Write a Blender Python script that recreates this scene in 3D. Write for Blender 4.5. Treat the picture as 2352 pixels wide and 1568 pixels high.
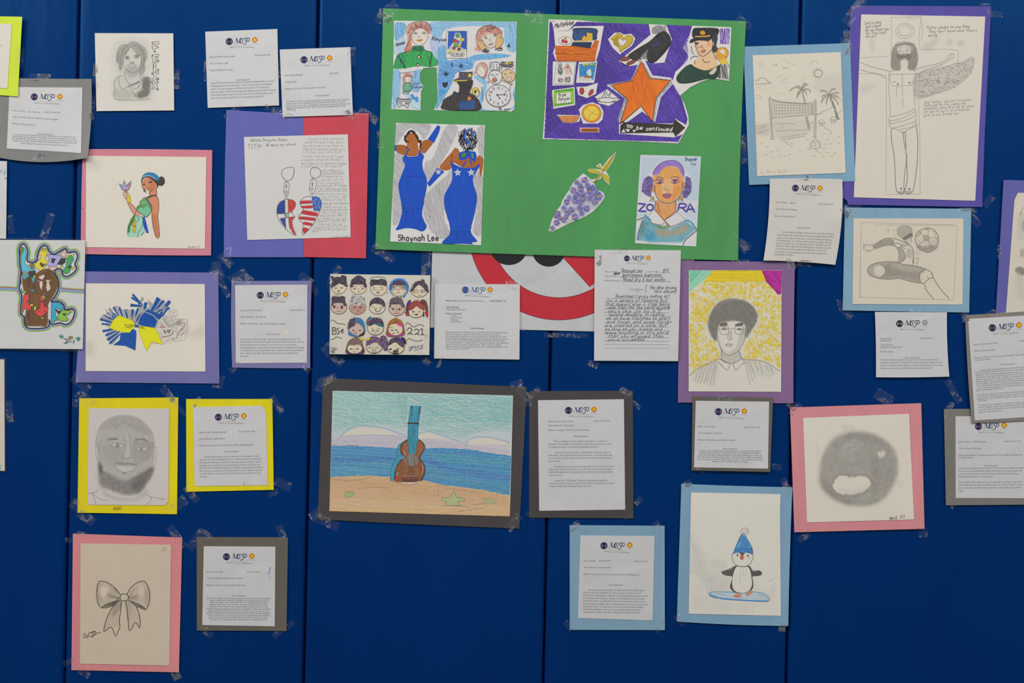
import bpy, math, random
import numpy as np
from mathutils import Matrix, Vector
from mathutils.geometry import delaunay_2d_cdt, tessellate_polygon

# ---------------------------------------------------------------- camera, world, lights, exposure
for o in list(bpy.data.objects):
    bpy.data.objects.remove(o)
SC = bpy.context.scene
COL = SC.collection
FW, FH = 2352, 1568
S = 917.0            # photograph pixels per metre on the wall (letter paper = 0.216 m)
D = 2.9              # camera distance
FPX = S * D
ROLL = math.radians(1.24)
CZ = 1.5
CR, SR = math.cos(ROLL), math.sin(ROLL)

cam = bpy.data.cameras.new('camera')
cam.sensor_width = 36.0
cam.lens = 36.0 * FPX / FW
cam.clip_start = 0.05
camo = bpy.data.objects.new('camera', cam)
COL.objects.link(camo)
camo.matrix_world = Matrix(((CR, -SR, 0, 0), (0, 0, -1, -D), (SR, CR, 0, CZ), (0, 0, 0, 1)))
SC.camera = camo

SC.view_settings.view_transform = 'Standard'
SC.view_settings.look = 'None'
SC.view_settings.gamma = 1.0
SC.view_settings.use_curve_mapping = False
SC.view_settings.exposure = 0.0

world = bpy.data.worlds.new('gym_air')
world.use_nodes = True
world.node_tree.nodes['Background'].inputs[0].default_value = (0.93, 0.96, 1.0, 1)
world.node_tree.nodes['Background'].inputs[1].default_value = 0.27
SC.world = world


def area(name, loc, target, sx, sy, power, col=(1, 1, 1)):
    l = bpy.data.lights.new(name, 'AREA')
    l.shape = 'RECTANGLE'
    l.size, l.size_y = sx, sy
    l.energy = power
    l.color = col
    o = bpy.data.objects.new(name, l)
    COL.objects.link(o)
    o.location = loc
    o.rotation_euler = (Vector(target) - Vector(loc)).to_track_quat('-Z', 'Y').to_euler()
    return o


# the hall's ceiling lamps, high up and towards the room
area('hall_lamp', (-5.2, -3.8, 5.0), (-0.2, 0, 1.4), 2.6, 1.4, 150, (1, 0.985, 0.95))
area('hall_lamp', (0.0, -5.0, 5.6), (0.1, 0, 1.4), 3.0, 1.6, 112, (1, 0.985, 0.95))
area('hall_lamp', (4.2, -4.6, 5.4), (0.4, 0, 1.4), 2.6, 1.4, 74, (1, 0.985, 0.95))
area('hall_tube', (-1.9, -2.4, 4.6), (-0.2, 0, 1.6), 1.2, 0.08, 7, (1, 1, 0.98))
area('hall_tube', (1.7, -2.4, 4.6), (0.3, 0, 1.6), 1.2, 0.08, 6, (1, 1, 0.98))

# ---------------------------------------------------------------- colour
LIGHT = 0.69         # linear radiance a pure white sheet gets in the middle of the wall


def lin(c):
    if isinstance(c, str):
        c = tuple(int(c[i:i + 2], 16) for i in (0, 2, 4))
    r = []
    for v in c:
        v /= 255.0
        v = v / 12.92 if v <= 0.04045 else ((v + 0.055) / 1.055) ** 2.4
        r.append(min(0.92, v / LIGHT))
    return tuple(r)


# ---------------------------------------------------------------- materials
def nmat(name):
    m = bpy.data.materials.new(name)
    m.use_nodes = True
    nt = m.node_tree
    return m, nt, nt.nodes['Principled BSDF'], nt.nodes, nt.links


def noise(nt, scale, detail=3, rough=0.55, vec=None, dist=0.0):
    n = nt.nodes.new('ShaderNodeTexNoise')
    n.inputs['Scale'].default_value = scale
    n.inputs['Detail'].default_value = detail
    n.inputs['Roughness'].default_value = rough
    n.inputs['Distortion'].default_value = dist
    if vec is None:
        t = nt.nodes.new('ShaderNodeTexCoord')
        vec = t.outputs['Object']
    nt.links.new(vec, n.inputs['Vector'])
    return n


def stretch(nt, sc):
    t = nt.nodes.new('ShaderNodeTexCoord')
    mp = nt.nodes.new('ShaderNodeMapping')
    mp.inputs['Scale'].default_value = sc
    nt.links.new(t.outputs['Object'], mp.inputs['Vector'])
    return mp.outputs['Vector']


def ramp(nt, src, a, b, ca=(0, 0, 0, 1), cb=(1, 1, 1, 1)):
    r = nt.nodes.new('ShaderNodeValToRGB')
    r.color_ramp.elements[0].position = a
    r.color_ramp.elements[1].position = b
    r.color_ramp.elements[0].color = ca
    r.color_ramp.elements[1].color = cb
    nt.links.new(src, r.inputs[0])
    return r


def mixc(nt, fac, a, b, mode='MIX'):
    m = nt.nodes.new('ShaderNodeMix')
    m.data_type = 'RGBA'
    m.blend_type = mode
    for v, i in ((fac, m.inputs[0]), (a, m.inputs[6]), (b, m.inputs[7])):
        if hasattr(v, 'is_linked'):
            nt.links.new(v, i)
        else:
            i.default_value = v if isinstance(v, float) else tuple(v) + ((1,) if len(v) == 3 else ())
    return m.outputs[2]


def math_(nt, op, a, b, clamp=False):
    m = nt.nodes.new('ShaderNodeMath')
    m.operation = op
    m.use_clamp = clamp
    for v, i in ((a, m.inputs[0]), (b, m.inputs[1])):
        if hasattr(v, 'is_linked'):
            nt.links.new(v, i)
        else:
            i.default_value = v
    return m.outputs[0]


PAPERS = {}


def paper(col, rough=0.6, mottle=0.05, bump=0.25, spec=0.25, fibre=False, bscale=26):
    key = (str(col), rough, mottle, bump, spec, fibre, bscale)
    if key in PAPERS:
        return PAPERS[key]
    m, nt, p, N, L = nmat('paper_' + (col if isinstance(col, str) else 'x'))
    base = lin(col)
    # soft fading and streaks of the sheet itself
    n1 = noise(nt, 1.0, 3, 0.6, stretch(nt, (13, 9, 3)))
    r = ramp(nt, n1.outputs['Fac'], 0.3, 0.7,
             tuple(min(1, c * (1 - mottle)) for c in base) + (1,), tuple(min(1, c * (1 + mottle * 0.6)) for c in base) + (1,))
    c = r.outputs[0]
    n2 = noise(nt, 900, 2)
    c = mixc(nt, 0.06 if not fibre else 0.12, c, n2.outputs['Fac'], 'OVERLAY')
    # graphite, watercolour and smudges rubbed into the sheet: vertex colour "tone", amount "amount"
    at = N.new('ShaderNodeAttribute'); at.attribute_name = 'tone'
    am = N.new('ShaderNodeAttribute'); am.attribute_name = 'amount'
    n3 = noise(nt, 620, 3, 0.7)
    n4 = noise(nt, 90, 3, 0.6)
    g = math_(nt, 'MULTIPLY_ADD', n3.outputs['Fac'], 0.7)
    g.node.inputs[2].default_value = 0.55
    g2 = math_(nt, 'MULTIPLY_ADD', n4.outputs['Fac'], 0.5)
    g2.node.inputs[2].default_value = 0.75
    f = math_(nt, 'MULTIPLY', am.outputs['Fac'], g)
    f = math_(nt, 'MULTIPLY', f, g2, True)
    c = mixc(nt, f, c, at.outputs['Color'])
    L.new(c, p.inputs['Base Color'])
    p.inputs['Roughness'].default_value = rough
    p.inputs['Specular IOR Level'].default_value = spec
    b = N.new('ShaderNodeBump')
    b.inputs['Strength'].default_value = bump
    b.inputs['Distance'].default_value = 0.012
    n5 = noise(nt, bscale * 0.35, 2, 0.5, None, 0.6)
    L.new(n5.outputs['Fac'], b.inputs['Height'])
    L.new(b.outputs[0], p.inputs['Normal'])
    PAPERS[key] = m
    return m


def make_ink(name, rough=0.65, spec=0.2, shine=0.0):
    m, nt, p, N, L = nmat(name)
    at = N.new('ShaderNodeAttribute'); at.attribute_name = 'ink'
    gr = N.new('ShaderNodeAttribute'); gr.attribute_name = 'grain'
    n = noise(nt, 760, 3, 0.75)
    r = ramp(nt, n.outputs['Fac'], 0.44, 0.66)
    f = math_(nt, 'MULTIPLY', r.outputs[0], gr.outputs['Fac'], True)
    c = mixc(nt, f, at.outputs['Color'], lin('cfcac0'))
    n2 = noise(nt, 120, 3, 0.6)
    c = mixc(nt, 0.10, c, n2.outputs['Fac'], 'OVERLAY')
    L.new(c, p.inputs['Base Color'])
    p.inputs['Roughness'].default_value = rough
    p.inputs['Specular IOR Level'].default_value = spec
    if shine:
        n5 = noise(nt, 26, 5, 0.6, None, 1.0)
        b = N.new('ShaderNodeBump'); b.inputs['Strength'].default_value = 0.4; b.inputs['Distance'].default_value = 0.004
        L.new(n5.outputs['Fac'], b.inputs['Height']); L.new(b.outputs[0], p.inputs['Normal'])
    return m


INK = make_ink('ink_and_pencil')
GLOSS = make_ink('glossy_print', 0.16, 0.9, 1.0)


def make_vinyl():
    m, nt, p, N, L = nmat('blue_vinyl')
    n = noise(nt, 1.0, 3, 0.6, stretch(nt, (2.4, 1, 1.1)))
    r = ramp(nt, n.outputs['Fac'], 0.25, 0.75, (0.0, 0.024, 0.158, 1), (0.0, 0.031, 0.182, 1))
    sc = noise(nt, 1.0, 4, 0.8, stretch(nt, (160, 1, 9)))
    s2 = ramp(nt, sc.outputs['Fac'], 0.70, 0.80)
    f = math_(nt, 'MULTIPLY', s2.outputs[0], 0.10)
    c = mixc(nt, f, r.outputs[0], (0.03, 0.12, 0.30))
    L.new(c, p.inputs['Base Color'])
    p.inputs['Roughness'].default_value = 0.34
    p.inputs['Specular IOR Level'].default_value = 0.5
    p.inputs['Specular Tint'].default_value = (0.12, 0.6, 0.95, 1)
    # woven backing showing through as fine upright ribs, plus slack in the cover
    w = N.new('ShaderNodeTexWave')
    w.inputs['Scale'].default_value = 95
    w.inputs['Distortion'].default_value = 0.6
    L.new(stretch(nt, (1, 1, 0.02)), w.inputs['Vector'])
    b = N.new('ShaderNodeBump'); b.inputs['Strength'].default_value = 0.035; b.inputs['Distance'].default_value = 0.001
    L.new(w.outputs['Fac'], b.inputs['Height'])
    n5 = noise(nt, 1.0, 3, 0.55, stretch(nt, (7, 1, 2.2)))
    b2 = N.new('ShaderNodeBump'); b2.inputs['Strength'].default_value = 0.35; b2.inputs['Distance'].default_value = 0.012
    L.new(n5.outputs['Fac'], b2.inputs['Height'])
    L.new(b.outputs[0], b2.inputs['Normal'])
    L.new(b2.outputs[0], p.inputs['Normal'])
    return m


def make_film(name, haze, rough, bump, bscale, thr=0.55, gloss=0.05, glint=0.5):
    m, nt, p, N, L = nmat(name)
    N.remove(p)
    out = N['Material Output']
    tr = N.new('ShaderNodeBsdfTransparent')
    tr.inputs[0].default_value = (0.99, 0.99, 0.99, 1)
    df = N.new('ShaderNodeBsdfTranslucent'); df.inputs[0].default_value = (0.9, 0.92, 0.94, 1)
    d2 = N.new('ShaderNodeBsdfDiffuse'); d2.inputs[0].default_value = (0.75, 0.80, 0.84, 1)
    mm = N.new('ShaderNodeMixShader'); mm.inputs[0].default_value = 0.7
    L.new(df.outputs[0], mm.inputs[1]); L.new(d2.outputs[0], mm.inputs[2])
    gl = N.new('ShaderNodeBsdfGlossy'); gl.inputs['Roughness'].default_value = rough
    n = noise(nt, bscale, 4, 0.65, None, 1.2)
    nz = noise(nt, 42, 3, 0.6)
    msk = ramp(nt, nz.outputs['Fac'], thr, thr + 0.10)
    b = N.new('ShaderNodeBump'); b.inputs['Distance'].default_value = 0.012
    L.new(math_(nt, 'MULTIPLY', msk.outputs[0], bump), b.inputs['Strength'])
    L.new(n.outputs['Fac'], b.inputs['Height'])
    L.new(b.outputs[0], gl.inputs['Normal'])
    m1 = N.new('ShaderNodeMixShader')
    L.new(math_(nt, 'MULTIPLY', nz.outputs['Fac'], haze * 2), m1.inputs[0]); L.new(tr.outputs[0], m1.inputs[1]); L.new(mm.outputs[0], m1.inputs[2])
    g = math_(nt, 'MULTIPLY_ADD', msk.outputs[0], glint)
    g.node.inputs[2].default_value = gloss
    m2 = N.new('ShaderNodeMixShader')
    L.new(g, m2.inputs[0]); L.new(m1.outputs[0], m2.inputs[1]); L.new(gl.outputs[0], m2.inputs[2])
    L.new(m2.outputs[0], out.inputs['Surface'])
    return m


VINYL = make_vinyl()
TAPE = make_film('clear_tape', 0.036, 0.13, 1.0, 230, 0.53, 0.015, 0.5)
SLEEVE = make_film('clear_sleeve', 0.03, 0.15, 0.5, 60, 0.64, 0.01, 0.12)


# ---------------------------------------------------------------- geometry helpers
def to_world(px, py, d):
    """photograph pixel -> the point of its sight line that lies d metres in front of the wall pads"""
    px = np.asarray(px, float); py = np.asarray(py, float)
    dx = (px - FW / 2) / FPX; dy = (FH / 2 - py) / FPX
    k = D - d
    return np.stack([(dx * CR - dy * SR) * k, -d + 0 * dx, CZ + (dx * SR + dy * CR) * k], -1)


def wall_xz(px, py):
    w = to_world(px, py, 0)
    return w[..., 0], w[..., 2]


def mesh_obj(name, V, tris, quads, mat, parent=None, attrs=None, smooth=False, loc=None):
    """one mesh object; V in world space, stored relative to loc (the parent's place)"""
    me = bpy.data.meshes.new(name)
    V = np.asarray(V, float)
    tris = np.asarray(tris, np.int32).reshape(-1, 3)
    quads = np.asarray(quads, np.int32).reshape(-1, 4)
    if loc is not None:
        V = V - np.array(loc)
    nt_, nq = len(tris), len(quads)
    me.vertices.add(len(V)); me.vertices.foreach_set('co', V.astype(np.float32).ravel())
    me.loops.add(nt_ * 3 + nq * 4)
    me.loops.foreach_set('vertex_index', np.concatenate([tris.ravel(), quads.ravel()]).astype(np.int32))
    me.polygons.add(nt_ + nq)
    st = np.concatenate([np.arange(nt_) * 3, nt_ * 3 + np.arange(nq) * 4]).astype(np.int32)
    me.polygons.foreach_set('loop_start', st)
    me.polygons.foreach_set('use_smooth', np.full(nt_ + nq, smooth, bool))
    me.update(calc_edges=True)
    me.validate()
    for k, a in (attrs or {}).items():
        a = np.asarray(a, np.float32)
        if a.ndim == 2:
            at = me.attributes.new(k, 'FLOAT_COLOR', 'POINT')
            at.data.foreach_set('color', np.concatenate([a, np.ones((len(a), 1), np.float32)], 1).ravel())
        else:
            at = me.attributes.new(k, 'FLOAT', 'POINT')
            at.data.foreach_set('value', a)
    me.materials.append(mat)
    o = bpy.data.objects.new(name, me)
    COL.objects.link(o)
    if parent is not None:
        o.parent = parent
    elif loc is not None:
        o.location = loc
    return o


def pts(s):
    if isinstance(s, str):
        return np.array([[float(v) for v in p.split(',')] for p in s.split()])
    return np.asarray(s, float)


def pip(P, poly):
    """points inside polygon, vectorised"""
    x, y = P[:, 0], P[:, 1]
    ins = np.zeros(len(P), bool)
    n = len(poly)
    for i in range(n):
        x1, y1 = poly[i]; x2, y2 = poly[(i + 1) % n]
        if y1 == y2:
            continue
        c = ((y1 > y) != (y2 > y)) & (x < (x2 - x1) * (y - y1) / (y2 - y1) + x1)
        ins ^= c
    return ins


def sdist(P, poly):
    """signed distance to polygon: positive inside"""
    d = np.full(len(P), 1e9)
    n = len(poly)
    for i in range(n):
        a = poly[i]; b = poly[(i + 1) % n]
        ab = b - a; L2 = max(1e-9, ab @ ab)
        t = np.clip(((P - a) @ ab) / L2, 0, 1)
        q = P - (a + t[:, None] * ab)
        d = np.minimum(d, np.hypot(q[:, 0], q[:, 1]))
    return np.where(pip(P, poly), d, -d)


def catmull(P, closed=False, step=3.0):
    P = np.asarray(P, float)
    n = len(P)
    if n < 3:
        return resample(P, 8, closed)
    out = []
    rng = range(n if closed else n - 1)
    for i in rng:
        p1 = P[i]; p2 = P[(i + 1) % n]
        p0 = P[i - 1] if (i > 0 or closed) else p1
        p3 = P[(i + 2) % n] if (i + 2 < n or closed) else p2
        k = int(np.clip(np.hypot(*(p2 - p1)) / step, 1, 24))
        t = (np.arange(k) / k)[:, None]
        out.append(0.5 * ((2 * p1) + (-p0 + p2) * t + (2 * p0 - 5 * p1 + 4 * p2 - p3) * t ** 2 + (-p0 + 3 * p1 - 3 * p2 + p3) * t ** 3))
    out = np.concatenate(out)
    if not closed:
        out = np.vstack([out, P[-1]])
    return out


def resample(P, step=8, closed=False):
    P = np.asarray(P, float)
    n = len(P); out = []
    for i in range(n if closed else n - 1):
        a = P[i]; b = P[(i + 1) % n]
        k = max(1, int(math.ceil(np.hypot(*(b - a)) / step)))
        out.append(a + (b - a) * (np.arange(k) / k)[:, None])
    out = np.concatenate(out)
    if not closed:
        out = np.vstack([out, P[-1]])
    return out


def clip_lines(poly, ang, sp, rng, jit=0.3):
    """hatch segments inside poly: list of (p, q)"""
    a = math.radians(ang); c, s = math.cos(a), math.sin(a)
    R = np.array([[c, -s], [s, c]])
    Q = poly @ R          # rotate by -ang
    segs = []
    y = Q[:, 1].min() + sp * rng.random()
    top = Q[:, 1].max()
    Q2 = np.roll(Q, -1, 0)
    while y < top:
        m = (Q[:, 1] > y) != (Q2[:, 1] > y)
        xs = np.sort(Q[m, 0] + (y - Q[m, 1]) * (Q2[m, 0] - Q[m, 0]) / (Q2[m, 1] - Q[m, 1]))
        for i in range(0, len(xs) - 1, 2):
            segs.append((xs[i], xs[i + 1], y))
        y += sp * (1 + jit * (rng.random() - 0.5) * 2)
    return segs, R


def tri_poly(P, pitch=8.0):
    """triangles of a polygon, with inner points so that big areas follow the sheet"""
    lo, hi = P.min(0), P.max(0)
    inner = np.zeros((0, 2))
    if max(hi - lo) > pitch * 1.6:
        gx, gy = np.meshgrid(np.arange(lo[0] + pitch / 2, hi[0], pitch), np.arange(lo[1] + pitch / 2, hi[1], pitch))
        g = np.stack([gx.ravel(), gy.ravel()], 1)
        g = g[sdist(g, P) > pitch * 0.3] if len(g) else g
        inner = g
    co = [Vector(p) for p in np.vstack([P, inner])]
    try:
        v, e, f, _a, _b, _c = delaunay_2d_cdt(co, [], [list(range(len(P)))], 1, 1e-4)
        V = np.array([[p.x, p.y] for p in v])
        F = []
        for t in f:
            for k in range(1, len(t) - 1):
                F.append((t[0], t[k], t[k + 1]))
        F = np.array(F, int).reshape(-1, 3)
        if len(F):
            cen = V[F].mean(1)
            F = F[pip(cen, P)]
        return V, F
    except Exception:
        tr = tessellate_polygon([[Vector((p[0], p[1], 0)) for p in P]])
        return P, np.array(tr, int).reshape(-1, 3)


# ---------------------------------------------------------------- a thing taped to the wall
EDGE = {}
SHEETS = []          # (polygon in px, thing, lay) of everything hung, for tape to lie on


class Hung:
    def __init__(s, name, label, cat, at, depth=3.0, amp=0.5, wl=0.25, group=None, lifts=()):
        s.depth = depth / 1000.0; s.amp = amp / 1000.0; s.wl = wl
        s.rng = random.Random(label)
        s.ph = [s.rng.uniform(0, 6.28) for _ in range(6)]
        s.lifts = lifts
        s.loc = tuple(to_world(at[0], at[1], 0.0))
        s.root = bpy.data.objects.new(name, None)
        s.root.empty_display_size = 0.05
        COL.objects.link(s.root)
        s.root.location = s.loc
        s.root['label'] = label
        s.root['category'] = cat
        if group:
            s.root['group'] = group
        s.top = 0.0
        s.tapes = []

    def d(s, px, py, lay):
        x, z = wall_xz(px, py)
        k = 2 * math.pi / s.wl
        w = 0.5 + 0.25 * np.sin(k * x + s.ph[0] + 0.7 * np.sin(k * 0.6 * z + s.ph[1])) + 0.25 * np.sin(k * 0.8 * z + s.ph[2] + 0.5 * np.sin(k * 0.7 * x + s.ph[3]))
        d = s.depth + s.amp * w + lay
        for lx, ly, h, r in s.lifts:
            dd = np.hypot(px - lx, py - ly) / r
            d = d + h / 1000.0 * np.clip(1 - dd, 0, 1) ** 2
        return d

    def W(s, px, py, lay):
        px = np.asarray(px, float); py = np.asarray(py, float)
        return to_world(px, py, s.d(px, py, lay))


def coons(c, mids, nu, nv):
    """grid over a four-sided sheet TL,TR,BR,BL whose edges may bow (mids: offsets of top,right,bottom,left midpoints)"""
    TL, TR, BR, BL = [np.array(p, float) for p in c]
    m = [np.array(x, float) for x in (mids or [(0, 0)] * 4)]
    u = np.linspace(0, 1, nu + 1)[None, :, None]; v = np.linspace(0, 1, nv + 1)[:, None, None]
    P = (1 - u) * (1 - v) * TL + u * (1 - v) * TR + u * v * BR + (1 - u) * v * BL
    bu = 4 * u * (1 - u); bv = 4 * v * (1 - v)
    return P + bu * (1 - v) * m[0] + bu * v * m[2] + bv * u * m[1] + bv * (1 - u) * m[3]


def tone_attrs(P, tones):
    n = len(P)
    col = np.zeros((n, 3)); am = np.zeros(n)
    for poly, c, s, fe in tones:
        lo, hi = poly.min(0) - fe, poly.max(0) + fe
        ix = np.nonzero((P[:, 0] > lo[0]) & (P[:, 0] < hi[0]) & (P[:, 1] > lo[1]) & (P[:, 1] < hi[1]))[0]
        if not len(ix):
            continue
        sd = sdist(P[ix], poly)
        k = np.clip(0.5 + sd / (2 * max(fe, 0.5)), 0, 1)
        k = np.clip(k * k * (3 - 2 * k) * s * 0.98, 0, 1)
        lc = np.array(lin(c))
        na = 1 - (1 - am[ix]) * (1 - k)
        wgt = np.where(na > 1e-6, k / np.maximum(na, 1e-6), 0)[:, None]
        col[ix] = col[ix] * (1 - wgt) + lc * wgt
        am[ix] = na
    return {'tone': col, 'amount': am}


def sheet(th, name, quad, mat, lay, mids=None, pitch=9, tones=None, parent=None, thick=0.35, label=None, outline=None):
    """a sheet of paper (or board): its front, and the cut edge going back"""
    if tones:
        pitch = 2.6
    if outline is not None:
        B = pts(outline)
        P, F = tri_poly(resample(B, 7, True), 7 if not tones else 3)
        nb = None
        V = th.W(P[:, 0], P[:, 1], lay)
        # rim
        R = resample(B, 7, True)
        Rf = th.W(R[:, 0], R[:, 1], lay); Rb = th.W(R[:, 0], R[:, 1], lay - thick / 1000)
        n0 = len(V); k = len(R)
        V = np.vstack([V, Rf, Rb])
        i = np.arange(k); j = (i + 1) % k
        Q = np.stack([n0 + i, n0 + j, n0 + k + j, n0 + k + i], 1)
        PP = np.vstack([P, R, R])
        attrs = tone_attrs(PP, tones) if tones else None
        o = mesh_obj(name, V, F, Q, mat, parent or th.root, attrs, False, th.loc)
        poly = R
    else:
        q = pts(quad)
        wpx = max(np.hypot(*(q[1] - q[0])), np.hypot(*(q[2] - q[3])))
        hpx = max(np.hypot(*(q[3] - q[0])), np.hypot(*(q[2] - q[1])))
        nu, nv = max(2, int(wpx / pitch)), max(2, int(hpx / pitch))
        G = coons(q, mids, nu, nv)
        P = G.reshape(-1, 2)
        V = th.W(P[:, 0], P[:, 1], lay)
        I = np.arange((nu + 1) * (nv + 1)).reshape(nv + 1, nu + 1)
        Q = np.stack([I[:-1, :-1], I[1:, :-1], I[1:, 1:], I[:-1, 1:]], -1).reshape(-1, 4)
        ring = np.concatenate([I[0, :-1], I[:-1, -1], I[-1, :0:-1], I[:0:-1, 0]])
        k = len(ring); n0 = len(V)
        Rf = V[ring]; Rp = P[ring]
        Rb = th.W(Rp[:, 0], Rp[:, 1], lay - thick / 1000)
        V = np.vstack([V, Rf, Rb])
        i = np.arange(k); j = (i + 1) % k
        Q = np.vstack([Q, np.stack([n0 + i, n0 + k + i, n0 + k + j, n0 + j], 1)])
        PP = np.vstack([P, Rp, Rp])
        attrs = tone_attrs(PP, tones) if tones else None
        o = mesh_obj(name, V, [], Q, mat, parent or th.root, attrs, True, th.loc)
        poly = Rp
    if label:
        o['label'] = label
    EDGE[o.name] = B if outline is not None else pts(quad)
    SHEETS.append((poly, th, lay))
    th.top = max(th.top, lay)
    return o


# ---------------------------------------------------------------- glyphs of the printed face
GLY = {}


def glyph(ch):
    if ch in GLY:
        return GLY[ch]
    cu = bpy.data.curves.new('g', 'FONT')
    cu.resolution_u = 2

    def read(s):
        cu.body = s
        o = bpy.data.objects.new('g', cu)
        COL.objects.link(o)
        dg = bpy.context.evaluated_depsgraph_get()
        me = bpy.data.meshes.new_from_object(o.evaluated_get(dg))
        n = len(me.vertices)
        co = np.empty(n * 3, np.float32); me.vertices.foreach_get('co', co)
        me.calc_loop_triangles()
        t = np.empty(len(me.loop_triangles) * 3, np.int32); me.loop_triangles.foreach_get('vertices', t)
        bpy.data.objects.remove(o); bpy.data.meshes.remove(me)
        return co.reshape(-1, 3)[:, :2].astype(float), t.reshape(-1, 3)
    if ch == ' ':
        r = (np.zeros((0, 2)), np.zeros((0, 3), int), 0.28)
    else:
        v, t = read(ch)
        a, _ = read('I' + ch + 'I'); b, _ = read('II')
        adv = (a[:, 0].max() - a[:, 0].min()) - (b[:, 0].max() - b[:, 0].min())
        r = (v, t, float(adv))
    bpy.data.curves.remove(cu)
    GLY[ch] = r
    return r


# one-line hand alphabet: pairs of hex digits (x, y), base line at y=3, x-height 7, capitals A
HAND = {}
for ln in '''a 5 46371705041333444637 4743|b 5 0A03 0617374644331304|c 4 4637170504133344|d 5 4A43 4637170504133344|e 5 05454637170504133344
f 4 4A3A2913 0737|g 5 4637170504133344 4741301001|h 5 0A03 0617374643|i 1 0703 0908|j 3 27211001 2928|k 5 0A03 4705 1643|l 1 0A03|m 7 0703 0617273633 3647576663
n 5 0703 0617374643|o 5 170504133344463717|p 5 0700 0617374644331304|q 5 4740 4637170504133344|r 4 0703 05172737|s 4 46371706153544331304|t 4 1A142333 0737
u 5 0704133344 4743|v 4 072347|w 6 0713364367|x 4 0743 4703|y 5 0723 472110|z 4 07470343
A 6 033A63 1555|B 5 0A03 0A3A4948370737464433 3303|C 5 594A1A0804134354|D 5 0A03 0A3A58543303|E 4 4A0A0343 0737|F 4 4A0A03 0737|G 6 594A1A0804134354 545636
H 5 0A03 5A53 0757|I 2 1A13 0A2A 0323|J 4 4A44331304|K 5 0A03 5A06 1753|L 4 0A0343|M 6 030A366A63|N 5 030A535A|O 6 2A0804134354584A2A|P 5 030A3A49473606
Q 6 2A0804134354584A2A 3562|R 5 030A3A49473606 2653|S 5 594A1A090717375644331304|T 6 0A6A 3A33|U 5 0A041343545A|V 6 0A336A|W 8 0A2347638A|X 5 0A53 5A03|Y 6 0A366A 3633|Z 5 0A5A0353
0 4 1A0904133344493A1A|1 2 081A13|2 4 091A3A49470343|3 4 0A3A48273746331304|4 5 3A0555 3A33|5 4 4A0A07374644331304|6 4 3A180504133344463705|7 4 0A4A13|8 5 3A1A09274533130427493A|9 4 48371708091A3A4943
. 1 0304|, 1 0402|' 1 0A08|" 2 0A08 1A18|! 1 0A05 0304|: 1 0405 0607|- 3 0626|( 2 1A090410|) 2 0A191400|/ 3 032A|& 5 5346190A2A17042343'''.replace('\n', '|').split('|'):
    f = ln.split(' ')
    HAND[f[0]] = (int(f[1]), [np.array([[int(st[i], 16), int(st[i + 1], 16) - 3] for i in range(0, len(st), 2)], float) for st in f[2:]])


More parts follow.
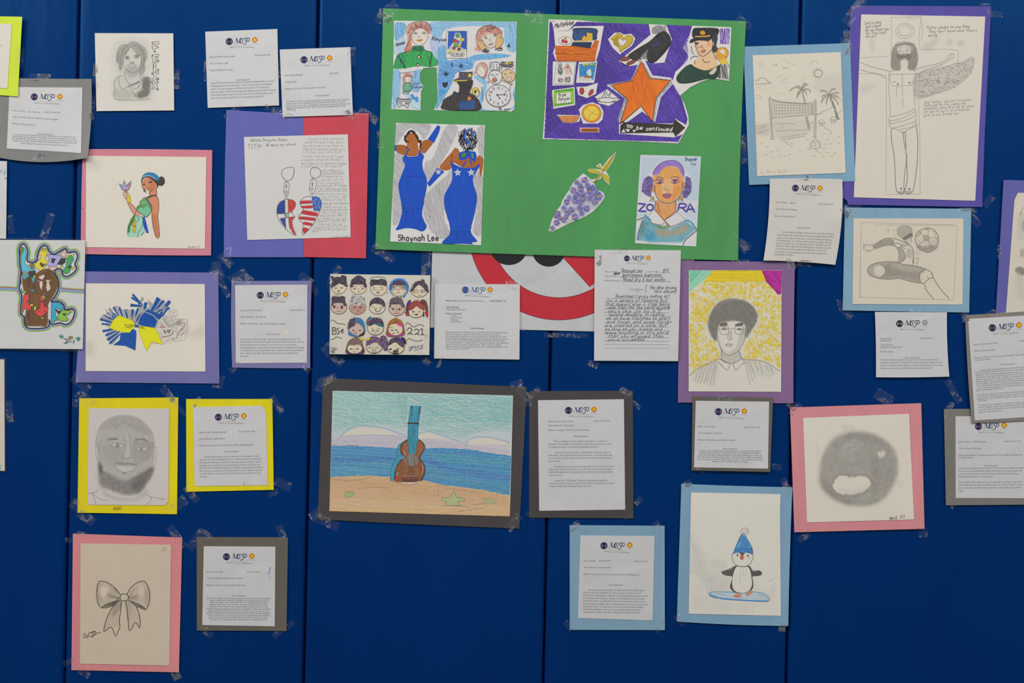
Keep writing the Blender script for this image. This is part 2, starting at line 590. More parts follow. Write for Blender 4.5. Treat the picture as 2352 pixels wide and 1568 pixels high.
class Art:
    """flat drawing or print on a sheet: fills, strokes, hatching, lettering. Coordinates: a crop's pixels (ox, oy, scale)"""
    DZ = 1.1e-5

    def __init__(s, th, parent, name, crop=(0, 0, 1.0), lay=None, base=0.07, grain=0.0, kind=None, label=None):
        s.th, s.parent, s.name, s.crop = th, parent, name, crop
        s.lay = (th.top if lay is None else lay) + base / 1000.0
        s.z = 0; s.V = []; s.Z = []; s.Ts = []; s.C = []; s.G = []; s.n = 0; s.k = 0
        s.grain = grain; s.kind = kind; s.label = label; s.mat = None
        s.bound = EDGE.get(parent.name) if lay is None else None
        s.wk = 0.82 if grain >= 0.3 else 1.0
        if kind is None and name in ('printed_text', 'handwriting', 'pencil_marking', 'drawn_background', 'pencil_background', 'marker_background'):
            s.kind = 'stuff'
        s.rng = random.Random(name + str(crop))

    def next(s, name, label=None):
        s.done()
        a = Art(s.th, s.parent, name, s.crop, 0, 0, s.grain, None, label)
        a.lay = s.lay; a.z = s.z; a.mat = s.mat; a.bound = s.bound
        return a

    def X(s, p):
        p = pts(p)
        return p / s.crop[2] + np.array(s.crop[:2])

    def add(s, V, T, col, grain=None, zo=0.0):
        n = len(V)
        if n == 0 or len(T) == 0:
            return
        s.V.append(V); s.Ts.append(np.asarray(T, int) + s.n); s.n += n
        s.Z.append(np.full(n, s.z * s.DZ) + zo)
        c = np.array(lin(col)) if not isinstance(col, np.ndarray) else col
        s.C.append(np.broadcast_to(c, (n, 3)))
        s.G.append(np.full(n, s.grain if grain is None else grain))

    def ribbon(s, P, w, col, grain=None, closed=False, taper=False):
        n = len(P)
        if n < 2:
            return
        if closed:
            t = np.roll(P, -1, 0) - np.roll(P, 1, 0)
        else:
            t = np.gradient(P, axis=0)
        L = np.hypot(t[:, 0], t[:, 1]); L[L == 0] = 1
        nn = np.stack([-t[:, 1], t[:, 0]], 1) / L[:, None]
        if s.wk < 1 and grain is None:
            c_ = np.array(lin(col)) if not isinstance(col, np.ndarray) else col
            if c_.max() < 0.3:
                col = c_ * 0.88 + 0.12 * np.array(lin('c9c3b8'))
            w = w * s.wk
        ww = np.full(n, w / 2.0) if np.isscalar(w) else np.asarray(w) / 2.0
        if taper and not closed:
            u = np.linspace(0, 1, n)
            ww = ww * np.clip(np.minimum(u, 1 - u) * 6 + 0.35, 0, 1)
        A = P + nn * ww[:, None]; B = P - nn * ww[:, None]
        V = np.empty((2 * n, 2)); V[0::2] = A; V[1::2] = B
        m = n if closed else n - 1
        i = np.arange(m); j = (i + 1) % n
        T = np.concatenate([np.stack([2 * i, 2 * i + 1, 2 * j], 1), np.stack([2 * i + 1, 2 * j + 1, 2 * j], 1)])
        s.k = (s.k + 1) % 7
        s.add(V, T, col, grain, s.k * 1.3e-6 + np.repeat(np.linspace(0, 1.1e-6, n), 2))

    def L(s, p, w=1.1, col='5a5853', closed=False, sm=True, grain=None, taper=False, up=False):
        P = s.X(p)
        if up:
            s.z += 1
        P = catmull(P, closed, 3.0) if sm else resample(P, 8, closed)
        s.ribbon(P, w, col, grain, closed, taper)

    def LL(s, many, w=1.1, col='5a5853', sm=True, grain=None, taper=False, up=True):
        """several strokes, split by |"""
        if up:
            s.z += 1
        for q in many.split('|'):
            s.L(q, w, col, False, sm, grain, taper)

    def F(s, p, col, sm=False, line=None, lw=1.0, grain=None, lg=None):
        P = s.X(p)
        P = catmull(P, True, 3.0) if sm else resample(P, 9, True)
        s.z += 1
        V, T = tri_poly(P)
        s.add(V, T, col, grain)
        if line:
            s.z += 1
            s.ribbon(P, lw, line, lg if lg is not None else grain, True)
        return P

    def E(s, cx, cy, rx, ry=None, col=None, line=None, lw=1.0, rot=0, grain=None, a0=0, a1=360):
        ry = rx if ry is None else ry
        n = int(np.clip(rx / s.crop[2] * 3, 10, 60))
        full = (a1 - a0) >= 360
        t = np.radians(np.linspace(a0, a1, n, endpoint=not full))
        r = math.radians(rot)
        x = rx * np.cos(t); y = ry * np.sin(t)
        P = np.stack([cx + x * math.cos(r) - y * math.sin(r), cy + x * math.sin(r) + y * math.cos(r)], 1)
        P = s.X(P)
        if col:
            s.z += 1
            V, T = tri_poly(P)
            s.add(V, T, col, grain)
        if line:
            s.z += 1
            s.ribbon(P, lw, line, grain, full)

    def H(s, p, col, ang=45, sp=1.4, w=1.0, ln=30, sm=False, jit=0.35, var=0.12, grain=None, cross=0, ext=0.5, up=True, wob=0.9, under=0.0, paper_='c6c3c0', tilt=0.05):
        """pencil strokes filling a shape (spacing, width and length in photograph pixels)"""
        P = s.X(p)
        if sm:
            P = catmull(P, True, 4.0)
        if under:
            s.z += 1
            k = under
            c0 = np.array(lin(col)) * k + np.array(lin(paper_)) * (1 - k)
            V, T = tri_poly(resample(P, 9, True))
            s.add(V, T, c0, grain)
        if up:
            s.z += 1
        for a in [ang] + ([ang + cross] if cross else []):
            segs, R = clip_lines(P, a, sp, s.rng, jit)
            for x0, x1, y in segs:
                x = x0 + s.rng.uniform(-ext, ext * 0.3)
                x1 = x1 + s.rng.uniform(-ext * 0.3, ext)
                while x < x1 - 0.5:
                    l = ln * s.rng.uniform(0.5, 1.5)
                    e = min(x + l, x1)
                    k = max(2, int((e - x) / 7) + 2)
                    xs = np.linspace(x, e, k)
                    sl = s.rng.uniform(-tilt, tilt); bw = s.rng.uniform(-0.02, 0.02)
                    u_ = np.linspace(-0.5, 0.5, k) * (e - x)
                    ys = y + u_ * sl + (u_ * u_ / max(e - x, 1)) * bw * 6 + np.array([s.rng.uniform(-wob, wob) for _ in range(k)]) * 0.5
                    Q = np.stack([xs, ys], 1) @ R.T
                    c = np.clip(np.array(lin(col)) * (1 + s.rng.uniform(-var, var)), 0, 1)
                    s.ribbon(Q, w * s.rng.uniform(0.75, 1.25), c, grain)
                    x = e + s.rng.uniform(-0.2, 0.06) * ln * 0.3
        return P

    def scrib(s, p, col, n=60, r=3.0, w=0.7, sm=False, grain=None, loops=1.4):
        """loose round scribbles scattered in a shape"""
        P = s.X(p)
        if sm:
            P = catmull(P, True, 4.0)
        lo, hi = P.min(0), P.max(0)
        s.z += 1
        k = 0; t = 0
        while k < n and t < n * 12:
            t += 1
            c = np.array([s.rng.uniform(lo[0], hi[0]), s.rng.uniform(lo[1], hi[1])])
            if not pip(c[None], P)[0]:
                continue
            k += 1
            a = s.rng.uniform(0, 6.28); rr = r * s.rng.uniform(0.6, 1.4)
            tt = np.linspace(0, 6.28 * loops, 10)
            Q = c + np.stack([np.cos(tt + a) * rr, np.sin(tt + a) * rr * s.rng.uniform(0.5, 1)], 1) + np.outer(tt, [s.rng.uniform(-.3, .3), s.rng.uniform(-.3, .3)])
            s.ribbon(Q, w, col, grain)

    def T(s, x0, y0, x1, y1, em, txt, col='4c4c50', bold=0, shear=0.0):
        """printed line of type from (x0,y0) to (x1,y1) on the base line; em in crop pixels"""
        a = s.X([(x0, y0), (x1, y1)])
        L = np.hypot(*(a[1] - a[0])); u = (a[1] - a[0]) / L; v = np.array([u[1], -u[0]])
        tot = sum(glyph(c)[2] for c in txt)
        sx = L / max(tot, 1e-6); sy = em / s.crop[2]
        x = 0
        for c in txt:
            gv, gt, ad = glyph(c)
            if len(gv):
                for b in ([0] if not bold else [-bold, bold]):
                    P = a[0] + np.outer((x + gv[:, 0]) * sx + gv[:, 1] * sy * shear + b, u) + np.outer(gv[:, 1] * sy, v)
                    s.add(P, gt, col, 0.0, 3e-6 if b > 0 else 0.0)
            x += ad

    def Wr(s, x0, y0, x1, y1, xh, txt, col='4a4a4c', w=0.8, shear=0.15, jit=0.55, gap=2.0, grain=None):
        """handwriting; xh = height of the small letters in crop pixels"""
        a = s.X([(x0, y0), (x1, y1)])
        L = np.hypot(*(a[1] - a[0])); u = (a[1] - a[0]) / L; v = np.array([u[1], -u[0]])
        tot = sum((HAND[c][0] + gap) if c in HAND else 4.5 for c in txt)
        sx = L / tot; sy = xh / s.crop[2] / 4.0
        x = 0
        for c in txt:
            if c not in HAND:
                x += 4.5
                continue
            wd, sts = HAND[c]
            jy = s.rng.uniform(-jit, jit); js = 1 + s.rng.uniform(-0.12, 0.12)
            for st in sts:
                Q = st + np.array([[s.rng.uniform(-jit, jit) * 0.6, s.rng.uniform(-jit, jit) * 0.6] for _ in st])
                P = a[0] + np.outer((x + Q[:, 0]) * sx + Q[:, 1] * sy * shear, u) + np.outer((Q[:, 1] * js + jy) * sy, v)
                P = catmull(P, False, 1.6) if len(P) > 2 else P
                s.ribbon(P, w, col, grain)
            x += wd + gap

    def done(s):
        if not s.V:
            return None
        P = np.vstack(s.V); Z = np.concatenate(s.Z)
        if s.bound is not None:
            # nothing drawn runs over the edge of its sheet
            ix = np.nonzero(~pip(P, s.bound))[0]
            if len(ix):
                Q = P[ix]; best = np.full(len(ix), 1e18); near = Q.copy(); B = s.bound
                for i in range(len(B)):
                    a = B[i]; ab = B[(i + 1) % len(B)] - a
                    t = np.clip(((Q - a) @ ab) / max(1e-9, ab @ ab), 0, 1)
                    c = a + t[:, None] * ab
                    dd = ((Q - c) ** 2).sum(1)
                    m = dd < best
                    best[m] = dd[m]; near[m] = c[m]
                P[ix] = near
        V = s.th.W(P[:, 0], P[:, 1], s.lay + Z)
        T = np.vstack(s.Ts)
        # all faces towards the viewer
        a, b, c = P[T[:, 0]], P[T[:, 1]], P[T[:, 2]]
        cr = (b[:, 0] - a[:, 0]) * (c[:, 1] - a[:, 1]) - (b[:, 1] - a[:, 1]) * (c[:, 0] - a[:, 0])
        T = np.where((cr > 0)[:, None], T[:, ::-1], T)
        o = mesh_obj(s.name, V, T, [], s.mat or INK, s.parent, {'ink': np.vstack(s.C), 'grain': np.concatenate(s.G)}, False, s.th.loc)
        if s.kind:
            o['kind'] = s.kind
        if s.label:
            o['label'] = s.label
        return o


def height_at(P, only=None):
    h = np.full(len(P), 0.0)
    for poly, th, lay in SHEETS:
        if only is not None and th is not only:
            continue
        lo, hi = poly.min(0), poly.max(0)
        m = (P[:, 0] >= lo[0]) & (P[:, 0] <= hi[0]) & (P[:, 1] >= lo[1]) & (P[:, 1] <= hi[1])
        ix = np.nonzero(m)[0]
        if not len(ix):
            continue
        ix = ix[pip(P[ix], poly)]
        if len(ix):
            h[ix] = np.maximum(h[ix], th.d(P[ix, 0], P[ix, 1], lay))
    return h


def tape(th, cx, cy, ln, wd, ang, crinkle=0.35, root=None, loc=None, name='tape'):
    """a strip of clear tape: centre, length, width in photograph pixels, angle of its length (degrees, 0 = along x)"""
    rng = random.Random(int(cx * 7 + cy * 13))
    nu, nv = max(4, int(ln / 3.2)), max(3, int(wd / 3.2))
    a = math.radians(ang)
    u = (np.linspace(-0.5, 0.5, nu + 1) * ln)[None, :]; v = (np.linspace(-0.5, 0.5, nv + 1) * wd)[:, None]
    # torn, slightly ragged ends
    rag = np.array([rng.uniform(-1.2, 1.2) for _ in range(nv + 1)])[:, None]
    uu = u + rag * np.abs(u / (ln / 2)) ** 6
    vv = v + 0 * u
    X = cx + uu * math.cos(a) - vv * math.sin(a); Y = cy + uu * math.sin(a) + vv * math.cos(a)
    P = np.stack([X.ravel(), Y.ravel()], 1)
    h = height_at(P, th if getattr(th, 'under', False) else None).reshape(nv + 1, nu + 1)
    for _ in range(2):
        hp = np.pad(h, 1, mode='edge')
        h = np.maximum(h, (hp[:-2, 1:-1] + hp[2:, 1:-1] + hp[1:-1, :-2] + hp[1:-1, 2:]) / 4)
    cr = np.array([[max(0, rng.gauss(0, 1)) for _ in range(nu + 1)] for _ in range(nv + 1)]) * crinkle / 1000
    h = h + 0.0004 + cr
    V = to_world(P[:, 0], P[:, 1], h.ravel())
    I = np.arange((nu + 1) * (nv + 1)).reshape(nv + 1, nu + 1)
    Q = np.stack([I[:-1, :-1], I[1:, :-1], I[1:, 1:], I[:-1, 1:]], -1).reshape(-1, 4)
    o = mesh_obj(name, V, [], Q, TAPE, th.root if th else None, None, True, th.loc if th else tuple(to_world(cx, cy, 0)))
    return o
# ---------------------------------------------------------------- the setting: padded gym wall
def structure(o):
    o['kind'] = 'structure'
    return o


def flat_mat(name, c, rough=0.7, spec=0.2, var=0.15, scale=6):
    m, nt, p, N, L = nmat(name)
    n = noise(nt, scale, 4)
    r = ramp(nt, n.outputs['Fac'], 0.3, 0.7, tuple(v * (1 - var) for v in c) + (1,), tuple(c) + (1,))
    L.new(r.outputs[0], p.inputs['Base Color'])
    p.inputs['Roughness'].default_value = rough
    p.inputs['Specular IOR Level'].default_value = spec
    return m


def box(name, x0, x1, y0, y1, z0, z1, mat, parent=None):
    V = [(x, y, z) for x in (x0, x1) for y in (y0, y1) for z in (z0, z1)]
    Q = [(0, 1, 3, 2), (4, 6, 7, 5), (0, 4, 5, 1), (2, 3, 7, 6), (0, 2, 6, 4), (1, 5, 7, 3)]
    return mesh_obj(name, V, [], Q, mat, parent)


wall = structure(box('wall_back', -3.6, 3.6, 0.052, 0.2, 0.0, 5.2, flat_mat('painted_block', (0.02, 0.03, 0.06))))
structure(box('floor', -3.6, 3.6, -4.5, 0.2, -0.05, 0.0, flat_mat('gym_floor', (0.20, 0.13, 0.07), 0.35, 0.4, 0.3, 3)))

# seams of the pads, read at mid height of the photograph
SEAM = [to_world(x, 784.0, 0)[0] for x in (162.5, 713.0, 1265.0, 1824.0)]
pw = 0.606
XS = [SEAM[0] - 2 * pw, SEAM[0] - pw] + SEAM + [SEAM[-1] + pw, SEAM[-1] + 2 * pw]


def wall_pad(x0, x1, z0, z1, kx):
    """foam pad in a stretched vinyl cover: flat face, rounded edges that roll back to the wall"""
    gap = 0.0004; R = 0.017
    x0 += gap; x1 -= gap
    u = np.array([0, 0.0, 0.02, 0.06, 0.12, 0.2, 0.32, 0.48, 0.7, 1.0])
    ex = R * u; ey = 0.020 * (1 - u) ** 12 + 0.0062 * (1 - u) ** 2
    ey[0] = 0.05
    def prof(lo, hi, n):
        mid = np.linspace(lo + R, hi - R, n)[1:-1]
        return np.concatenate([lo + ex, mid, (hi - ex)[::-1]]), np.concatenate([ey, mid * 0, ey[::-1]])
    X, dx = prof(x0, x1, 26); Z, dz = prof(z0, z1, 60)
    gx, gz = np.meshgrid(X, Z)
    dep = np.maximum(dx[None, :], dz[:, None])
    dep = dep + 0.0010 * (0.5 + 0.5 * np.sin(gx * 9 + kx) * np.sin(gz * 5 + kx * 2)) * (dep < 0.001)
    V = np.stack([gx.ravel(), dep.ravel(), gz.ravel()], 1)
    I = np.arange(gx.size).reshape(gx.shape)
    Q = np.stack([I[:-1, :-1], I[:-1, 1:], I[1:, 1:], I[1:, :-1]], -1).reshape(-1, 4)
    return mesh_obj('wall_pad', V, [], Q, VINYL, wall, None, True)


for i in range(len(XS) - 1):
    wall_pad(XS[i], XS[i + 1], 0.12, 2.86, i * 1.3)
# ---------------------------------------------------------------- printed artist statements
WHITE = dict(col='bebebf', rough=0.5, mottle=0.02, bump=0.30, spec=0.3)
CREAM = dict(col='cfc9bd', rough=0.8, mottle=0.02, bump=0.08, spec=0.15, fibre=True)
TXT = '4a4a4e'


def logo(th, sh, crop, cx, cy, sx, sy, mono=False, blue='1d2f55', faint=False):
    """school letterhead mark: disc centre (cx,cy) and sun centre (sx,sy) in crop pixels"""
    a = pts([(cx, cy), (sx, sy)]) / crop[2] + np.array(crop[:2])
    L = np.hypot(*(a[1] - a[0])); k = L / 328.7
    ang = math.atan2(a[1][1] - a[0][1], a[1][0] - a[0][0]) + math.atan2(22, 328)
    c, s = math.cos(ang) * k, math.sin(ang) * k
    O = a[0]
    A = Art(th, sh, 'logo', (0, 0, 1))

    def M(q):
        q = pts(q) - np.array([485, 310.0])
        return np.stack([O[0] + q[:, 0] * c - q[:, 1] * s, O[1] + q[:, 0] * s + q[:, 1] * c], 1)

    def disc(x, y, r, col):
        t = np.linspace(0, 2 * math.pi, 24, endpoint=False)
        A.F(M(np.stack([x + r * np.cos(t), y + r * np.sin(t)], 1)), col)
    ink = '2a2a2c' if mono else blue
    if faint:
        t = np.linspace(0, 2 * math.pi, 24, endpoint=False)
        A.L(M(np.stack([485 + 40 * np.cos(t), 310 + 40 * np.sin(t)], 1)), 1.0, 'b0b6ba', closed=True)
        for q in ('455,340 470,280 490,340 505,285', '470,300 500,330'):
            A.L(M(q), 1.0, 'b4babe')
        for q in ('558,332 576,266 598,325 628,266 622,332', '672,272 645,270 640,295 662,305 650,330 632,328', '716,264 690,264 688,295 706,305 694,335', '728,264 718,290 728,310 742,290 728,264'):
            A.L(M(q), 1.0, 'b2b6bc')
        disc(813, 288, 30, 'c4bea8')
        disc(813, 288, 20, 'cac6b4')
        return A.done()
    disc(485, 310, 46, ink)
    A.z += 1
    org = '8a8a8a' if mono else 'a4603c'
    for x in (457, 513):
        A.L(M([(x, 290), (x, 332)]), 9 * k, org, sm=False)
        A.L(M([(x + (8 if x < 485 else -8), 296), (x + (8 if x < 485 else -8), 326)]), 3.5 * k, '9a9aa0' if mono else '7d6a80', sm=False)
    A.L(M([(464, 312), (506, 312)]), 4 * k, '9a9a9a' if mono else '7a6478', sm=False)
    A.L(M([(457, 298), (457, 305)]), 7 * k, '6d6d70' if mono else '6c5870', sm=False)
    A.z += 1
    # M
    A.L(M([(558, 331), (580, 268)]), 4 * k, ink, sm=False)
    A.L(M([(578, 268), (596, 330)]), 12 * k, ink, sm=False)
    A.L(M([(596, 328), (628, 268)]), 4.5 * k, ink, sm=False)
    A.L(M([(629, 267), (618, 331)]), 12 * k, ink, sm=False)
    for x, y in ((559, 331), (618, 331), (578, 267), (630, 267)):
        A.L(M([(x - 10, y), (x + 10, y)]), 4 * k, ink, sm=False)
    # S
    A.L(M('666,284 664,270 652,267 642,276 644,290 657,302 660,318 650,330 638,330 630,322 630,312'), 8.5 * k, ink)
    # 5 and 0
    A.L(M([(684, 268), (716, 263)]), 8.5 * k, ink, sm=False)
    A.L(M('686,268 680,290 696,296 706,312 700,332 684,344 664,347'), [1, 1][0] * 8.5 * k, ink)
    t = np.linspace(0, 2 * math.pi, 22, endpoint=False)
    x = 17 * np.cos(t); y = 22 * np.sin(t)
    A.L(M(np.stack([729 + x - y * 0.18, 287 + y], 1)), 8.5 * k, ink, closed=True)
    # sun
    o1, o2, o3 = ('8c8c8c', '6e6e6e', 'a4a4a4') if mono else ('c97a1e', 'a8481c', 'd9b21c')
    disc(813, 288, 33, o1)
    A.z += 1
    for j in range(4):
        b = j * 1.57 + 0.4
        q = [(813 + (24 + 12 * f) * math.cos(b + f * 1.5), 288 + (24 + 12 * f) * math.sin(b + f * 1.5)) for f in (0, .33, .66, 1)]
        A.L(M(q), 6 * k, o2)
    disc(813, 289, 20, o3)
    B = Art(th, sh, 'printed_text', (0, 0, 1))
    g = '6b6b72'
    for x0, x1, y, em, tx, cl in ((768, 857, 343, 15, 'EL PUENTE', '8a8f98' if mono else '6d87a6'), (540, 762, 365, 15, 'T h e  M a g n e t  S c h o o l  f o r', g),
                                  (488, 560, 391, 20, 'DEBATE', '3c3c42'), (572, 603, 391, 17, 'and', '3c3c42'), (612, 676, 391, 20, 'YOUTH', '3c3c42'), (686, 812, 391, 20, 'LEADERSHIP', '3c3c42')):
        q = M([(x0, y), (x1, y)])
        B.T(q[0][0], q[0][1], q[1][0], q[1][1], em * k, tx, cl)
    A.done()
    return B


def statement(th, sh, crop, lg, lines, em=None, **kw):
    """lines: (x0, y0, x1, y1, text) base lines in crop pixels; text starting with ~ is italic, * bold"""
    B = logo(th, sh, crop, *lg, **kw)
    B.crop = crop
    em0 = (em or 7.0) * 0.86
    for l in lines:
        x0, y0, x1, y1, tx = l[:5]
        e = (l[5] if len(l) > 5 else em0) * crop[2]
        sh_, bo = 0.0, 0
        if tx[0] == '~':
            tx, sh_ = tx[1:], 0.2
        if tx[0] == '*':
            tx, bo = tx[1:], 0.12
        B.T(x0, y0, x1, y1, e, tx, TXT, bo, sh_)
    B.name = 'printed_text'
    B.done()


def hang_statement(label, quad, crop, lg, lines, back=None, backcol=None, at=None, depth=2.5, mids=None, bmids=None, amp=0.60, lifts=(), tapes=(), white=None, em=None, outline=None, **kw):
    q = pts(quad)
    qb = pts(back) if back is not None else q
    th = Hung('artist_statement', label, 'statement', at or tuple((qb[2] + qb[3]) / 2), depth, amp, 0.16, None, lifts)
    if back is not None:
        sheet(th, 'backing_sheet', qb, paper(backcol, 0.7, 0.09, 0.1), 0.0003, bmids)
        sh = sheet(th, 'printed_sheet', q, paper(**(white or WHITE)), 0.0012, mids, label='white printed sheet', outline=outline)
    else:
        sh = sheet(th, 'printed_sheet', q, paper(**(white or WHITE)), 0.0004, mids, outline=outline)
    statement(th, sh, crop, lg, lines, em, **kw)
    TAPES.append((th, tapes))
    return th


TAPES = []
C0 = (0, 0, 4.1255)
hang_statement('curling grey-mounted printed statement about fast food, under the lime sheet', '22,200 189.5,201 186,351.5 15.5,341', C0, (325, 918, 567, 915), [
    (118, 1052, 243, 1063, 'Name of Artist:'), (268, 1065, 378, 1070, 'Joe Martinez'), (417, 1068, 570, 1073, 'Grade of Artist: 7th'),
    (118, 1112, 553, 1138, '~Title of Artwork: Domain Expansion: Infinite Nuggets'), (112, 1175, 335, 1193, 'Medium of Artwork: Pencil'),
    (362, 1274, 502, 1280, 'Artist Statement:'), (130, 1280, 716, 1304, 'I chose to draw Mcdonalds and this is important to me because its my'),
    (120, 1297, 724, 1326, 'favorite fast food restaurant. The skills I used were drawing from a photo'),
    (112, 1315, 730, 1346, 'and shading. My inspiration is my hunger.I came up with this because I was'),
    (117, 1336, 724, 1364, 'hungry and thought of Mcdonalds.From this drawing I am most proud of'),
    (198, 1362, 648, 1384, 'Noah telling me a good name for my art and the fries.')],
    back='-20,178 210,181 201,362 -20,358', backcol='7a7a78', bmids=[(0, 1), (4, 0), (0, 12), (0, 0)], em=5.9, depth=6, amp=1.00, lifts=[(208, 182, 5, 70), (200, 368, 9, 90)],
    tapes=[(92, 178, 50, 18, 3), (82, 360, 40, 14, 4)])
CS = (440, 40, 5.6)
hang_statement('unmounted printed statement about a singer, hanging above the purple and red sheet', '471.4,72.7 637,66.5 641,242 477,247.6', CS, (485, 310, 813, 288), [
    (230, 520, 562, 508, 'Name of Artist: Kimoara meeks'), (810, 498, 1018, 490, 'Grade of Artist, 8th'), (236, 604, 480, 598, '~Title of Artwork:  felix .'), (236, 692, 528, 682, 'Medium of Artwork:  pencil'),
    (570, 815, 747, 809, 'Artist Statement'), (242, 856, 1072, 826, 'I draw Felix from stray kids  because he was my everything when I was sad. I'),
    (242, 894, 1036, 866, 'will always join his live and he will say " You\'re not alone and we are all fighting'),
    (246, 932, 1008, 905, 'together. Go at your own pace and we\'ll rise to the top as one," "The world doesn\'t'),
    (246, 970, 1080, 942, 'matter, you matter," and "I\'m only running forward, lighting up the dark within". This made'),
    (248, 1008, 1052, 982, 'me feel happy because I used to think that I was alone and I don\'t have anyone in this'),
    (248, 1048, 934, 1024, 'world... but he made me realize that I am not alone because I have him!!!!')],
    tapes=[(473, 162, 46, 10, 92), (641, 160, 42, 14, 92)], amp=0.45)
hang_statement('unmounted printed statement about a corpse bride, overlapping the top of the red sheet', '642.5,113.7 804.5,108.2 810.6,263.7 649,268.5', CS, (1447, 545, 1776, 520), [
    (1194, 756, 1432, 748, 'Evelin Ojeda Mendez'), (1776, 732, 1886, 724, '7th grade'), (1200, 842, 1350, 836, '~Corpse bride'), (1204, 932, 1724, 906, 'Medium of art work: Pencil, marker, color pencil'),
    (1592, 1016, 1772, 1010, 'Artist Statement'), (1214, 1092, 2034, 1062, 'The reason I chose to draw Corpse Bride is because when I was a little kid,'),
    (1214, 1120, 1986, 1090, 'maybe 5 years old, I watched it for the first time and loved it so much I'), (1216, 1150, 2036, 1118, 're-watched it every day. Corpse Bride represents love, death, betrayal, and'),
    (1216, 1176, 1982, 1146, 'finding peace with one\'s past. Which I love, its a heartfelt story and its'), (1216, 1200, 1346, 1198, 'selfless love.')],
    depth=6, amp=1.10, lifts=[(645, 200, 4, 60)], tapes=[(807, 130, 44, 18, 92), (806, 262, 52, 22, 25), (628, 250, 40, 14, 12)])
CE = (520, 630, 6.818)
hang_statement('lavender-mounted printed statement with a second faint letterhead mark', '540,654.5 706,653.5 705,832.5 541.5,834', CE, (531, 327, 926, 313), [
    (218, 576, 556, 573, 'Name of Artist, Emmeline'), (998, 570, 1224, 568, 'Grade of Artist: 7'), (220, 678, 616, 676, '~Title of Artwork:  My cheer life'), (218, 784, 930, 782, 'Medium of Artwork:  color pencils, shading, outlining,'),
    (614, 948, 836, 948, 'Artist Statement'), (218, 1028, 1162, 1024, 'Hi my name is Emmeline Reyes.  My artwork was inspired by cheer. The'),
    (218, 1068, 1224, 1066, 'portrait didnt turn out how I wanted it too but it still looks great, I came up'), (218, 1114, 1098, 1112, 'with my idea because I realized I love cheer a lot so why not make'),
    (218, 1158, 1224, 1156, 'something about it. I learned that it can be hard to try and draw 3D things'), (218, 1202, 1212, 1198, 'I\'m mostly proud of my new balance shoe. I would do the pom- pom better.'),
    (218, 1246, 1118, 1242, 'First I did the bow, then I did the shoe and started to underline the'), (218, 1290, 354, 1288, 'pom-pom.')],
    back='532,645 716,644.5 712.5,845 533.5,843.5', backcol='72719e', bmids=[(0, 0), (-1, 0), (0, 1), (-2, 0)], amp=0.50, em=6.6, lifts=[(714, 650, 3, 40)],
    tapes=[(566, 640, 34, 20, 30), (705, 642, 36, 18, 35), (540, 843, 30, 14, -38), (704, 846, 22, 16, 40), (722, 665, 26, 12, 60)])
CA = (410, 890, 6.03)
hang_statement('yellow-mounted printed statement about a basketball player', '443,934.5 608,931.5 615,1114 447,1116', CA, (552, 409, 905, 391), [
    (278, 630, 664, 624, 'Name of Artist: Andrew Reynolds'), (832, 618, 1056, 614, 'Grade of Artist, 7th'), (284, 718, 648, 716, '~Title of Artwork:  LeBron Brown'), (284, 814, 1042, 800, 'Medium of Artwork: 2H Pencil, B Pencil, HB Pencil, Blending Stick'),
    (636, 896, 832, 892, 'Artist Statement:'), (356, 968, 1118, 956, 'I drew LeBron James, and he is important to me because of how'),
    (288, 1008, 1150, 994, 'inspiring he is to me in basketball. The art skills I used were shading and'), (288, 1048, 1144, 1034, 'blending and drawing a human face and using shapes to draw it. In this'),
    (288, 1088, 1140, 1074, 'drawing I am most proud of the beard because of how much effort I put'), (290, 1122, 1176, 1112, 'into the curls and the blending part. Something I learned about drawing is'),
    (290, 1164, 1164, 1150, 'that you have to analyze the reference photo in a lot of detail so that you'), (290, 1202, 1136, 1190, 'can draw better. I am proud of myself for putting a lot of effort into this'), (292, 1242, 388, 1240, 'drawing')],
    back='427.5,916 625.5,916 628.7,1124.5 428,1129', backcol='d6c419', amp=0.65, em=6.4, outline='443,934.5 602,931.5 606,937 611,948 615,1114 447,1116',
    tapes=[(451, 923, 30, 8, -58), (636, 930, 44, 16, 55), (440, 1135, 44, 16, 50), (628, 1132, 26, 12, -35), (650, 1112, 40, 20, 25)])
CD = (430, 1200, 5.6)
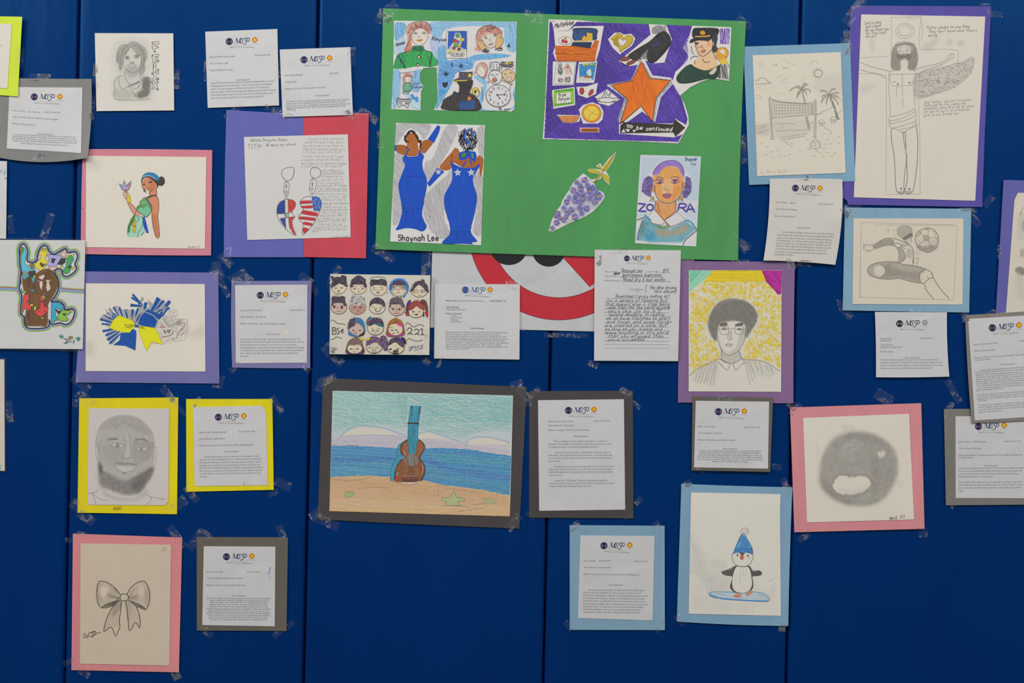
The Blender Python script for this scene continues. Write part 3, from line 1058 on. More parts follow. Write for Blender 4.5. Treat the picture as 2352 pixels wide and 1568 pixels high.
hang_statement('grey-mounted printed spanish statement with a blue ink smear', '468,1254 632.5,1255 631,1438 464.5,1435', CD, (505, 438, 832, 430), [
    (242, 640, 458, 640, 'Name of Artist, Dali'), (762, 640, 944, 640, 'Grade of Artist: 7'), (246, 722, 708, 722, '~Title of Artwork: el futuro las ninas coquet'), (242, 812, 748, 812, 'Medium of Artwork: lapiz marcador difuminar'),
    (570, 948, 750, 948, 'Artist Statement'), (250, 978, 1074, 982, 'primero yo  dibuje un lazo porque cuando yo era nina tenia muchos lazos'), (262, 1006, 1058, 1006, 'y  tengo todavia pero  antes los utilizaba con emocion pero cuando los'),
    (288, 1032, 1032, 1034, 'utilizo me siento como si me recordar a mi amiga[ Dana] ella utiliza'), (282, 1060, 1036, 1062, 'muchos  lazos\' hay  en mi corazon siempre me alegra que los utilice'),
    (282, 1088, 1040, 1090, 'siempre la llevo viendo 1 anos siendo amigas y vamos a tener 2 anos'), (248, 1116, 1074, 1118, 'siendo amigas pero tambien que ella me recuerde  esa nina que era feliz y'),
    (270, 1142, 1046, 1146, 'jugetona y eso es muy importante para mi ella me es esa nina que asi'), (248, 1168, 1070, 1174, 'bromas a todos para tira sacarle una sonrisa y el lazo tambien significa'),
    (262, 1196, 1056, 1202, 'moda y estilo yo era  una de las personas que queria ser muy aesthetic'), (276, 1224, 1040, 1228, 'pero yo no eso me ase recordar todos eso momentos felices y tristes'), (288, 1250, 1026, 1254, 'Cuando her nina gracias al que leyo esta gran o pequena historia')],
    back='451.8,1232.5 661.4,1233.5 658,1448.5 452,1447.5', backcol='615c54', amp=0.40, em=6.0,
    tapes=[(446, 1245, 40, 20, -50), (470, 1226, 36, 18, 30), (646, 1222, 34, 18, 70), (662, 1438, 34, 12, -40), (474, 1450, 34, 16, 38), (640, 1452, 30, 14, -40)])
CM = (1190, 870, 4.61)
hang_statement('charcoal-mounted full-length printed statement beside the ukulele drawing', '1235.7,918.8 1433,916.5 1436,1170 1238.5,1172.7', CM, (534, 333, 804, 323), [
    (318, 458, 586, 456, 'Name of Artist: Matteo Flores'), (800, 452, 972, 450, 'Grade of Artist: 7th'), (320, 502, 596, 500, '~Title of Artwork: "TripChanger"'), (318, 550, 754, 548, 'Medium of Artwork: Pencils and Colored Pencils'),
    (588, 616, 742, 615, 'Artist Statement'), (374, 668, 940, 666, 'This is a drawing of a blue ukulele I acquired on a vacation to'), (320, 698, 988, 696, 'Nicaragua. This ukulele is very important to me because I got it at a very'), (322, 728, 854, 726, 'young age and I got it at the place my grandma was born.'),
    (380, 786, 980, 784, 'I drew this from observation, I added lighter and darker values to'), (322, 816, 996, 813, 'add shading, and I used colored pencil techniques. I used blending stubs'), (322, 846, 992, 843, 'to mix colors to get the perfect shade needed for the sand and the wood'), (322, 878, 448, 878, 'of the ukulele.'),
    (378, 936, 1014, 932, 'This piece turned out to be how I expected it to turn out, I had a clear'), (324, 966, 1002, 962, 'vision in my mind and I knew what to do. If I were to do this project again, I'), (324, 994, 1002, 991, 'would have added more shading behind the ukulele and just overall make'), (324, 1026, 468, 1025, 'it look more 3-D.'),
    (378, 1084, 950, 1082, 'I named this "TripChanger" because it completely changed the'), (326, 1114, 1014, 1111, 'course of my trip. My mom has told me how when I would go to bed, I would'), (326, 1142, 778, 1142, 'bring the ukulele into my bed and sleep next to it.')],
    back='1215.5,897.8 1453.5,897 1455,1190 1215,1188.5', backcol='454143', amp=0.80, em=6.6,
    tapes=[(1228, 902, 34, 12, -45), (1438, 900, 30, 14, 30), (1212, 922, 18, 22, 0), (1218, 1184, 24, 10, 40), (1462, 930, 24, 10, 40), (1442, 1186, 22, 12, -30)])
CN = (740, 580, 4.704)
hang_statement('unmounted printed statement about a magical classroom, beside the canvas of faces', '998.5,652 1194,652.5 1193,825.5 997,823', CN, (1547, 403, 1814, 401), [
    (1336, 526, 1466, 526, '*Name of Artist:'), (1474, 527, 1746, 530, 'Joyshoanie Frometa Gonzalez'), (1808, 529, 1946, 530, '*Grade of Artist:'), (1954, 531, 1986, 531, '7th'),
    (1338, 596, 1476, 596, '~*Title of Artwork'), (1338, 620, 1550, 621, '~The Magical Classroom'), (1336, 666, 1510, 666, '*Medium of Artwork:'),
    (1364, 688, 1455, 688, '-   Canvas'), (1364, 711, 1516, 711, '-   Acrylic Marker'), (1364, 733, 1469, 733, '-   Sharpies'), (1364, 755, 1503, 755, '-   Color Pencils'), (1600, 824, 1750, 825, '*Artist Statement'),
    (1334, 867, 2000, 870, 'My inspiration for creating this piece was that I had never drawn my class'), (1334, 890, 1928, 893, 'before. I thought this artwork was important because it shows the'), (1334, 914, 1992, 916, 'personality of the classroom and each person in it. Something I am most'),
    (1334, 936, 2004, 940, 'proud of while making this piece was that I did not get frustrated and give'), (1334, 956, 1972, 960, 'up on it. The process for creating this piece was, first we took the canvas'), (1334, 978, 2012, 983, 'and a bottle cap from a water bottle to trace the circles for each individual'),
    (1334, 1000, 1938, 1005, 'head and sketch the rest of their features. Then, I started to gather'), (1334, 1023, 2000, 1028, 'different types of coloring materials, like color pencils, paint markers, and'), (1334, 1046, 1586, 1047, 'sharpies to make it colorful.')],
    depth=5.2, amp=1.10, em=6.2, blue='2a5288', tapes=[(1180, 655, 40, 20, 20), (1010, 832, 28, 8, -75)])
CDN = (1570, 890, 7.466)
hang_statement('small grey-mounted printed statement overlapping the foot of the mauve mount', '1598,920 1766.5,922 1764,1076 1594,1073', CDN, (599, 412, 1041, 402), [
    (244, 678, 552, 680, 'Name of Artist, Eden'), (1028, 688, 1310, 690, 'Grade of Artist, 7th'), (246, 792, 666, 794, '~Title of Artwork:  Ms Escobar'), (240, 906, 900, 912, 'Medium of Artwork: pencil, blender, markers,'),
    (676, 1058, 922, 1060, 'Artist Statement:'), (262, 1092, 1336, 1100, 'I chose to draw Ms Escobar because they are a very supportive teacher,'), (272, 1128, 1330, 1136, 'and they are very kind. I used drawing from observation and shading, I'),
    (248, 1164, 1350, 1174, 'made sure that the shading was good. I use these techniques to make my'), (240, 1200, 1356, 1210, 'art look better and more proportional. The art turned out like I expected it'), (240, 1238, 1358, 1248, 'to be, because it used the right proportions for it. I am mostly proud of the'), (486, 1278, 1104, 1282, 'shading, it took a while to get it just right.')],
    back='1590.5,909.5 1775.5,913 1769,1083.5 1588.5,1080', backcol='5e5b53', depth=6.5, amp=0.75, em=6.2, lifts=[(1770, 1083, 4, 50)],
    tapes=[(1668, 915, 40, 12, 6), (1784, 1072, 24, 14, 5), (1608, 1080, 20, 10, 30)])
CK = (1740, 400, 7.127)
hang_statement('unmounted curving printed statement about beach volleyball, under the light blue mount', '1768,410.5 1935,411.5 1918.5,608 1753.5,598', CK, (620, 227, 1022, 228), [
    (294, 472, 490, 474, 'Name of Artist:'), (530, 484, 620, 486, 'Nurka'), (984, 498, 1248, 506, 'Grade of Artist: 7th'), (290, 580, 652, 596, '~Title of Artwork: My Pastime'), (276, 698, 614, 706, 'Medium of Artwork: Pencil'),
    (642, 888, 860, 892, 'Artist Statement'), (400, 956, 1248, 990, 'I drew a beach volleyball scene because it is my favorite sport'), (320, 1004, 1246, 1036, 'and whenever I go to the beach I always see people playing it and it'),
    (318, 1050, 1212, 1086, 'inspires me to play. The art skills I used was shading and drawing'), (310, 1094, 1210, 1132, 'from observation. You might not know but I had a totally different'), (306, 1140, 1196, 1174, 'idea for a project that was drawing a plushie. I changed my mind'),
    (298, 1184, 1210, 1222, 'because it didn\'t really have the shading that I wanted to practice'), (292, 1232, 1116, 1262, 'and I wanted to draw something that I liked more. I proud of'), (288, 1278, 1154, 1312, 'everything in this drawing because I have never experienced a'), (280, 1322, 594, 1334, 'drawing like this before.')],
    depth=9, amp=0.80, mids=[(0, -1.5), (6, 0), (0, -2), (4, 0)], lifts=[(1758, 600, 4, 70), (1930, 500, 5, 80)], tapes=[(1842, 409, 50, 12, 0), (1846, 604, 34, 14, 3)], em=6.4,
    white=dict(col='c0bcb6', rough=0.5, mottle=0.03, bump=0.2, spec=0.3))
CG = (1980, 700, 5.226)
hang_statement('unmounted printed spanish statement with a black and white letterhead, under the footballer', '2009.5,716 2175,717 2180.5,864.5 2012,866', CG, (451, 225, 755, 211), [
    (216, 412, 364, 412, 'Name of Artist:'), (216, 436, 347, 437, 'angel.bonilla'), (690, 408, 862, 408, 'Grade of Artist: 7'), (218, 488, 370, 488, '~Title of Artwork:'), (218, 514, 480, 514, '~El jugador que logro todo'), (216, 569, 375, 569, 'Artwork: Pencils'),
    (516, 642, 688, 642, 'Artist Statement:'), (224, 668, 914, 665, 'Mi obra se inspira en el futbol porque es mi suenos convertirme en'), (218, 700, 968, 697, 'futbolista professional. Y mi papa me enseno cuando era chiquito y el me'),
    (220, 734, 982, 731, 'inspira en hacerla y la obra quedo como debia de sobresalo se me ocurrio.'), (220, 768, 846, 765, 'Porque es mi sueno y es un deporte muy importante para mi')],
    depth=6, amp=0.90, mids=[(0, 0), (-2, 0), (0, 1), (1, 0)], em=6.0, mono=True, tapes=[(2106, 718, 34, 12, 8)])
hang_statement('wide grey-mounted printed statement with three paragraphs, cut off by the frame', '2223.5,732 2400,722 2400,955 2239,965.5', CG, (1565, 275, 1883, 243), [
    (1336, 486, 1626, 465, 'Name of Artist: Simon Badel'), (1890, 441, 2080, 432, 'Grade of Artist: 7th'), (1344, 562, 1596, 546, '~Title of Artwork: Stardog'), (1346, 645, 2110, 590, 'Medium of Artwork: For this piece of artwork I only used pencils because'), (1350, 672, 1544, 659, 'its black and white'),
    (1664, 724, 1844, 713, 'Artist Statement:'), (1416, 796, 2110, 738, 'I sketched my dog because he means the world to me, if not'), (1360, 826, 2110, 764, 'for him I wouldn\'t be brave just like he is. A technique I used for the'), (1366, 852, 2110, 792, 'artwork was mostly shading because since its a dog you need'),
    (1366, 878, 2110, 818, 'details on it so that way its just not the fur and the how I just'), (1366, 904, 2110, 844, 'shaded the body from the outside, I covered my my pencil with a'), (1370, 930, 2110, 872, 'black marker then I started shading so it gave a super cool to'), (1372, 956, 2110, 898, 'the shading. I also did this piece of artwork because every time'),
    (1374, 982, 2110, 926, 'from school hes already so excited because he smells me when'), (1378, 1008, 2110, 954, 'I go in he starts jumping at me, and that makes me so happy he'), (1374, 1034, 1688, 1010, 'gets excited when he sees me'),
    (1380, 1086, 2110, 1034, 'The thing I\'m proud of my work is that every time I see it I see'), (1380, 1112, 2110, 1060, 'how he was feeling because I took a picture of him the day we'), (1382, 1138, 2110, 1086, 'adopted him and I liked the picture a lot so I decided to do it'), (1386, 1160, 1500, 1152, 'of art work'),
    (1390, 1214, 2110, 1164, 'The title of my artwork is "stardog" because one day the dogs'), (1390, 1240, 2110, 1192, 'owner wanted to give him a treat that was in the shape of star'), (1392, 1268, 2110, 1218, 'so much that he wanted more and also the title is "stardog"'), (1396, 1294, 1690, 1274, 'dogs hair shines like a star.')],
    back='2217,723.5 2405,712 2405,961 2232,971', backcol='7b7771', depth=9, amp=0.70, bmids=[(0, 0), (0, 0), (0, 1), (-2, 0)], em=6.0,
    tapes=[(2303, 722, 34, 12, -8), (2276, 718, 24, 10, -20), (2215, 728, 24, 12, 80)])
CY = (1790, 900, 4.185)
hang_statement('lower grey-mounted printed statement partly covered by another statement', '2194.5,955.5 2400,956 2400,1144 2195,1143.5', CY, (1915, 331, 2162, 320), [
    (1722, 486, 1845, 484, 'Name of Artist:'), (1866, 483, 1992, 482, 'Nyla Barrientos'), (2156, 480, 2318, 480, 'Grade of Artist: 7th'), (1724, 549, 1938, 548, '~Title of Artwork: Hello Kitty'), (1724, 615, 2336, 609, 'Medium of Artwork: Im using color pencils so I can shade the picture and'), (1722, 636, 1866, 636, 'im using markers'),
    (1966, 715, 2100, 716, 'Artist Statement:'), (1722, 739, 2352, 735, 'I chose this drawing because it means a lot to me because when I was little'), (1722, 766, 2330, 762, 'me and my mom would always watch Hello Kitty every chance we got. My'), (1722, 792, 2304, 790, 'mom loves Hello Kitty so much that she has a Hello Kitty tattoo.I used'), (1724, 818, 2052, 818, 'shading, and drawing from observation.'),
    (1722, 874, 2336, 870, 'My art work is inspired by my mom because when I was little I never knew'), (1722, 900, 2336, 896, 'about Hello Kitty but when she told me about it, I used to watch it a lot of'), (1722, 928, 2324, 924, 'times. It would be this Hello Kitty movie that I used to play over and over'), (1724, 956, 1774, 956, 'again.')],
    back='2168,939 2405,937 2405,1158 2172.5,1160', backcol='75736e', depth=4, amp=0.60, em=6.0,
    tapes=[(2180, 938, 34, 14, -60), (2184, 1150, 34, 16, 60), (2176, 962, 24, 14, 80)])
CP = (1280, 1090, 4.126)
hang_statement('light-blue-mounted printed statement about a snowy penguin', '1333,1229 1503.3,1230.5 1499,1424.5 1327.5,1419', CP, (442, 672, 686, 666), [
    (248, 822, 368, 822, 'Name of Artist:'), (392, 821, 510, 822, 'Masha Kucher'), (726, 826, 860, 828, 'Grade of Artist:7'), (250, 884, 506, 884, '~Title of Artwork: Snowy penguin'), (248, 948, 774, 954, 'Medium of Artwork: pencils,colored pencils, and blending pencil'),
    (486, 1050, 624, 1051, 'Artist Statement:'), (294, 1098, 826, 1102, 'My artwork was inspired by my stuffed animal named Benji that I'), (246, 1122, 794, 1128, 'bring on trips and sometimes to school, my piece turned out how I'), (246, 1148, 858, 1156, 'expected it to be because I made sure to include detail and put hard work'),
    (246, 1174, 824, 1182, 'into my piece. For example, I thought of the stuffed animal that I bring,'), (246, 1200, 838, 1208, 'everywhere with me and decided to draw him because he means a lot to'), (246, 1228, 854, 1236, 'me. Sometimes, I imagine him snowboarding down a snowy mountain and'),
    (246, 1254, 820, 1262, 'having a lot of fun. To make this artwork I used color pencils, blending'), (246, 1280, 788, 1288, 'pencils and shading to make it a bit more realistic, then I drew the'), (246, 1306, 784, 1312, 'background to make it look like its going down a snowy mountain.')],
    back='1308.5,1205.5 1526.5,1207 1527,1446.5 1308.5,1446', backcol='799bb1', amp=0.45, em=6.2,
    tapes=[(1320, 1207, 30, 14, -40), (1514, 1208, 30, 14, 45), (1306, 1436, 24, 14, 50), (1516, 1440, 30, 14, -45)])
# ---------------------------------------------------------------- drawings and posters
PEN = '55534f'
LT = '8b8881'
VL = 'a8a49b'


def hang(name, label, cat, front, back=None, backcol=None, depth=2.5, amp=0.5, frontcol=None, tones=None, crop=None, at=None,
         mids=None, bmids=None, lifts=(), tapes=(), outline=None, gap=0.0011, sname='drawing_sheet', wl=0.3, bextra=None, bback=None):
    q = pts(back if back is not None else front)
    th = Hung(name, label, cat, at or tuple((q[2] + q[3]) / 2), depth, amp, wl, None, lifts)
    lay = 0.0004
    if back is not None:
        sheet(th, 'backing_sheet', q, paper(backcol, 0.7, 0.09, 0.1), 0.0003, bmids, tones=bextra, outline=bback)
        lay = 0.0003 + gap
    T = None
    if tones and crop:
        T = []
        for t in tones:
            P = pts(t[0]) / crop[2] + np.array(crop[:2])
            if len(t) > 4 and t[4]:
                P = catmull(P, True, 4)
            T.append((P, t[1], t[2], t[3] / crop[2] + 0.6))
    sh = sheet(th, sname, front, paper(**(frontcol or CREAM)), lay, mids, tones=T, outline=outline)
    TAPES.append((th, tapes))
    return th, sh


def cream(c, **k):
    d = dict(CREAM); d['col'] = c; d.update(k)
    return d


def ell(cx, cy, rx, ry=None, n=22):
    ry = ry or rx
    t = np.linspace(0, 2 * math.pi, n, endpoint=False)
    return np.stack([cx + rx * np.cos(t), cy + ry * np.sin(t)], 1)


def star(cx, cy, R, r, rot=-90, n=5):
    a = np.radians(rot + np.arange(2 * n) * 180 / n)
    k = np.where(np.arange(2 * n) % 2 == 0, R, r)
    return np.stack([cx + k * np.cos(a), cy + k * np.sin(a)], 1)


# lime sheet at the edge
th, sh = hang('lime_mounted_drawing', 'lime green construction paper with a blank cream sheet, cut off at the top corner', 'drawing', '-20,53 27,55 17,203 -20,201', '-20,37 51,38.5 41,221.5 -20,217', 'bedf3c',
              depth=9, amp=0.8, frontcol=cream('cbc5ba'), lifts=[(45, 215, 3, 60)], tapes=[(45, 133, 46, 20, 93)])
A = Art(th, sh, 'pencil_marking', (0, 0, 4.1255), grain=0.6); A.Wr(0, 436, 22, 434, 10, 'in', LT, 0.8); A.done()

# ---- pencil portrait with lettering
C = (0, 0, 4.1255)
hair = '1105,585 1108,520 1125,460 1165,425 1215,422 1240,400 1290,402 1345,435 1385,480 1390,540 1368,600 1372,650 1350,700 1322,690 1340,600 1335,540 1300,500 1262,455 1235,440 1200,490 1175,540 1160,590 1150,640 1140,670 1128,620'
th, sh = hang('pencil_portrait', 'square unmounted pencil portrait of a youth beside upright block lettering', 'drawing', '217.8,76 398,76.5 400,253.5 221.5,255', frontcol=cream('c9c5bd'), crop=C,
              tones=[('1080,740 1420,740 1425,940 1250,960 1090,940', '8c8780', .28, 40, 1), ('1105,400 1390,400 1400,700 1100,700', '8c8780', .25, 60, 1), (hair, '6f6c67', .55, 14, 1), ('1350,740 1420,740 1418,880 1380,920 1310,930 1300,880 1350,850', '504e4b', .8, 10, 1),
                     ('1190,530 1225,528 1225,560 1190,560', '504e4b', .5, 8, 1), ('1270,520 1315,520 1315,550 1270,550', '504e4b', .5, 8, 1), ('1228,585 1270,580 1272,602 1232,604', '504e4b', .45, 8, 1), ('1195,640 1340,630 1330,690 1250,730 1190,690', '7a7671', .5, 20, 1),
                     ('1090,850 1250,860 1240,930 1095,930', '84807a', .35, 24, 1)], tapes=[(219, 172, 54, 12, 92), (406, 182, 46, 12, 92), (212, 250, 64, 11, 92)], amp=0.7)
A = Art(th, sh, 'drawn_portrait', C, grain=0.35)
A.LL(hair + '|1165,560 1170,610 1190,650 1230,680 1275,683 1310,665 1330,620 1338,570|1180,680 1182,720 1205,770 1240,810 1280,845 1320,815 1335,760 1322,700|1165,715 1128,725 1130,790 1155,842 1180,838 1225,805|1240,440 1265,480 1300,510 1340,530|1235,440 1215,480 1185,520|1225,425 1180,450 1150,520 1140,580|1270,415 1320,450 1355,510 1360,580|1330,450 1370,520 1365,600|1130,480 1120,560 1128,600|1350,480 1380,470|1370,560 1392,545', 1.3, '4c4a47')
A.LL('1180,545 1200,535 1225,540|1268,528 1295,520 1320,528|1182,560 1205,568 1228,560|1275,540 1300,545 1315,540|1228,590 1240,600 1255,602 1270,594', 1.1, '5a5753'); A.LL('1205,618 1235,608 1255,606 1285,612 1290,625 1260,640 1225,636 1205,620|1205,620 1250,624 1288,622', .8, '5a5753')
A.E(1206, 548, 12, 8, col='5a5752'); A.E(1296, 532, 12, 8, col='5a5752'); A.LL('1130,460 1160,470 1150,520|1300,440 1330,490 1345,530|1250,425 1290,470 1330,520|1370,500 1365,560 1350,640|1125,540 1140,600 1135,650', .9, '66635e')
A.LL('1145,560 1135,600 1145,640 1162,640|1155,570 1150,610 1160,628|1135,720 1100,745 1082,790 1090,850 1080,900 1095,940 1200,948 1330,945 1420,935|1340,700 1365,735 1420,740 1425,800 1415,870 1380,920|1230,810 1250,860 1285,900 1300,930|1350,750 1360,800 1330,850 1300,880|1225,800 1270,795 1320,765|1228,810 1270,806 1325,775|1400,745 1385,790 1400,850 1370,900|1360,760 1390,775 1415,770|1330,855 1280,890 1260,890|1290,905 1330,915 1380,905', 1.2, '4c4a47')
for i in range(8):
    A.E(1238 + i * 11, 804 - i * 4.2 + (3 if i % 2 else 0), 5, line='4a4845', lw=0.9)
A.E(1220, 820, 7, line='4a4845'); A.E(1276, 910, 9, line='4a4845'); A.E(1312, 818, 6, line='4a4845')
A.LL('1165,450 1150,520 1135,570|1190,440 1170,500 1155,550|1212,432 1195,480 1178,520|1262,420 1300,460 1335,500|1290,412 1330,450 1360,500|1320,430 1355,470 1375,520|1345,560 1350,620 1340,660|1360,600 1356,650 1345,690|1115,500 1112,560 1108,590', .9, '66635e')
A.H('1352,760 1415,760 1412,860 1380,910 1320,925 1305,895 1345,850', '4a4846', 70, 1.7, 1.0, 18)
A.done()
A = Art(th, sh, 'drawn_lettering', C, grain=0.2)
blk = {'F': '1436,402 1505,392 1507,415 1462,420 1462,438 1496,436 1497,455 1470,458 1475,492 1460,494 1448,460 1440,440 1450,415', 'E': '1440,520 1505,512 1505,530 1468,535 1468,545 1498,542 1500,558 1470,562 1470,575 1504,570 1505,585 1446,590 1450,560 1440,545',
       'L': '1455,600 1478,598 1474,655 1505,655 1503,672 1448,675 1452,640', 'I': '1436,690 1504,684 1505,700 1480,705 1482,735 1505,735 1505,755 1440,757 1440,740 1460,738 1458,708 1438,708', 'X': '1432,772 1455,768 1472,798 1488,768 1503,770 1485,808 1503,850 1485,852 1468,822 1452,845 1434,845 1455,808'}
for b in blk.values():
    A.L(b, 1.3, '3c3a38', True, False)
A.LL('1440,405 1452,414|1496,440 1500,455|1462,488 1474,492|1440,522 1450,534|1496,575 1505,586|1452,604 1458,640|1495,660 1505,672|1442,692 1456,704|1480,742 1504,752|1436,775 1446,790|1488,840 1502,850|1490,772 1500,776', 1.9, '3c3a38')
A.done()

# ---- heart key rings, purple and red mount
C = (500, 240, 4.239)
th = Hung('culture_poster', 'purple and red two-part sheet with a drawing of two flag heart key rings', 'poster', (690, 592), 2.5, 0.5, 0.3, None, [(845, 450, 3, 90)])
sheet(th, 'purple_sheet', '520,252.5 697,262.5 697,590.5 514,590.5', paper('5c60a6', 0.7, 0.1, 0.1), 0.0003, [(0, 0), (0, 0), (0, 0), (-1, 0)])
sheet(th, 'red_sheet', '696,263 847,259.5 840.5,593 697.5,590', paper('ba4452', 0.7, 0.1, 0.1), 0.0005)
sh = sheet(th, 'drawing_sheet', '560.3,314.5 799,308.3 805.5,544.5 568,551', paper(**cream('c3c2bf', bump=.12)), 0.0016)
A = Art(th, sh, 'drawn_key_ring', C, grain=0.15)
for ring, tag_, big in (('745,640 735,615 690,612 640,630 622,665 630,700 655,735 690,740 720,725 740,690', '655,755 648,790 645,850 655,880 682,880 692,840 697,790 690,758', 0), ('905,640 915,620 950,615 985,625 1003,655 998,690 975,712 935,712 905,690', '912,725 898,770 893,820 905,865 930,865 950,830 960,780 958,735', 1)):
    A = A.next('drawn_key_ring')
    A.L(ring, 1.5, '6f6e6c', True)
    if not big:
        A.L('742,635 735,690 715,725 680,742 650,725 628,690', 1.0, '8a8886')
    A.L(tag_, 1.3, '6f6e6c', True)
A.E(671, 750, 9, 13, line='6a6967'); A.E(667, 890, 11, line='6a6967'); A.E(668, 912, 14, 8, line='7a7977'); A.E(926, 727, 9, 13, line='6a6967'); A.E(920, 872, 13, 10, line='6a6967')
for x, y in ((668, 797), (921, 776)):
    A.LL(f'{x},{y - 13} {x},{y + 13}|{x - 9},{y - 13} {x + 9},{y - 13}|{x - 9},{y + 13} {x + 9},{y + 13}', 1.6, '4a4950', sm=False)
for x, y in ((666, 850), (915, 822)):
    A.L(f'{x},{y + 18} {x - 16},{y - 2} {x - 10},{y - 14} {x},{y - 6} {x + 10},{y - 14} {x + 16},{y - 2} {x},{y + 18}', 1.2, '5f5e60')
A = A.next('drawn_heart', 'half heart with blue and red fields and a white cross')
A.F('612,948 655,930 655,1058 575,1062 578,1010 590,975', '143c8e', False)
A.H('612,948 655,930 655,1058 575,1062 578,1010', '0f2f78', 80, 2, 1, 20, var=.2)
A.F('605,1110 660,1104 664,1205 640,1175 618,1140', '143c8e')
A.F('684,920 720,925 750,945 760,980 745,1015 712,1048 690,1048 682,980', 'c4382c')
A.H('690,925 750,950 755,990 712,1045 690,1045', 'a82a24', 75, 2.2, 1, 18, var=.2)
A.F('690,1100 735,1090 752,1090 728,1130 728,1190 760,1270 738,1262 700,1200', 'b23a34')
A.LL('684,920 655,925 612,945 585,980 575,1050 590,1110 620,1160 665,1215 735,1265 765,1272 740,1215 725,1150 728,1120 752,1092 722,1052 752,1000 760,965 735,932 684,920|655,930 657,1100 665,1210|684,920 690,1100 700,1200|575,1065 655,1060 722,1050|605,1110 690,1098 752,1090|652,1065 686,1062 686,1092 655,1094 652,1065|662,1072 676,1088|676,1070 664,1086', 1.1, '5b5350')
# usa heart half
A = A.next('drawn_heart', 'half heart with stars and red stripes')
A.F('914,895 960,893 995,912 1014,950 1010,990 990,1030 935,1032 925,980', '2d5bb2')
A.H('914,895 960,893 995,912 1014,950 1010,990 990,1030 935,1032 925,980', '2450a0', 60, 2.6, 1, 14, var=.2)
for s_ in ('800,942 916,936 916,958 806,962', '806,992 922,984 926,1004 822,1006', '820,1036 850,1032 975,1058 965,1084 818,1060', '790,1094 850,1094 950,1108 948,1128 798,1112', '826,1150 850,1144 926,1162 914,1178 832,1164', '830,1204 850,1198 882,1212 860,1244 838,1250'):
    A.F(s_, 'b52230', False); A.L(s_, 1.2, 'a01a28', True)
A.LL('914,893 870,895 825,915 800,955 815,990 838,1028 812,1058 786,1090 800,1125 832,1165 824,1215 828,1268 860,1245 920,1180 975,1080 1010,990|805,965 920,958|935,1032 1000,1035|812,1062 838,1030', 1.1, '5b5350')
for x, y in ((955, 925), (988, 950), (948, 960), (980, 975), (958, 1000), (988, 1000), (935, 940)):
    A.L(star(x, y, 11, 5), 0.8, '8a9cba', True, False)
A.done()
A = Art(th, sh, 'handwriting', C, grain=0.2)
A.Wr(322, 360, 680, 352, 16, 'Natalia Ranguiez Reyes', '63625f', .9)
A.Wr(292, 432, 445, 415, 26, 'TITle:', '63625f', .9); A.Wr(470, 408, 764, 396, 15, 'All about my culture', '6a6966', .9)
for i, (x0, y0, x1, t) in enumerate([(870, 345, 1228, 'I choose to draw dominican'), (842, 375, 1226, 'republic because I care about'), (826, 412, 1224, 'the culture and in my family we'), (830, 443, 1240, 'often go to dominican republic every'), (830, 474, 1214, '1-2 times and I like most.'),
        (822, 514, 1226, 'To draw this drawing I used'), (818, 548, 1224, 'a regular pencil and markers,'), (816, 582, 1262, 'very simple stuff. Dominican republic'), (812, 612, 1214, 'is created by a rich fusion of'), (1004, 650, 1214, 'taino indigenous,'), (1010, 680, 1236, 'african and European'),
        (1010, 708, 1226, 'influence. Not an'), (996, 742, 1230, 'work let turn out'), (985, 770, 1228, 'how I expected it'), (975, 798, 1264, 'but because with enough,'), (972, 826, 1266, 'I was cafion so can then'), (962, 850, 1256, 'I will so the attention and'), (950, 880, 1262, 'details of me with this'),
        (946, 910, 1256, 'one line of work I was'), (1004, 935, 1250, 'thinking of that is'), (1018, 972, 1272, 'people get and dominican'), (1025, 1005, 1256, 'people and one of'), (1016, 1035, 1270, 'them. During this drew'), (1004, 1062, 1268, 'I learn this seat on'), (995, 1090, 1256, 'short person. When is'),
        (980, 1120, 1260, 'or African to the work'), (968, 1142, 1256, 'important. In place and'), (955, 1172, 1240, 'it was cool the way I'), (936, 1200, 1262, 'account it to me I will'), (926, 1222, 1256, 'my best and how is work now'), (918, 1244, 1262, 'mind.')]):
    A.Wr(x0, y0, x1 if t != 'mind.' else 990, y0 + (2 if i % 2 else -3), 13, t, '8b8a87', .7, jit=.5)
A.Wr(1115, 1292, 1290, 1284, 8, 'natalia ranguiez', '8a8986', .6)
A.done()
TAPES.append((th, [(537, 254, 52, 16, -42), (648, 262, 50, 16, 18), (846, 265, 50, 18, 35), (518, 585, 40, 20, -45), (522, 598, 34, 18, 50), (836, 290, 22, 10, 80)]))

# ---- girl with a blue headscarf, pink mount
C = (0, 330, 4.704)
th, sh = hang('headscarf_girl_drawing', 'pink-mounted marker drawing of a girl in green holding a small lilac crown', 'drawing', '197.6,357.5 474,360.5 470.5,571.3 197,567.5', '190,342.5 487.5,344.5 484.7,586.5 185.5,583', 'c27a88', frontcol=cream('cfc8bb'), crop=C,
              tones=[('930,150 1100,200 1050,280 940,260', '9c968a', .35, 60), ('1380,1000 1370,1010 1560,990 1540,960 1400,960', '7fb3a2', .5, 14, 1)], bmids=[(0, -1), (0, 0), (0, 1), (-1, 0)], amp=.45)
A = Art(th, sh, 'drawn_girl', C, grain=0.1)
SK = 'c47f5c'
A.F('1612,500 1690,460 1690,560 1712,605 1715,700 1708,800 1722,990 1715,1010 1688,1012 1655,900 1640,760 1640,665 1585,590 1618,560', SK)
A.F('1685,760 1722,990 1715,1010 1688,1012 1655,900 1645,760', 'b8704f')
A.F('1340,510 1380,500 1400,560 1410,640 1470,710 1530,765 1455,770 1385,650 1360,590', 'c98d76')
A.F('1340,510 1355,495 1385,520 1395,560 1370,590 1345,560', 'c79c92')
A.F('1530,470 1545,400 1590,360 1640,370 1690,420 1692,470 1660,510 1625,520 1590,505 1555,470', SK, True)
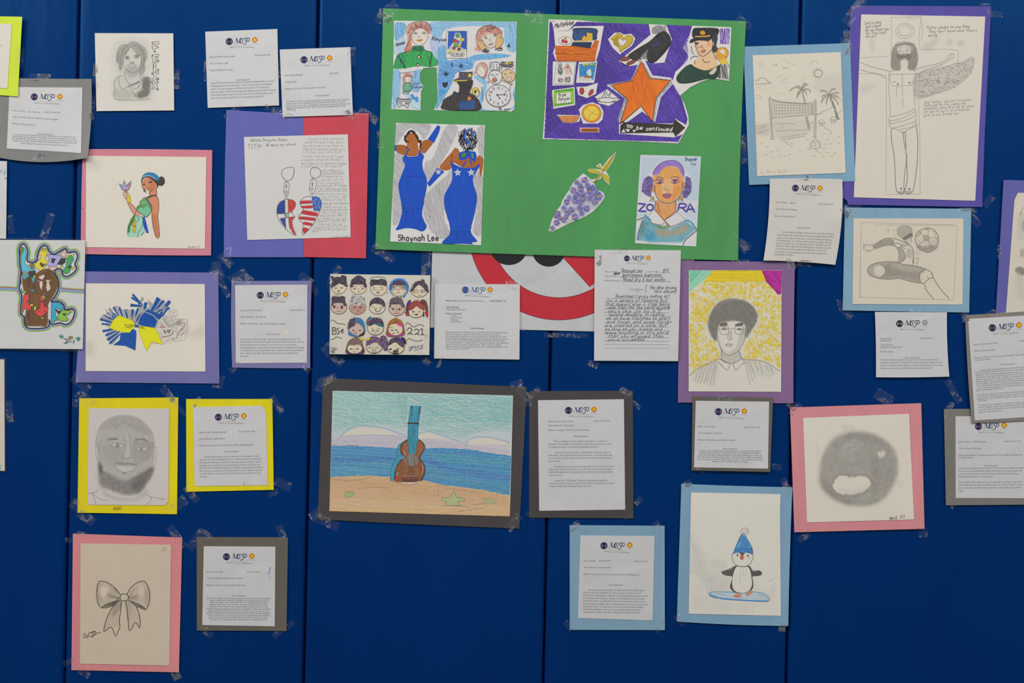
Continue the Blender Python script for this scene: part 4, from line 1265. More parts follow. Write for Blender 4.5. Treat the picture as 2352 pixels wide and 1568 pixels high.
A.F('1625,430 1660,420 1680,480 1640,510 1600,500 1610,470', 'b8704f', True)
A.F('1700,380 1730,355 1765,360 1782,400 1775,435 1745,458 1715,450 1700,480 1690,440 1640,385 1590,362 1545,385 1535,430 1540,470 1530,440 1525,390 1545,360 1600,345 1660,350', '37332f', True)
A.F('1530,365 1555,330 1605,308 1665,318 1705,345 1722,375 1700,400 1660,370 1600,350 1545,372', '1d6a9c', True)
A.LL('1560,340 1640,345 1700,390|1600,318 1660,338 1710,372', 1.4, '2f86b4'); A.LL('1540,360 1580,345 1630,352 1680,385', 1.0, 'c0c4c4')
A.LL('1545,470 1560,520|1560,480 1575,530|1700,440 1706,480', 2.0, '37332f')
A.LL('1605,425 1630,408 1650,405|1542,445 1560,432', 2.4, '2b2825'); A.E(1628, 415, 12, 8, col='3a2a22'); A.E(1560, 440, 8, 7, col='3a2a22'); A.LL('1598,392 1635,385|1545,420 1565,412', 1.0, '4a3529')
A.LL('1585,455 1580,465 1590,468|1590,480 1615,478|1600,488 1612,488', 1, '6a3f2e'); A.LL('1612,520 1614,555|1690,470 1692,560|1620,520 1655,500', 1.3, '4d3a30')
A.F('1575,580 1620,558 1690,548 1690,562 1640,572 1600,588', '443f3c')
A.F('1540,600 1575,578 1632,680 1625,720 1630,745 1590,790 1545,770 1475,710 1490,670 1520,655 1512,630', '67a264')
A.F('1575,585 1600,590 1640,662 1625,700 1600,650 1560,600', '697b70')
A.F('1520,690 1600,680 1628,720 1590,785 1545,768 1480,712', '6db48c')
A.LL('1540,600 1512,630 1512,655 1490,675 1475,710 1545,770 1590,790 1632,720 1628,680 1575,580 1540,600|1512,655 1545,668 1590,655|1490,675 1520,682 1555,695 1558,685|1490,685 1500,710|1575,590 1625,660 1632,700', 1.5, '33573a')
A.F('1455,770 1530,790 1540,830 1560,900 1570,930 1525,995 1480,1005 1380,1000 1372,975 1385,960 1400,870', '93c3b2')
A.F('1445,768 1465,778 1440,850 1412,890 1405,950 1390,968 1378,940 1385,880 1410,820', '3c7a41')
A.F('1430,860 1462,810 1470,850 1465,960 1437,960 1438,900 1425,885', 'dca022'); A.L('1430,870 1462,812 1468,870 1465,960 1437,960 1438,890 1430,870', 1, '7a5a20'); A.LL('1430,880 1472,900|1440,880 1455,895|1460,890 1470,880', 1.2, '6b4d1c')
A.F('1535,790 1562,785 1580,850 1607,960 1585,968 1552,900', '1c49a6')
A.LL('1475,712 1455,770 1440,790|1455,770 1535,790 1542,850 1530,910 1500,950 1482,1008|1470,790 1500,800 1480,850|1505,800 1485,830|1560,950 1525,990|1385,880 1378,960 1388,990|1640,665 1640,780 1655,900 1688,1010 1718,1010 1722,930 1705,790 1715,700 1712,605 1690,560|1580,590 1632,680', 1.2, '4c4842')
A.LL('1335,520 1335,560 1365,600 1385,650 1420,720 1450,765|1410,640 1475,710|1345,505 1375,515|1350,520 1380,530|1355,500 1340,515', 1.2, '4c4038')
A.F('1380,545 1395,550 1410,600 1410,635 1375,632 1368,600', 'c9b423', line='6b6120', lw=1.0)
A = A.next('drawn_crown')
A.F('1285,430 1325,455 1342,392 1360,460 1418,400 1405,460 1390,490 1350,508 1320,495', 'a494b4', line='3d4b50', lw=1.5)
A.LL('1330,440 1342,400 1355,440|1365,470 1410,410|1290,435 1320,480', 2.0, '5d98a4'); A.LL('1338,412 1346,430|1400,425 1385,455|1345,485 1352,490', 2.0, 'b0455a')
A.L('1256,446 1258,448', 1.5, '55504a'); A.done()
A = Art(th, sh, 'handwriting', C, grain=.2); A.Wr(2030, 1124, 2162, 1122, 13, 'Doven in', '6a665f', .8); A.done()
TAPES[-1] = (th, [(193, 470, 20, 10, 90)])

# ---- far edge sheets
th, sh = hang('edge_lettering_sheet', 'white sheet with blue handwriting, only its edge inside the frame', 'drawing', '-20,369.5 16,370 14,548 -20,548', frontcol=WHITE, depth=4, amp=.8, tapes=[(24, 515, 42, 14, 86)])
A = Art(th, sh, 'handwriting', (0, 330, 4.704)); A.Wr(-60, 322, 72, 318, 30, 'erry', '3d86ae', 1.3); A.LL('-60,366 0,370|48,380 74,374', 1.6, '3a3560', sm=False); A.done()
th, sh = hang('laminated_sheet', 'laminated cream sheet cut off by the frame below the graffiti lettering', 'drawing', '-20,825 10,825 11,1081 -20,1080', frontcol=cream('c6bcae'), depth=3, amp=.5, tapes=[(22, 945, 50, 16, 86)])
A = Art(th, sh, 'handwriting', (0, 780, 4.61)); A.Wr(-50, 1362, 34, 1354, 30, 'ry', '2aa0a8', 1.5); A.done()
sheet(th, 'clear_sleeve', '-20,820.5 15.5,821 15,1083.5 -20,1084', SLEEVE, 0.0012, None, thick=.3, pitch=14)
SHEETS.pop()

# ---- graffiti lettering in a clear sleeve
C = (0, 530, 5.227)
th, sh = hang('graffiti_drawing', 'sleeved marker drawing of graffiti letters around a brown fist with rainbow outlines', 'drawing', '-20,550.5 196,551.5 190,801.5 -20,800', frontcol=cream('c2c2c1', bump=.12), depth=7, amp=.7, crop=C, tapes=[(108, 520, 62, 18, -72)], wl=.2)
A = Art(th, sh, 'drawn_lettering', C, grain=0.08)
OUT = '240,300 235,230 262,165 300,175 330,260 320,320 330,370 400,385 450,345 460,260 510,185 560,190 590,255 650,285 720,250 790,215 810,265 900,255 925,310 895,400 915,445 880,500 800,545 760,525 740,465 690,450 650,490 690,580 700,680 660,780 610,850 700,850 760,890 780,950 870,940 890,990 850,1085 790,1120 720,1100 620,1115 590,1060 580,1140 500,1165 350,1165 300,1120 290,1020 255,1000 255,900 265,780 235,700 245,600 255,480 240,400'
o2 = pts(OUT)
cen = o2.mean(0)
for w, c in ((17, '7fbf5e'), (12.5, 'b04a4c'), (9.5, '6f9ccb'), (4.5, '1d2228')):
    A.z += 1
    A.L(OUT, w, c, True)
    if w > 5:
        yy = {17: 0, 12.5: 0, 9.5: 4}[w]
        A.L(f'-60,{690 + yy} 120,{695 + yy} 240,{705 + yy}', {17: 12, 12.5: 8, 9.5: 4.5}[w], c); A.L(f'690,{700 + yy} 850,{715 + yy} 1012,{725 + yy}', {17: 12, 12.5: 8, 9.5: 4.5}[w], c)
A.F(OUT, 'c2c2c1', True)
A.F('270,560 330,550 420,520 480,480 600,450 660,520 695,620 690,690 640,790 580,890 570,1130 480,1145 370,1145 305,1130 305,980 340,880 280,700', '6b4a26', True)
A.H('290,580 600,470 690,640 580,880 560,1120 320,1120 320,940', '5a3c1c', 80, 3.2, 1.4, 26, var=.25); A.H('400,760 560,800 520,920 400,900', '7d5526', 60, 3, 1.3, 20)
for p, c in (('255,320 240,250 262,190 300,210 320,280 305,330 300,400 330,410 350,450 425,460 420,475 350,485 250,485', '4fb4cf'), ('240,250 262,185 285,210 275,260 250,290', '6b7a36'), ('345,410 390,395 415,415 410,450 370,450', '6b7a36'),
             ('470,270 490,230 520,205 555,210 575,245 555,300 540,340 555,360 590,345 598,360 560,400 530,450 490,480 440,450 400,395 430,400 445,360 475,350 500,300 470,290', 'e3c53c'), ('505,225 530,205 555,225 550,245 510,240', 'b3b23a'),
             ('560,290 610,285 690,290 750,280 720,350 670,430 600,440 555,400 600,350', 'a39cd0'), ('620,330 670,335 640,390 620,380', '2a2632'), ('720,270 790,225 790,310 750,315', 'd9b3ae'), ('600,430 690,430 680,465 610,475 590,455', 'd9b3ae'), ('560,275 595,270 570,305', 'd9b3ae'),
             ('690,400 740,330 790,325 780,380 740,410', '2b2a2a'), ('800,300 880,290 885,350 850,400 850,450 830,500 785,520 750,480 790,430 800,360', '3c9a5c'), ('790,295 825,300 800,330', 'e6c53a'), ('860,290 895,275 880,320', 'e6c53a'), ('720,430 760,410 745,455', 'e6c53a'), ('850,440 905,430 860,470', 'e6c53a'), ('805,440 850,410 860,430 820,450', '26332c'),
             ('350,490 430,480 420,560 370,570 330,500', '37342f'), ('275,500 310,495 345,545 300,585 270,570', '4a9cb0'), ('270,510 300,495 305,530', '9ab83c'), ('375,560 420,570 400,640', '4fa6bc'), ('395,545 415,530 432,550 420,570 400,568', '8ab83a'),
             ('465,545 530,520 540,550 510,590 470,575', 'dcbcb2'), ('415,610 470,590 480,600 420,615', 'dcbcb2'), ('470,610 510,595 515,650 500,720 475,670', 'dcbcb2'), ('545,585 610,590 600,630 610,700 570,735 550,680 560,620', 'dcb3a8'),
             ('255,690 275,740 250,745', '45a5b8'), ('280,705 325,740 285,750', '8fbb3a'), ('360,705 405,705 408,740', '2f9fb4'), ('285,765 350,757 350,820 320,880 375,885 370,960 345,940 345,1065 335,960 310,930 280,950 265,1000 270,900', 'd6403c'),
             ('360,880 395,875 400,905 370,905', 'e6b23a'), ('405,910 440,905 430,950 405,955', '9cc63a'), ('490,775 520,775 535,830 500,850 475,815', 'd23c3c'), ('510,775 540,790 530,825 512,810', '8fc63c'), ('485,860 530,860 530,910 580,920 570,970 530,1010 490,1030 440,1010 415,960 480,930', 'd6413f'), ('490,1035 525,1035 510,1065', '8fc64a'), ('450,960 475,965 465,975', '6b1f1f'), ('530,955 548,965 535,980', '6b1f1f'), ('400,955 430,970 425,1000', 'd6413f'),
             ('615,870 660,850 740,880 760,930 730,960 700,930 670,920 660,990 690,1050 640,1100 615,1090', '2f9cc0'), ('665,930 700,960 730,965 700,1000 680,970', '20242a'), ('700,1000 760,950 840,960 830,1000 780,1015 820,1050 790,1085 730,1080 695,1050', '7fb53e'), ('820,955 865,950 860,985', 'e3b032'), ('680,1050 705,1060 690,1085', 'e3b032'), ('800,1055 830,1060 815,1085', 'e3b032'), ('745,995 800,990 770,1015', '1f2a1c')):
    A.F(p, c, line='2c2a28', lw=1.0)
A.LL('345,570 350,670|400,640 410,690|590,600 600,640|500,380 490,420|535,390 545,420|270,490 250,560 255,640', 1.6, '2c2520')
A.LL('495,380 485,405|520,395 505,430', 4, '2a2a20')
A.L(OUT, 1.6, '1d2228', True)
A.F('715,1240 740,1265 745,1235 762,1270 735,1290 712,1272', '2f7f86'); A.F('962,1275 925,1275 908,1290 940,1325 960,1300', '2f7f6e'); A.E(848, 1277, 25, 12, col='8a8a2c', line='44441c')
A.LL('760,1288 800,1300 845,1300|800,1300 790,1340 770,1352 765,1342', 1.3, '35353a'); A.Wr(790, 1350, 905, 1335, 22, 'erry', '2c2c30', 1.1); A.done()
sheet(th, 'clear_sleeve', '-20,545 200,548 196,808 -20,803', SLEEVE, 0.0042, None, thick=.3, pitch=14)
SHEETS.pop()

# ---- cheer pom-poms, bow and shoe
C = (160, 610, 5.6)
th, sh = hang('cheer_drawing', 'lavender-mounted drawing of blue and yellow pom-poms with a bow and a sports shoe', 'drawing', '197,650.5 470.3,652 471.8,853 196.7,852', '190,623 501.3,626 504,880.5 173.5,878', '6b699f', frontcol=cream('cfc9bd'), crop=C,
              tones=[('210,980 300,1000 320,1120 240,1160 210,1140', 'aaa292', .5, 60, 1), ('1500,870 1620,820 1720,760 1740,900 1600,930', 'aaa69c', .4, 50, 1), ('1120,640 1500,700 1500,900 1200,1000 1110,820', 'a7a49e', .35, 20, 1), ('1000,460 1300,440 1300,800', 'bdb8ae', .3, 40, 1)],
              tapes=[(498, 628, 34, 26, 50), (512, 655, 60, 14, 62), (186, 880, 50, 22, 38), (500, 876, 26, 30, 10)])
A = Art(th, sh, 'drawn_pom_pom', C, grain=0.06)
B_, G_ = '0d4c94', '9c9a9c'
A.F('510,780 470,790 460,700 520,640 600,600 640,560 700,560 760,560 850,580 880,520 960,480 1040,560 1100,470 1150,430 1250,480 1260,560 1200,640 1150,690 1000,720 860,740 800,820 620,860 640,900 600,960 560,1010 500,960 470,880', G_)
rn = random.Random(4)
for a, x0, y0, L0, w in [(196, 560, 735, 175, 34), (186, 540, 760, 130, 26), (205, 570, 700, 150, 30), (216, 600, 690, 150, 32), (228, 620, 680, 170, 28), (238, 640, 660, 150, 24), (250, 680, 650, 130, 30), (168, 580, 810, 160, 34), (158, 600, 840, 150, 30), (146, 640, 850, 190, 34), (138, 660, 870, 200, 30),
                         (262, 740, 680, 120, 34), (275, 800, 690, 130, 34), (290, 840, 660, 120, 30), (255, 900, 520, 60, 26), (228, 930, 500, 180, 30), (215, 930, 500, 165, 30), (185, 930, 520, 150, 40), (285, 960, 560, 90, 44), (299, 1050, 590, 200, 60), (310, 1080, 600, 200, 34), (322, 1100, 620, 190, 30), (330, 1180, 600, 120, 30), (305, 1150, 650, 240, 46), (300, 1190, 650, 120, 40)]:
    r = math.radians(a); dx, dy = math.cos(r), math.sin(r); nx, ny = -dy * w / 2, dx * w / 2
    A.F([(x0 + nx * .5, y0 + ny * .5), (x0 + dx * L0 + nx, y0 + dy * L0 + ny), (x0 + dx * L0 - nx, y0 + dy * L0 - ny), (x0 - nx * .5, y0 - ny * .5)], B_)
for p in ('570,515 640,530 620,620 600,580', '400,665 430,630 540,710', '910,440 930,405 952,415 930,470 905,470', '1000,440 1080,500 1040,560', '520,560 560,650 545,560'):
    A.F(p, G_, line='77757a', lw=.7)
A.F('880,640 960,590 1010,560 1100,600 1200,640 1150,695 1000,600 890,690 840,740', B_)
for p in ('460,560 540,660 510,560', '720,560 760,640 800,700 780,620', '810,640 860,650 840,690', '1080,590 1180,540 1240,530 1200,610', '1150,560 1220,545 1190,590'):
    A.L(p, 2.2, G_)
A.F('960,590 1080,640 1135,710 1098,800 985,795 875,755 835,770 840,745 870,750 900,660', '0b4796', line='9a9aa0', lw=2.2)
A = A.next('drawn_bow', 'yellow and blue cheer bow')
A.F('632,640 800,700 830,740 830,800 800,850 765,862 620,840 512,800 560,700', 'e0cf16', line='a89a20', lw=.8)
A.F('660,862 770,860 805,815 855,830 858,900 845,1090 715,1030 560,1018 640,960', '0e4c98')
A.F('888,770 1095,800 1150,900 1195,1015 1060,975 990,1100 900,880', 'e0cf16', line='a89a20', lw=.9)
A.F('835,760 885,765 885,795 840,790', '0b4796')
A.LL('710,755 820,758|712,758 730,800 822,770|735,790 800,780|765,815 820,775|710,756 735,775 815,762|885,775 950,790|890,785 960,800 920,795|900,800 975,815', 1.0, '6f6a24')
A.done()
A = Art(th, sh, 'drawn_shoe', C, grain=.35)
A.LL('1260,550 1305,590 1250,640 1210,650|1205,570 1290,585|1310,575 1365,570 1390,610 1385,640 1320,630 1310,610 1360,590|1330,590 1370,620|1305,650 1360,655 1350,700 1320,690 1310,660|1390,690 1480,690 1512,700 1505,860 1500,920 1470,955 1400,968 1330,965 1310,940 1260,960 1200,1000 1060,1000|1340,750 1345,700 1390,690|1130,760 1200,680 1250,660 1330,720 1370,770 1370,850 1400,880|1320,800 1330,850 1300,890 1200,920 1170,940|1140,870 1180,860 1190,920|1200,690 1260,780 1330,800|1240,670 1300,760|1490,740 1470,800 1400,850 1370,930', 1.1, '7b7875')
A.LL('1235,660 1290,650 1320,700 1260,720|1265,680 1275,690', 1.0, '8b8886')
A.F('1200,820 1215,820 1250,850 1250,820 1305,820 1290,870 1275,870 1235,845 1245,870 1215,870', '6f6d6c')
A.H('1150,780 1200,760 1240,790 1230,800 1180,805', '9b6070', 20, 1.6, 1.2, 20); A.LL('1190,915 1260,905 1320,880 1335,835', 2.4, '93505f'); A.LL('1375,935 1400,870 1480,790|1420,900 1480,850|1385,720 1480,740 1470,770 1420,830|1400,700 1450,700', 2.2, 'a8727c')
A.E(1400, 735, 34, 26, col='9a8f8e', line='6f6b6a'); A.H('1370,715 1430,715 1440,760 1380,765', '6f6b6a', 30, 1.6, .9, 18)
A.H('1300,740 1360,740 1355,790 1310,780', '74716e', 50, 1.6, .9, 18); A.LL('1200,670 1240,740 1290,790|1215,665 1255,735 1300,780', 2.0, '8a8784'); A.LL('1165,740 1180,770|1185,730 1195,765|1120,780 1135,800', 2, '7c7a78')
A.LL('1320,935 1350,935 1340,955', 2.2, '55524f'); A.done()

# ---- bearded man, yellow mount
C = (160, 890, 5.058)
th, sh = hang('bearded_man_drawing', 'yellow-mounted graphite drawing of a bald man with a dark full beard', 'drawing', '203.5,937 388.5,938 387,1160 201.5,1159', '182,914.5 409.5,912.5 406.5,1180.5 178,1177', 'd4c01a', frontcol=cream('bfb9b5', bump=.12), crop=C, outline='203.5,937 388.5,938 386.6,1152 379,1160 201.5,1159',
              tones=[('625,325 780,350 900,450 960,540 985,640 975,760 960,930 860,1000 700,1080 560,1050 420,960 345,880 320,700 310,600 350,460 460,360', '918e8b', .62, 14, 1), ('625,325 780,350 900,450 960,540 800,520 640,430 540,470 360,480 460,360', '7f7c79', .35, 26, 1),
                     ('340,870 390,950 470,1000 560,1050 640,1075 720,1050 850,980 960,920 985,940 950,1040 890,1120 830,1210 760,1240 640,1245 500,1200 370,1150 335,1040', '5f5c59', .8, 20, 1), ('700,1100 850,1000 960,930 900,1080 800,1210', '45423f', .6, 40, 1), ('330,870 380,900 380,960 350,1000', '3c3a38', .7, 12, 1),
                     ('640,520 690,540 715,780 700,815 620,815 610,790 650,700', 'b2adaa', .55, 12, 1), ('740,640 960,640 940,800 860,860 750,860', '7c7976', .45, 22, 1), ('380,680 600,700 620,860 440,860', '85827f', .35, 30, 1), ('520,870 780,880 720,920 560,900', '6d6a67', .6, 12, 1),
                     ('300,1000 380,1180 560,1270 760,1280 900,1180 870,1260 700,1310 420,1260', '8e8a87', .5, 22, 1), ('525,890 600,905 700,905 775,920 740,960 640,980 570,960', 'bdb8b4', .7, 8, 1), ('485,660 540,640 620,675 560,700', 'c2bdb9', .8, 6, 1), ('770,705 835,685 905,715 840,735', 'c2bdb9', .8, 6, 1)],
              tapes=[(196, 916, 46, 22, 40), (388, 908, 50, 18, 50), (176, 925, 18, 22, 90), (410, 935, 50, 10, 50), (176, 1162, 30, 24, 40), (198, 1188, 44, 22, 35), (406, 1160, 50, 24, -35)])
A = Art(th, sh, 'drawn_face', C, grain=.4)
A.LL('300,680 310,600 345,470 430,380 530,335 640,325 760,350 860,410 940,500 975,600 980,660|320,640 330,690|300,680 318,690 335,730 340,800 345,860 320,860 310,790 300,740 300,680|972,640 975,700 1010,690 1012,760 1005,860 980,920 960,880|985,690 990,760 985,850|620,400 570,440 540,480|620,400 700,430 830,480|345,690 340,860 360,910|965,660 968,780 960,880|310,640 330,680 372,600', 1.1, '6d6a67')
A.LL('480,665 530,640 580,648 622,672 580,700 520,690 480,665|770,705 830,688 870,695 905,715 860,735 800,728 770,705|640,560 640,660 640,720 610,780 605,810 640,820 665,820 700,815 718,800 710,730 700,600 680,540|620,820 640,805|655,825 700,812|420,600 500,585 560,580 565,600 500,605 430,620 420,600|745,625 750,600 800,588 870,595 910,630 870,612 800,605 750,625|520,890 600,880 700,880 780,905|520,890 545,940 590,975 650,983 720,965 775,925 780,905|215,1232 320,1210|260,1220 290,1300 305,1355|262,1225 300,1260 350,1290 450,1315|890,1240 940,1270 945,1300 920,1340 890,1355|940,1270 1110,1298|310,1220 330,1170', 1.2, '5c5956')
A.E(556, 672, 24, 26, col='83807d', line='5c5956'); A.E(833, 712, 18, 22, col='83807d', line='5c5956')
A.LL('440,600 560,592|760,605 860,602 905,628', 3.4, '5a5755', taper=True)
A.E(636, 995, 14, 11, col='6d6a67')
for i in range(260):
    x = 345 + rn.random() * 620; y = 920 + rn.random() * 320
    if pip(np.array([[x, y]]), pts('340,880 400,970 500,1030 640,1085 780,1030 960,930 975,960 900,1120 800,1225 640,1245 480,1200 370,1130'))[0]:
        a = rn.uniform(-.6, .9); l = rn.uniform(8, 24)
        A.L([(x, y), (x + l * .5 * math.sin(a) + 3, y + l * .6), (x + l * math.sin(a), y + l)], .8, rn.choice(['4c4947', '3f3d3b', '6a6764']))
A.done()
A = Art(th, sh, 'handwriting', C, grain=.1, lay=0.0003); A.Wr(505, 1424, 608, 1420, 22, 'ARW//', '77691c', 1.1); A.done()

# ---- bow, pink mount
C = (140, 1200, 4.26)
th, sh = hang('bow_drawing', 'pink-mounted pencil drawing of a large ribbon bow, signed at its lower corner', 'drawing', '185,1247.5 393,1250.5 389,1528 183.5,1524', '167.5,1225 418.5,1234 411,1543.5 164,1538.5', 'c98084', frontcol=cream('bfb29f'), crop=C,
              tones=[('382,575 470,590 570,690 575,750 520,770 400,830 355,770 350,660', '9a9084', .38, 24, 1), ('360,620 390,600 395,760 370,790 352,720', '6f675e', .34, 30, 1), ('440,670 560,720 575,750 460,730', '6f675e', .36, 26, 1), ('470,600 570,690 540,700', '7b736a', .4, 14, 1), ('385,625 460,640 440,720 395,720', 'cfc1ad', .8, 18, 1),
                     ('650,690 740,600 810,572 860,650 868,740 835,840 700,770 655,740', '9a9084', .38, 24, 1), ('820,620 860,660 862,770 838,800 815,700', '6f675e', .34, 30, 1), ('660,740 760,700 750,760 690,760', '6f675e', .4, 14, 1), ('770,610 820,640 800,720 760,700', 'cfc1ad', .6, 18, 1),
                     ('530,790 590,765 580,900 570,1010 480,1020 430,1050 440,960', 'a39889', .5, 10, 1), ('520,800 590,770 580,850 500,920', '6f675e', .5, 16, 1), ('630,765 730,810 770,900 770,1020 720,970 670,1050', 'a39889', .45, 10, 1), ('635,770 700,790 670,900 660,960', '6f675e', .34, 30, 1), ('400,830 520,770 560,765 500,815', '57504a', .75, 5, 1), ('680,770 790,820 830,848 760,828', '57504a', .75, 5, 1), ('540,740 575,730 575,752 545,752', '453f3a', .7, 5, 1), ('656,720 684,735 660,745', '453f3a', .7, 5, 1),
                     ('300,1250 380,1215 460,1230 350,1270', 'b5a997', .3, 20, 1)],
              tapes=[(190, 1226, 26, 10, 8), (162, 1240, 12, 24, 85), (406, 1232, 58, 18, 55), (156, 1520, 14, 24, 70), (192, 1544, 30, 16, 30), (402, 1546, 30, 20, 60)])
A = Art(th, sh, 'drawn_bow', C, grain=.15)
A.LL('582,705 530,640 460,590 380,573 355,630 350,700 360,780 380,820 400,832 450,830 500,812 560,768 580,760|645,700 690,630 750,585 810,572 850,620 868,700 860,790 835,845 820,852 790,840 730,812 680,768 655,762|400,830 440,800 520,770 575,762|680,768 730,785 800,820 828,845|535,790 490,850 455,920 430,1000 420,1065 455,1040 490,1022 510,1050 535,1110 560,1060 578,1020 570,960 582,880 592,765|628,765 645,830 655,930 668,1055 700,1020 725,975 750,1000 770,1030 775,960 760,880 735,820', 1.7, '3b3733')
A.L('583,705 610,697 645,700 658,715 658,750 648,760 600,764 583,755 578,730 583,705', 1.7, '3b3733')
A.LL('545,745 575,730|540,750 575,742|660,722 682,712|660,740 684,734|450,700 560,735|460,720 550,742|700,700 670,728|740,710 690,742|500,610 560,690|720,640 680,700', 1.1, '6e675f')
A.H('420,815 520,775 555,768 500,808', '4a443f', -20, 1.4, 1, 20); A.H('700,778 790,818 815,842 750,815', '4a443f', 28, 1.4, 1, 20); A.done()
A = Art(th, sh, 'handwriting', C, grain=.1); A.Wr(222, 1130, 288, 1122, 26, 'Dali', '35312d', 1.1)
A.LL('280,1085 320,1068 345,1078 300,1110 295,1125 330,1100 350,1082 395,1070|278,1078 335,1060 345,1075|300,1120 325,1062', 1.2, '35312d'); A.LL('975,280 1000,265 1005,240 1018,240 1012,262 1028,258 1030,270 1010,268 1000,290', 1.1, 'c07468'); A.done()
# ---- canvas of classmates' faces
C = (740, 580, 4.704)
th = Hung('classroom_canvas', 'stretched white canvas with rows of cartoon classmates and the number 221', 'canvas', (872, 815), 1.0, 0.0, 0.3)
q = pts('758.5,629 988.5,632 986,815 757,813')
G = coons(q, None, 24, 20).reshape(-1, 2)
CANV = paper('c3beb3', 0.85, 0.02, 0.15, 0.15, True)
sh = sheet(th, 'canvas_face', q, CANV, 0.015, None, thick=14.8)
A = Art(th, sh, 'drawn_face', C, grain=.05, base=0.2)
BK = '2f2a2c'
FC = []


def face(cx, cy, r, skin, ry=None):
    global A
    A = A.next('drawn_face')
    A.E(cx, cy, r, ry or r, col=skin, line='3a3634', lw=1.0)


def eye(x, y, s=9, smile=0):
    if smile == 1:
        A.L(f'{x - s * 2},{y + 5} {x},{y - s} {x + s * 2},{y + 3}', 1.0, BK)
    elif smile == 2:
        A.L(f'{x - s * 2.2},{y} {x},{y - 6} {x + s * 2},{y}', 1.1, BK); A.E(x, y, s * .75, s * .8, col=BK)
    else:
        A.L(f'{x - s * 1.8},{y - 3} {x + s * 1.8},{y - 4}', 1.0, BK); A.E(x, y + 2, s * .7, s * .8, col=BK)


def mouth(x, y, w=18, d=8):
    A.L(f'{x - w},{y} {x},{y + d} {x + w},{y - 2}', 1.0, '5a3a38')


def hairdo(p, col=BK, c2='5c4c62', ang=60, n=70):
    A.F(p, col, True, line=col, lw=.8)
    A.scrib(p, c2, n, 1.6, .45, True)


SK1, SK2, SK3 = 'c9bda6', 'bda398', 'c2b6a4'
face(183, 365, 82, SK1, 80)
hairdo('92,260 100,250 130,268 160,262 195,268 205,250 230,246 260,262 262,290 258,310 272,360 262,370 235,350 200,335 178,330 150,352 120,370 98,385 92,360 110,310', n=90)
eye(148, 385, 8, 2); eye(210, 383, 8, 2); A.L('178,395 180,405 176,408', 1, BK); A.LL('165,412 178,418 190,410|168,420 178,426 188,418', 1.3, '4a3030')
face(393, 370, 88, SK1, 80)
hairdo('306,375 310,330 325,290 360,265 385,248 420,255 450,275 470,290 470,330 480,370 462,378 448,345 400,342 340,345 325,375', n=90)
eye(350, 392, 9); eye(437, 392, 9); A.LL('330,370 352,362 372,372|420,372 440,364 462,374|393,385 390,400 397,402', 1, BK); mouth(398, 418)
face(610, 385, 90, SK1, 80)
hairdo('522,365 524,300 560,290 600,296 640,285 690,300 698,340 695,365 660,350 610,348 570,345 545,360', n=80)
A.L('522,275 580,262 640,264 690,278', 1.2, '38505c'); A.L('522,275 520,380', 1.2, '5f8a8c')
eye(560, 400, 9, 1); eye(645, 400, 9, 1); A.LL('545,380 575,376|625,374 660,378|600,400 600,420', 1, BK); A.E(603, 432, 16, 6, col='9a6c68', line='3a2828')
A = A.next('drawn_face'); A.F(ell(830, 380, 108, 104), '2467c0'); A.scrib(ell(830, 380, 100, 98), '3f86da', 150, 2, .6); A.F('755,440 800,480 860,482 900,440 905,400 750,400', SK1, True)
A.F(ell(826, 392, 76, 80), SK1, line='3a3634'); hairdo('752,350 770,315 825,300 880,310 900,348 860,352 800,348', n=50)
A.F('870,470 905,440 900,470 876,488', '2467c0'); A.LL('800,478 835,470 870,478', 1.2, '3a3634')
A.LL('742,360 905,362|742,364 745,390 775,398 802,388 806,364|836,364 845,388 880,396 902,386 905,364', 1.2, '46423f'); A.LL('750,372 790,372|850,372 890,372', 1.3, BK); A.E(770, 380, 8, 9, col=BK); A.E(878, 382, 8, 9, col='55702c'); A.L('825,390 825,415', 1.5, BK); A.L('802,432 842,432', 1.2, '6a5a50')
face(1050, 400, 92, SK1, 80)
hairdo('945,418 975,380 990,340 1020,315 1050,306 1072,306 1078,290 1098,294 1102,318 1130,350 1142,390 1150,425 1130,425 1100,385 1060,350 1045,345 1010,370 975,410', n=90)
A.LL('970,415 1000,400 1032,405 1030,425 1000,435 975,425 972,415|1062,405 1100,402 1118,415 1105,432 1070,428 1062,408', 1.1, '3f3b38'); A.E(995, 415, 7, 8, col=BK); A.E(1085, 418, 7, 8, col=BK); A.LL('1046,418 1044,432', 1, BK); mouth(1052, 455)
# second row
face(180, 590, 86, SK2, 74)
hairdo('108,478 170,480 240,474 246,535 262,560 266,575 235,570 225,545 170,540 125,545 118,570 98,572 105,540', n=90)
A.E(130, 588, 11, 15, col='3a1f1c'); A.E(212, 594, 13, 14, col='3a1f1c'); A.LL('115,572 150,574|190,574 235,578|168,585 168,610', 1.1, BK); mouth(178, 630, 22, 9)
face(382, 592, 88, SK2, 74); A.scrib('310,580 455,580 440,640 380,662 320,630', 'a87e74', 90, 2.4, .6)
hairdo('302,560 310,500 330,472 390,466 430,478 455,500 458,550 445,570 400,560 340,560 312,572', '5a5c66', 'c3c1bc', n=120)
eye(350, 585, 9); eye(412, 588, 9); A.LL('375,600 380,615|372,632 385,636 392,628', 1, '4a302a')
face(596, 590, 86, SK1, 72)
hairdo('512,570 525,525 560,495 595,485 640,500 672,535 680,580 655,575 630,555 570,548 535,560 522,580', n=70)
eye(548, 590, 9, 1); eye(650, 590, 9, 1); A.LL('570,600 575,625 600,640 628,620 632,595|588,600 584,612', 1.5, BK)
face(808, 600, 88, SK2, 80)
hairdo('725,585 732,540 745,500 790,482 840,488 862,510 872,545 890,580 862,595 850,560 800,556 745,560 740,592', '3a3436', '6c6670', n=100)
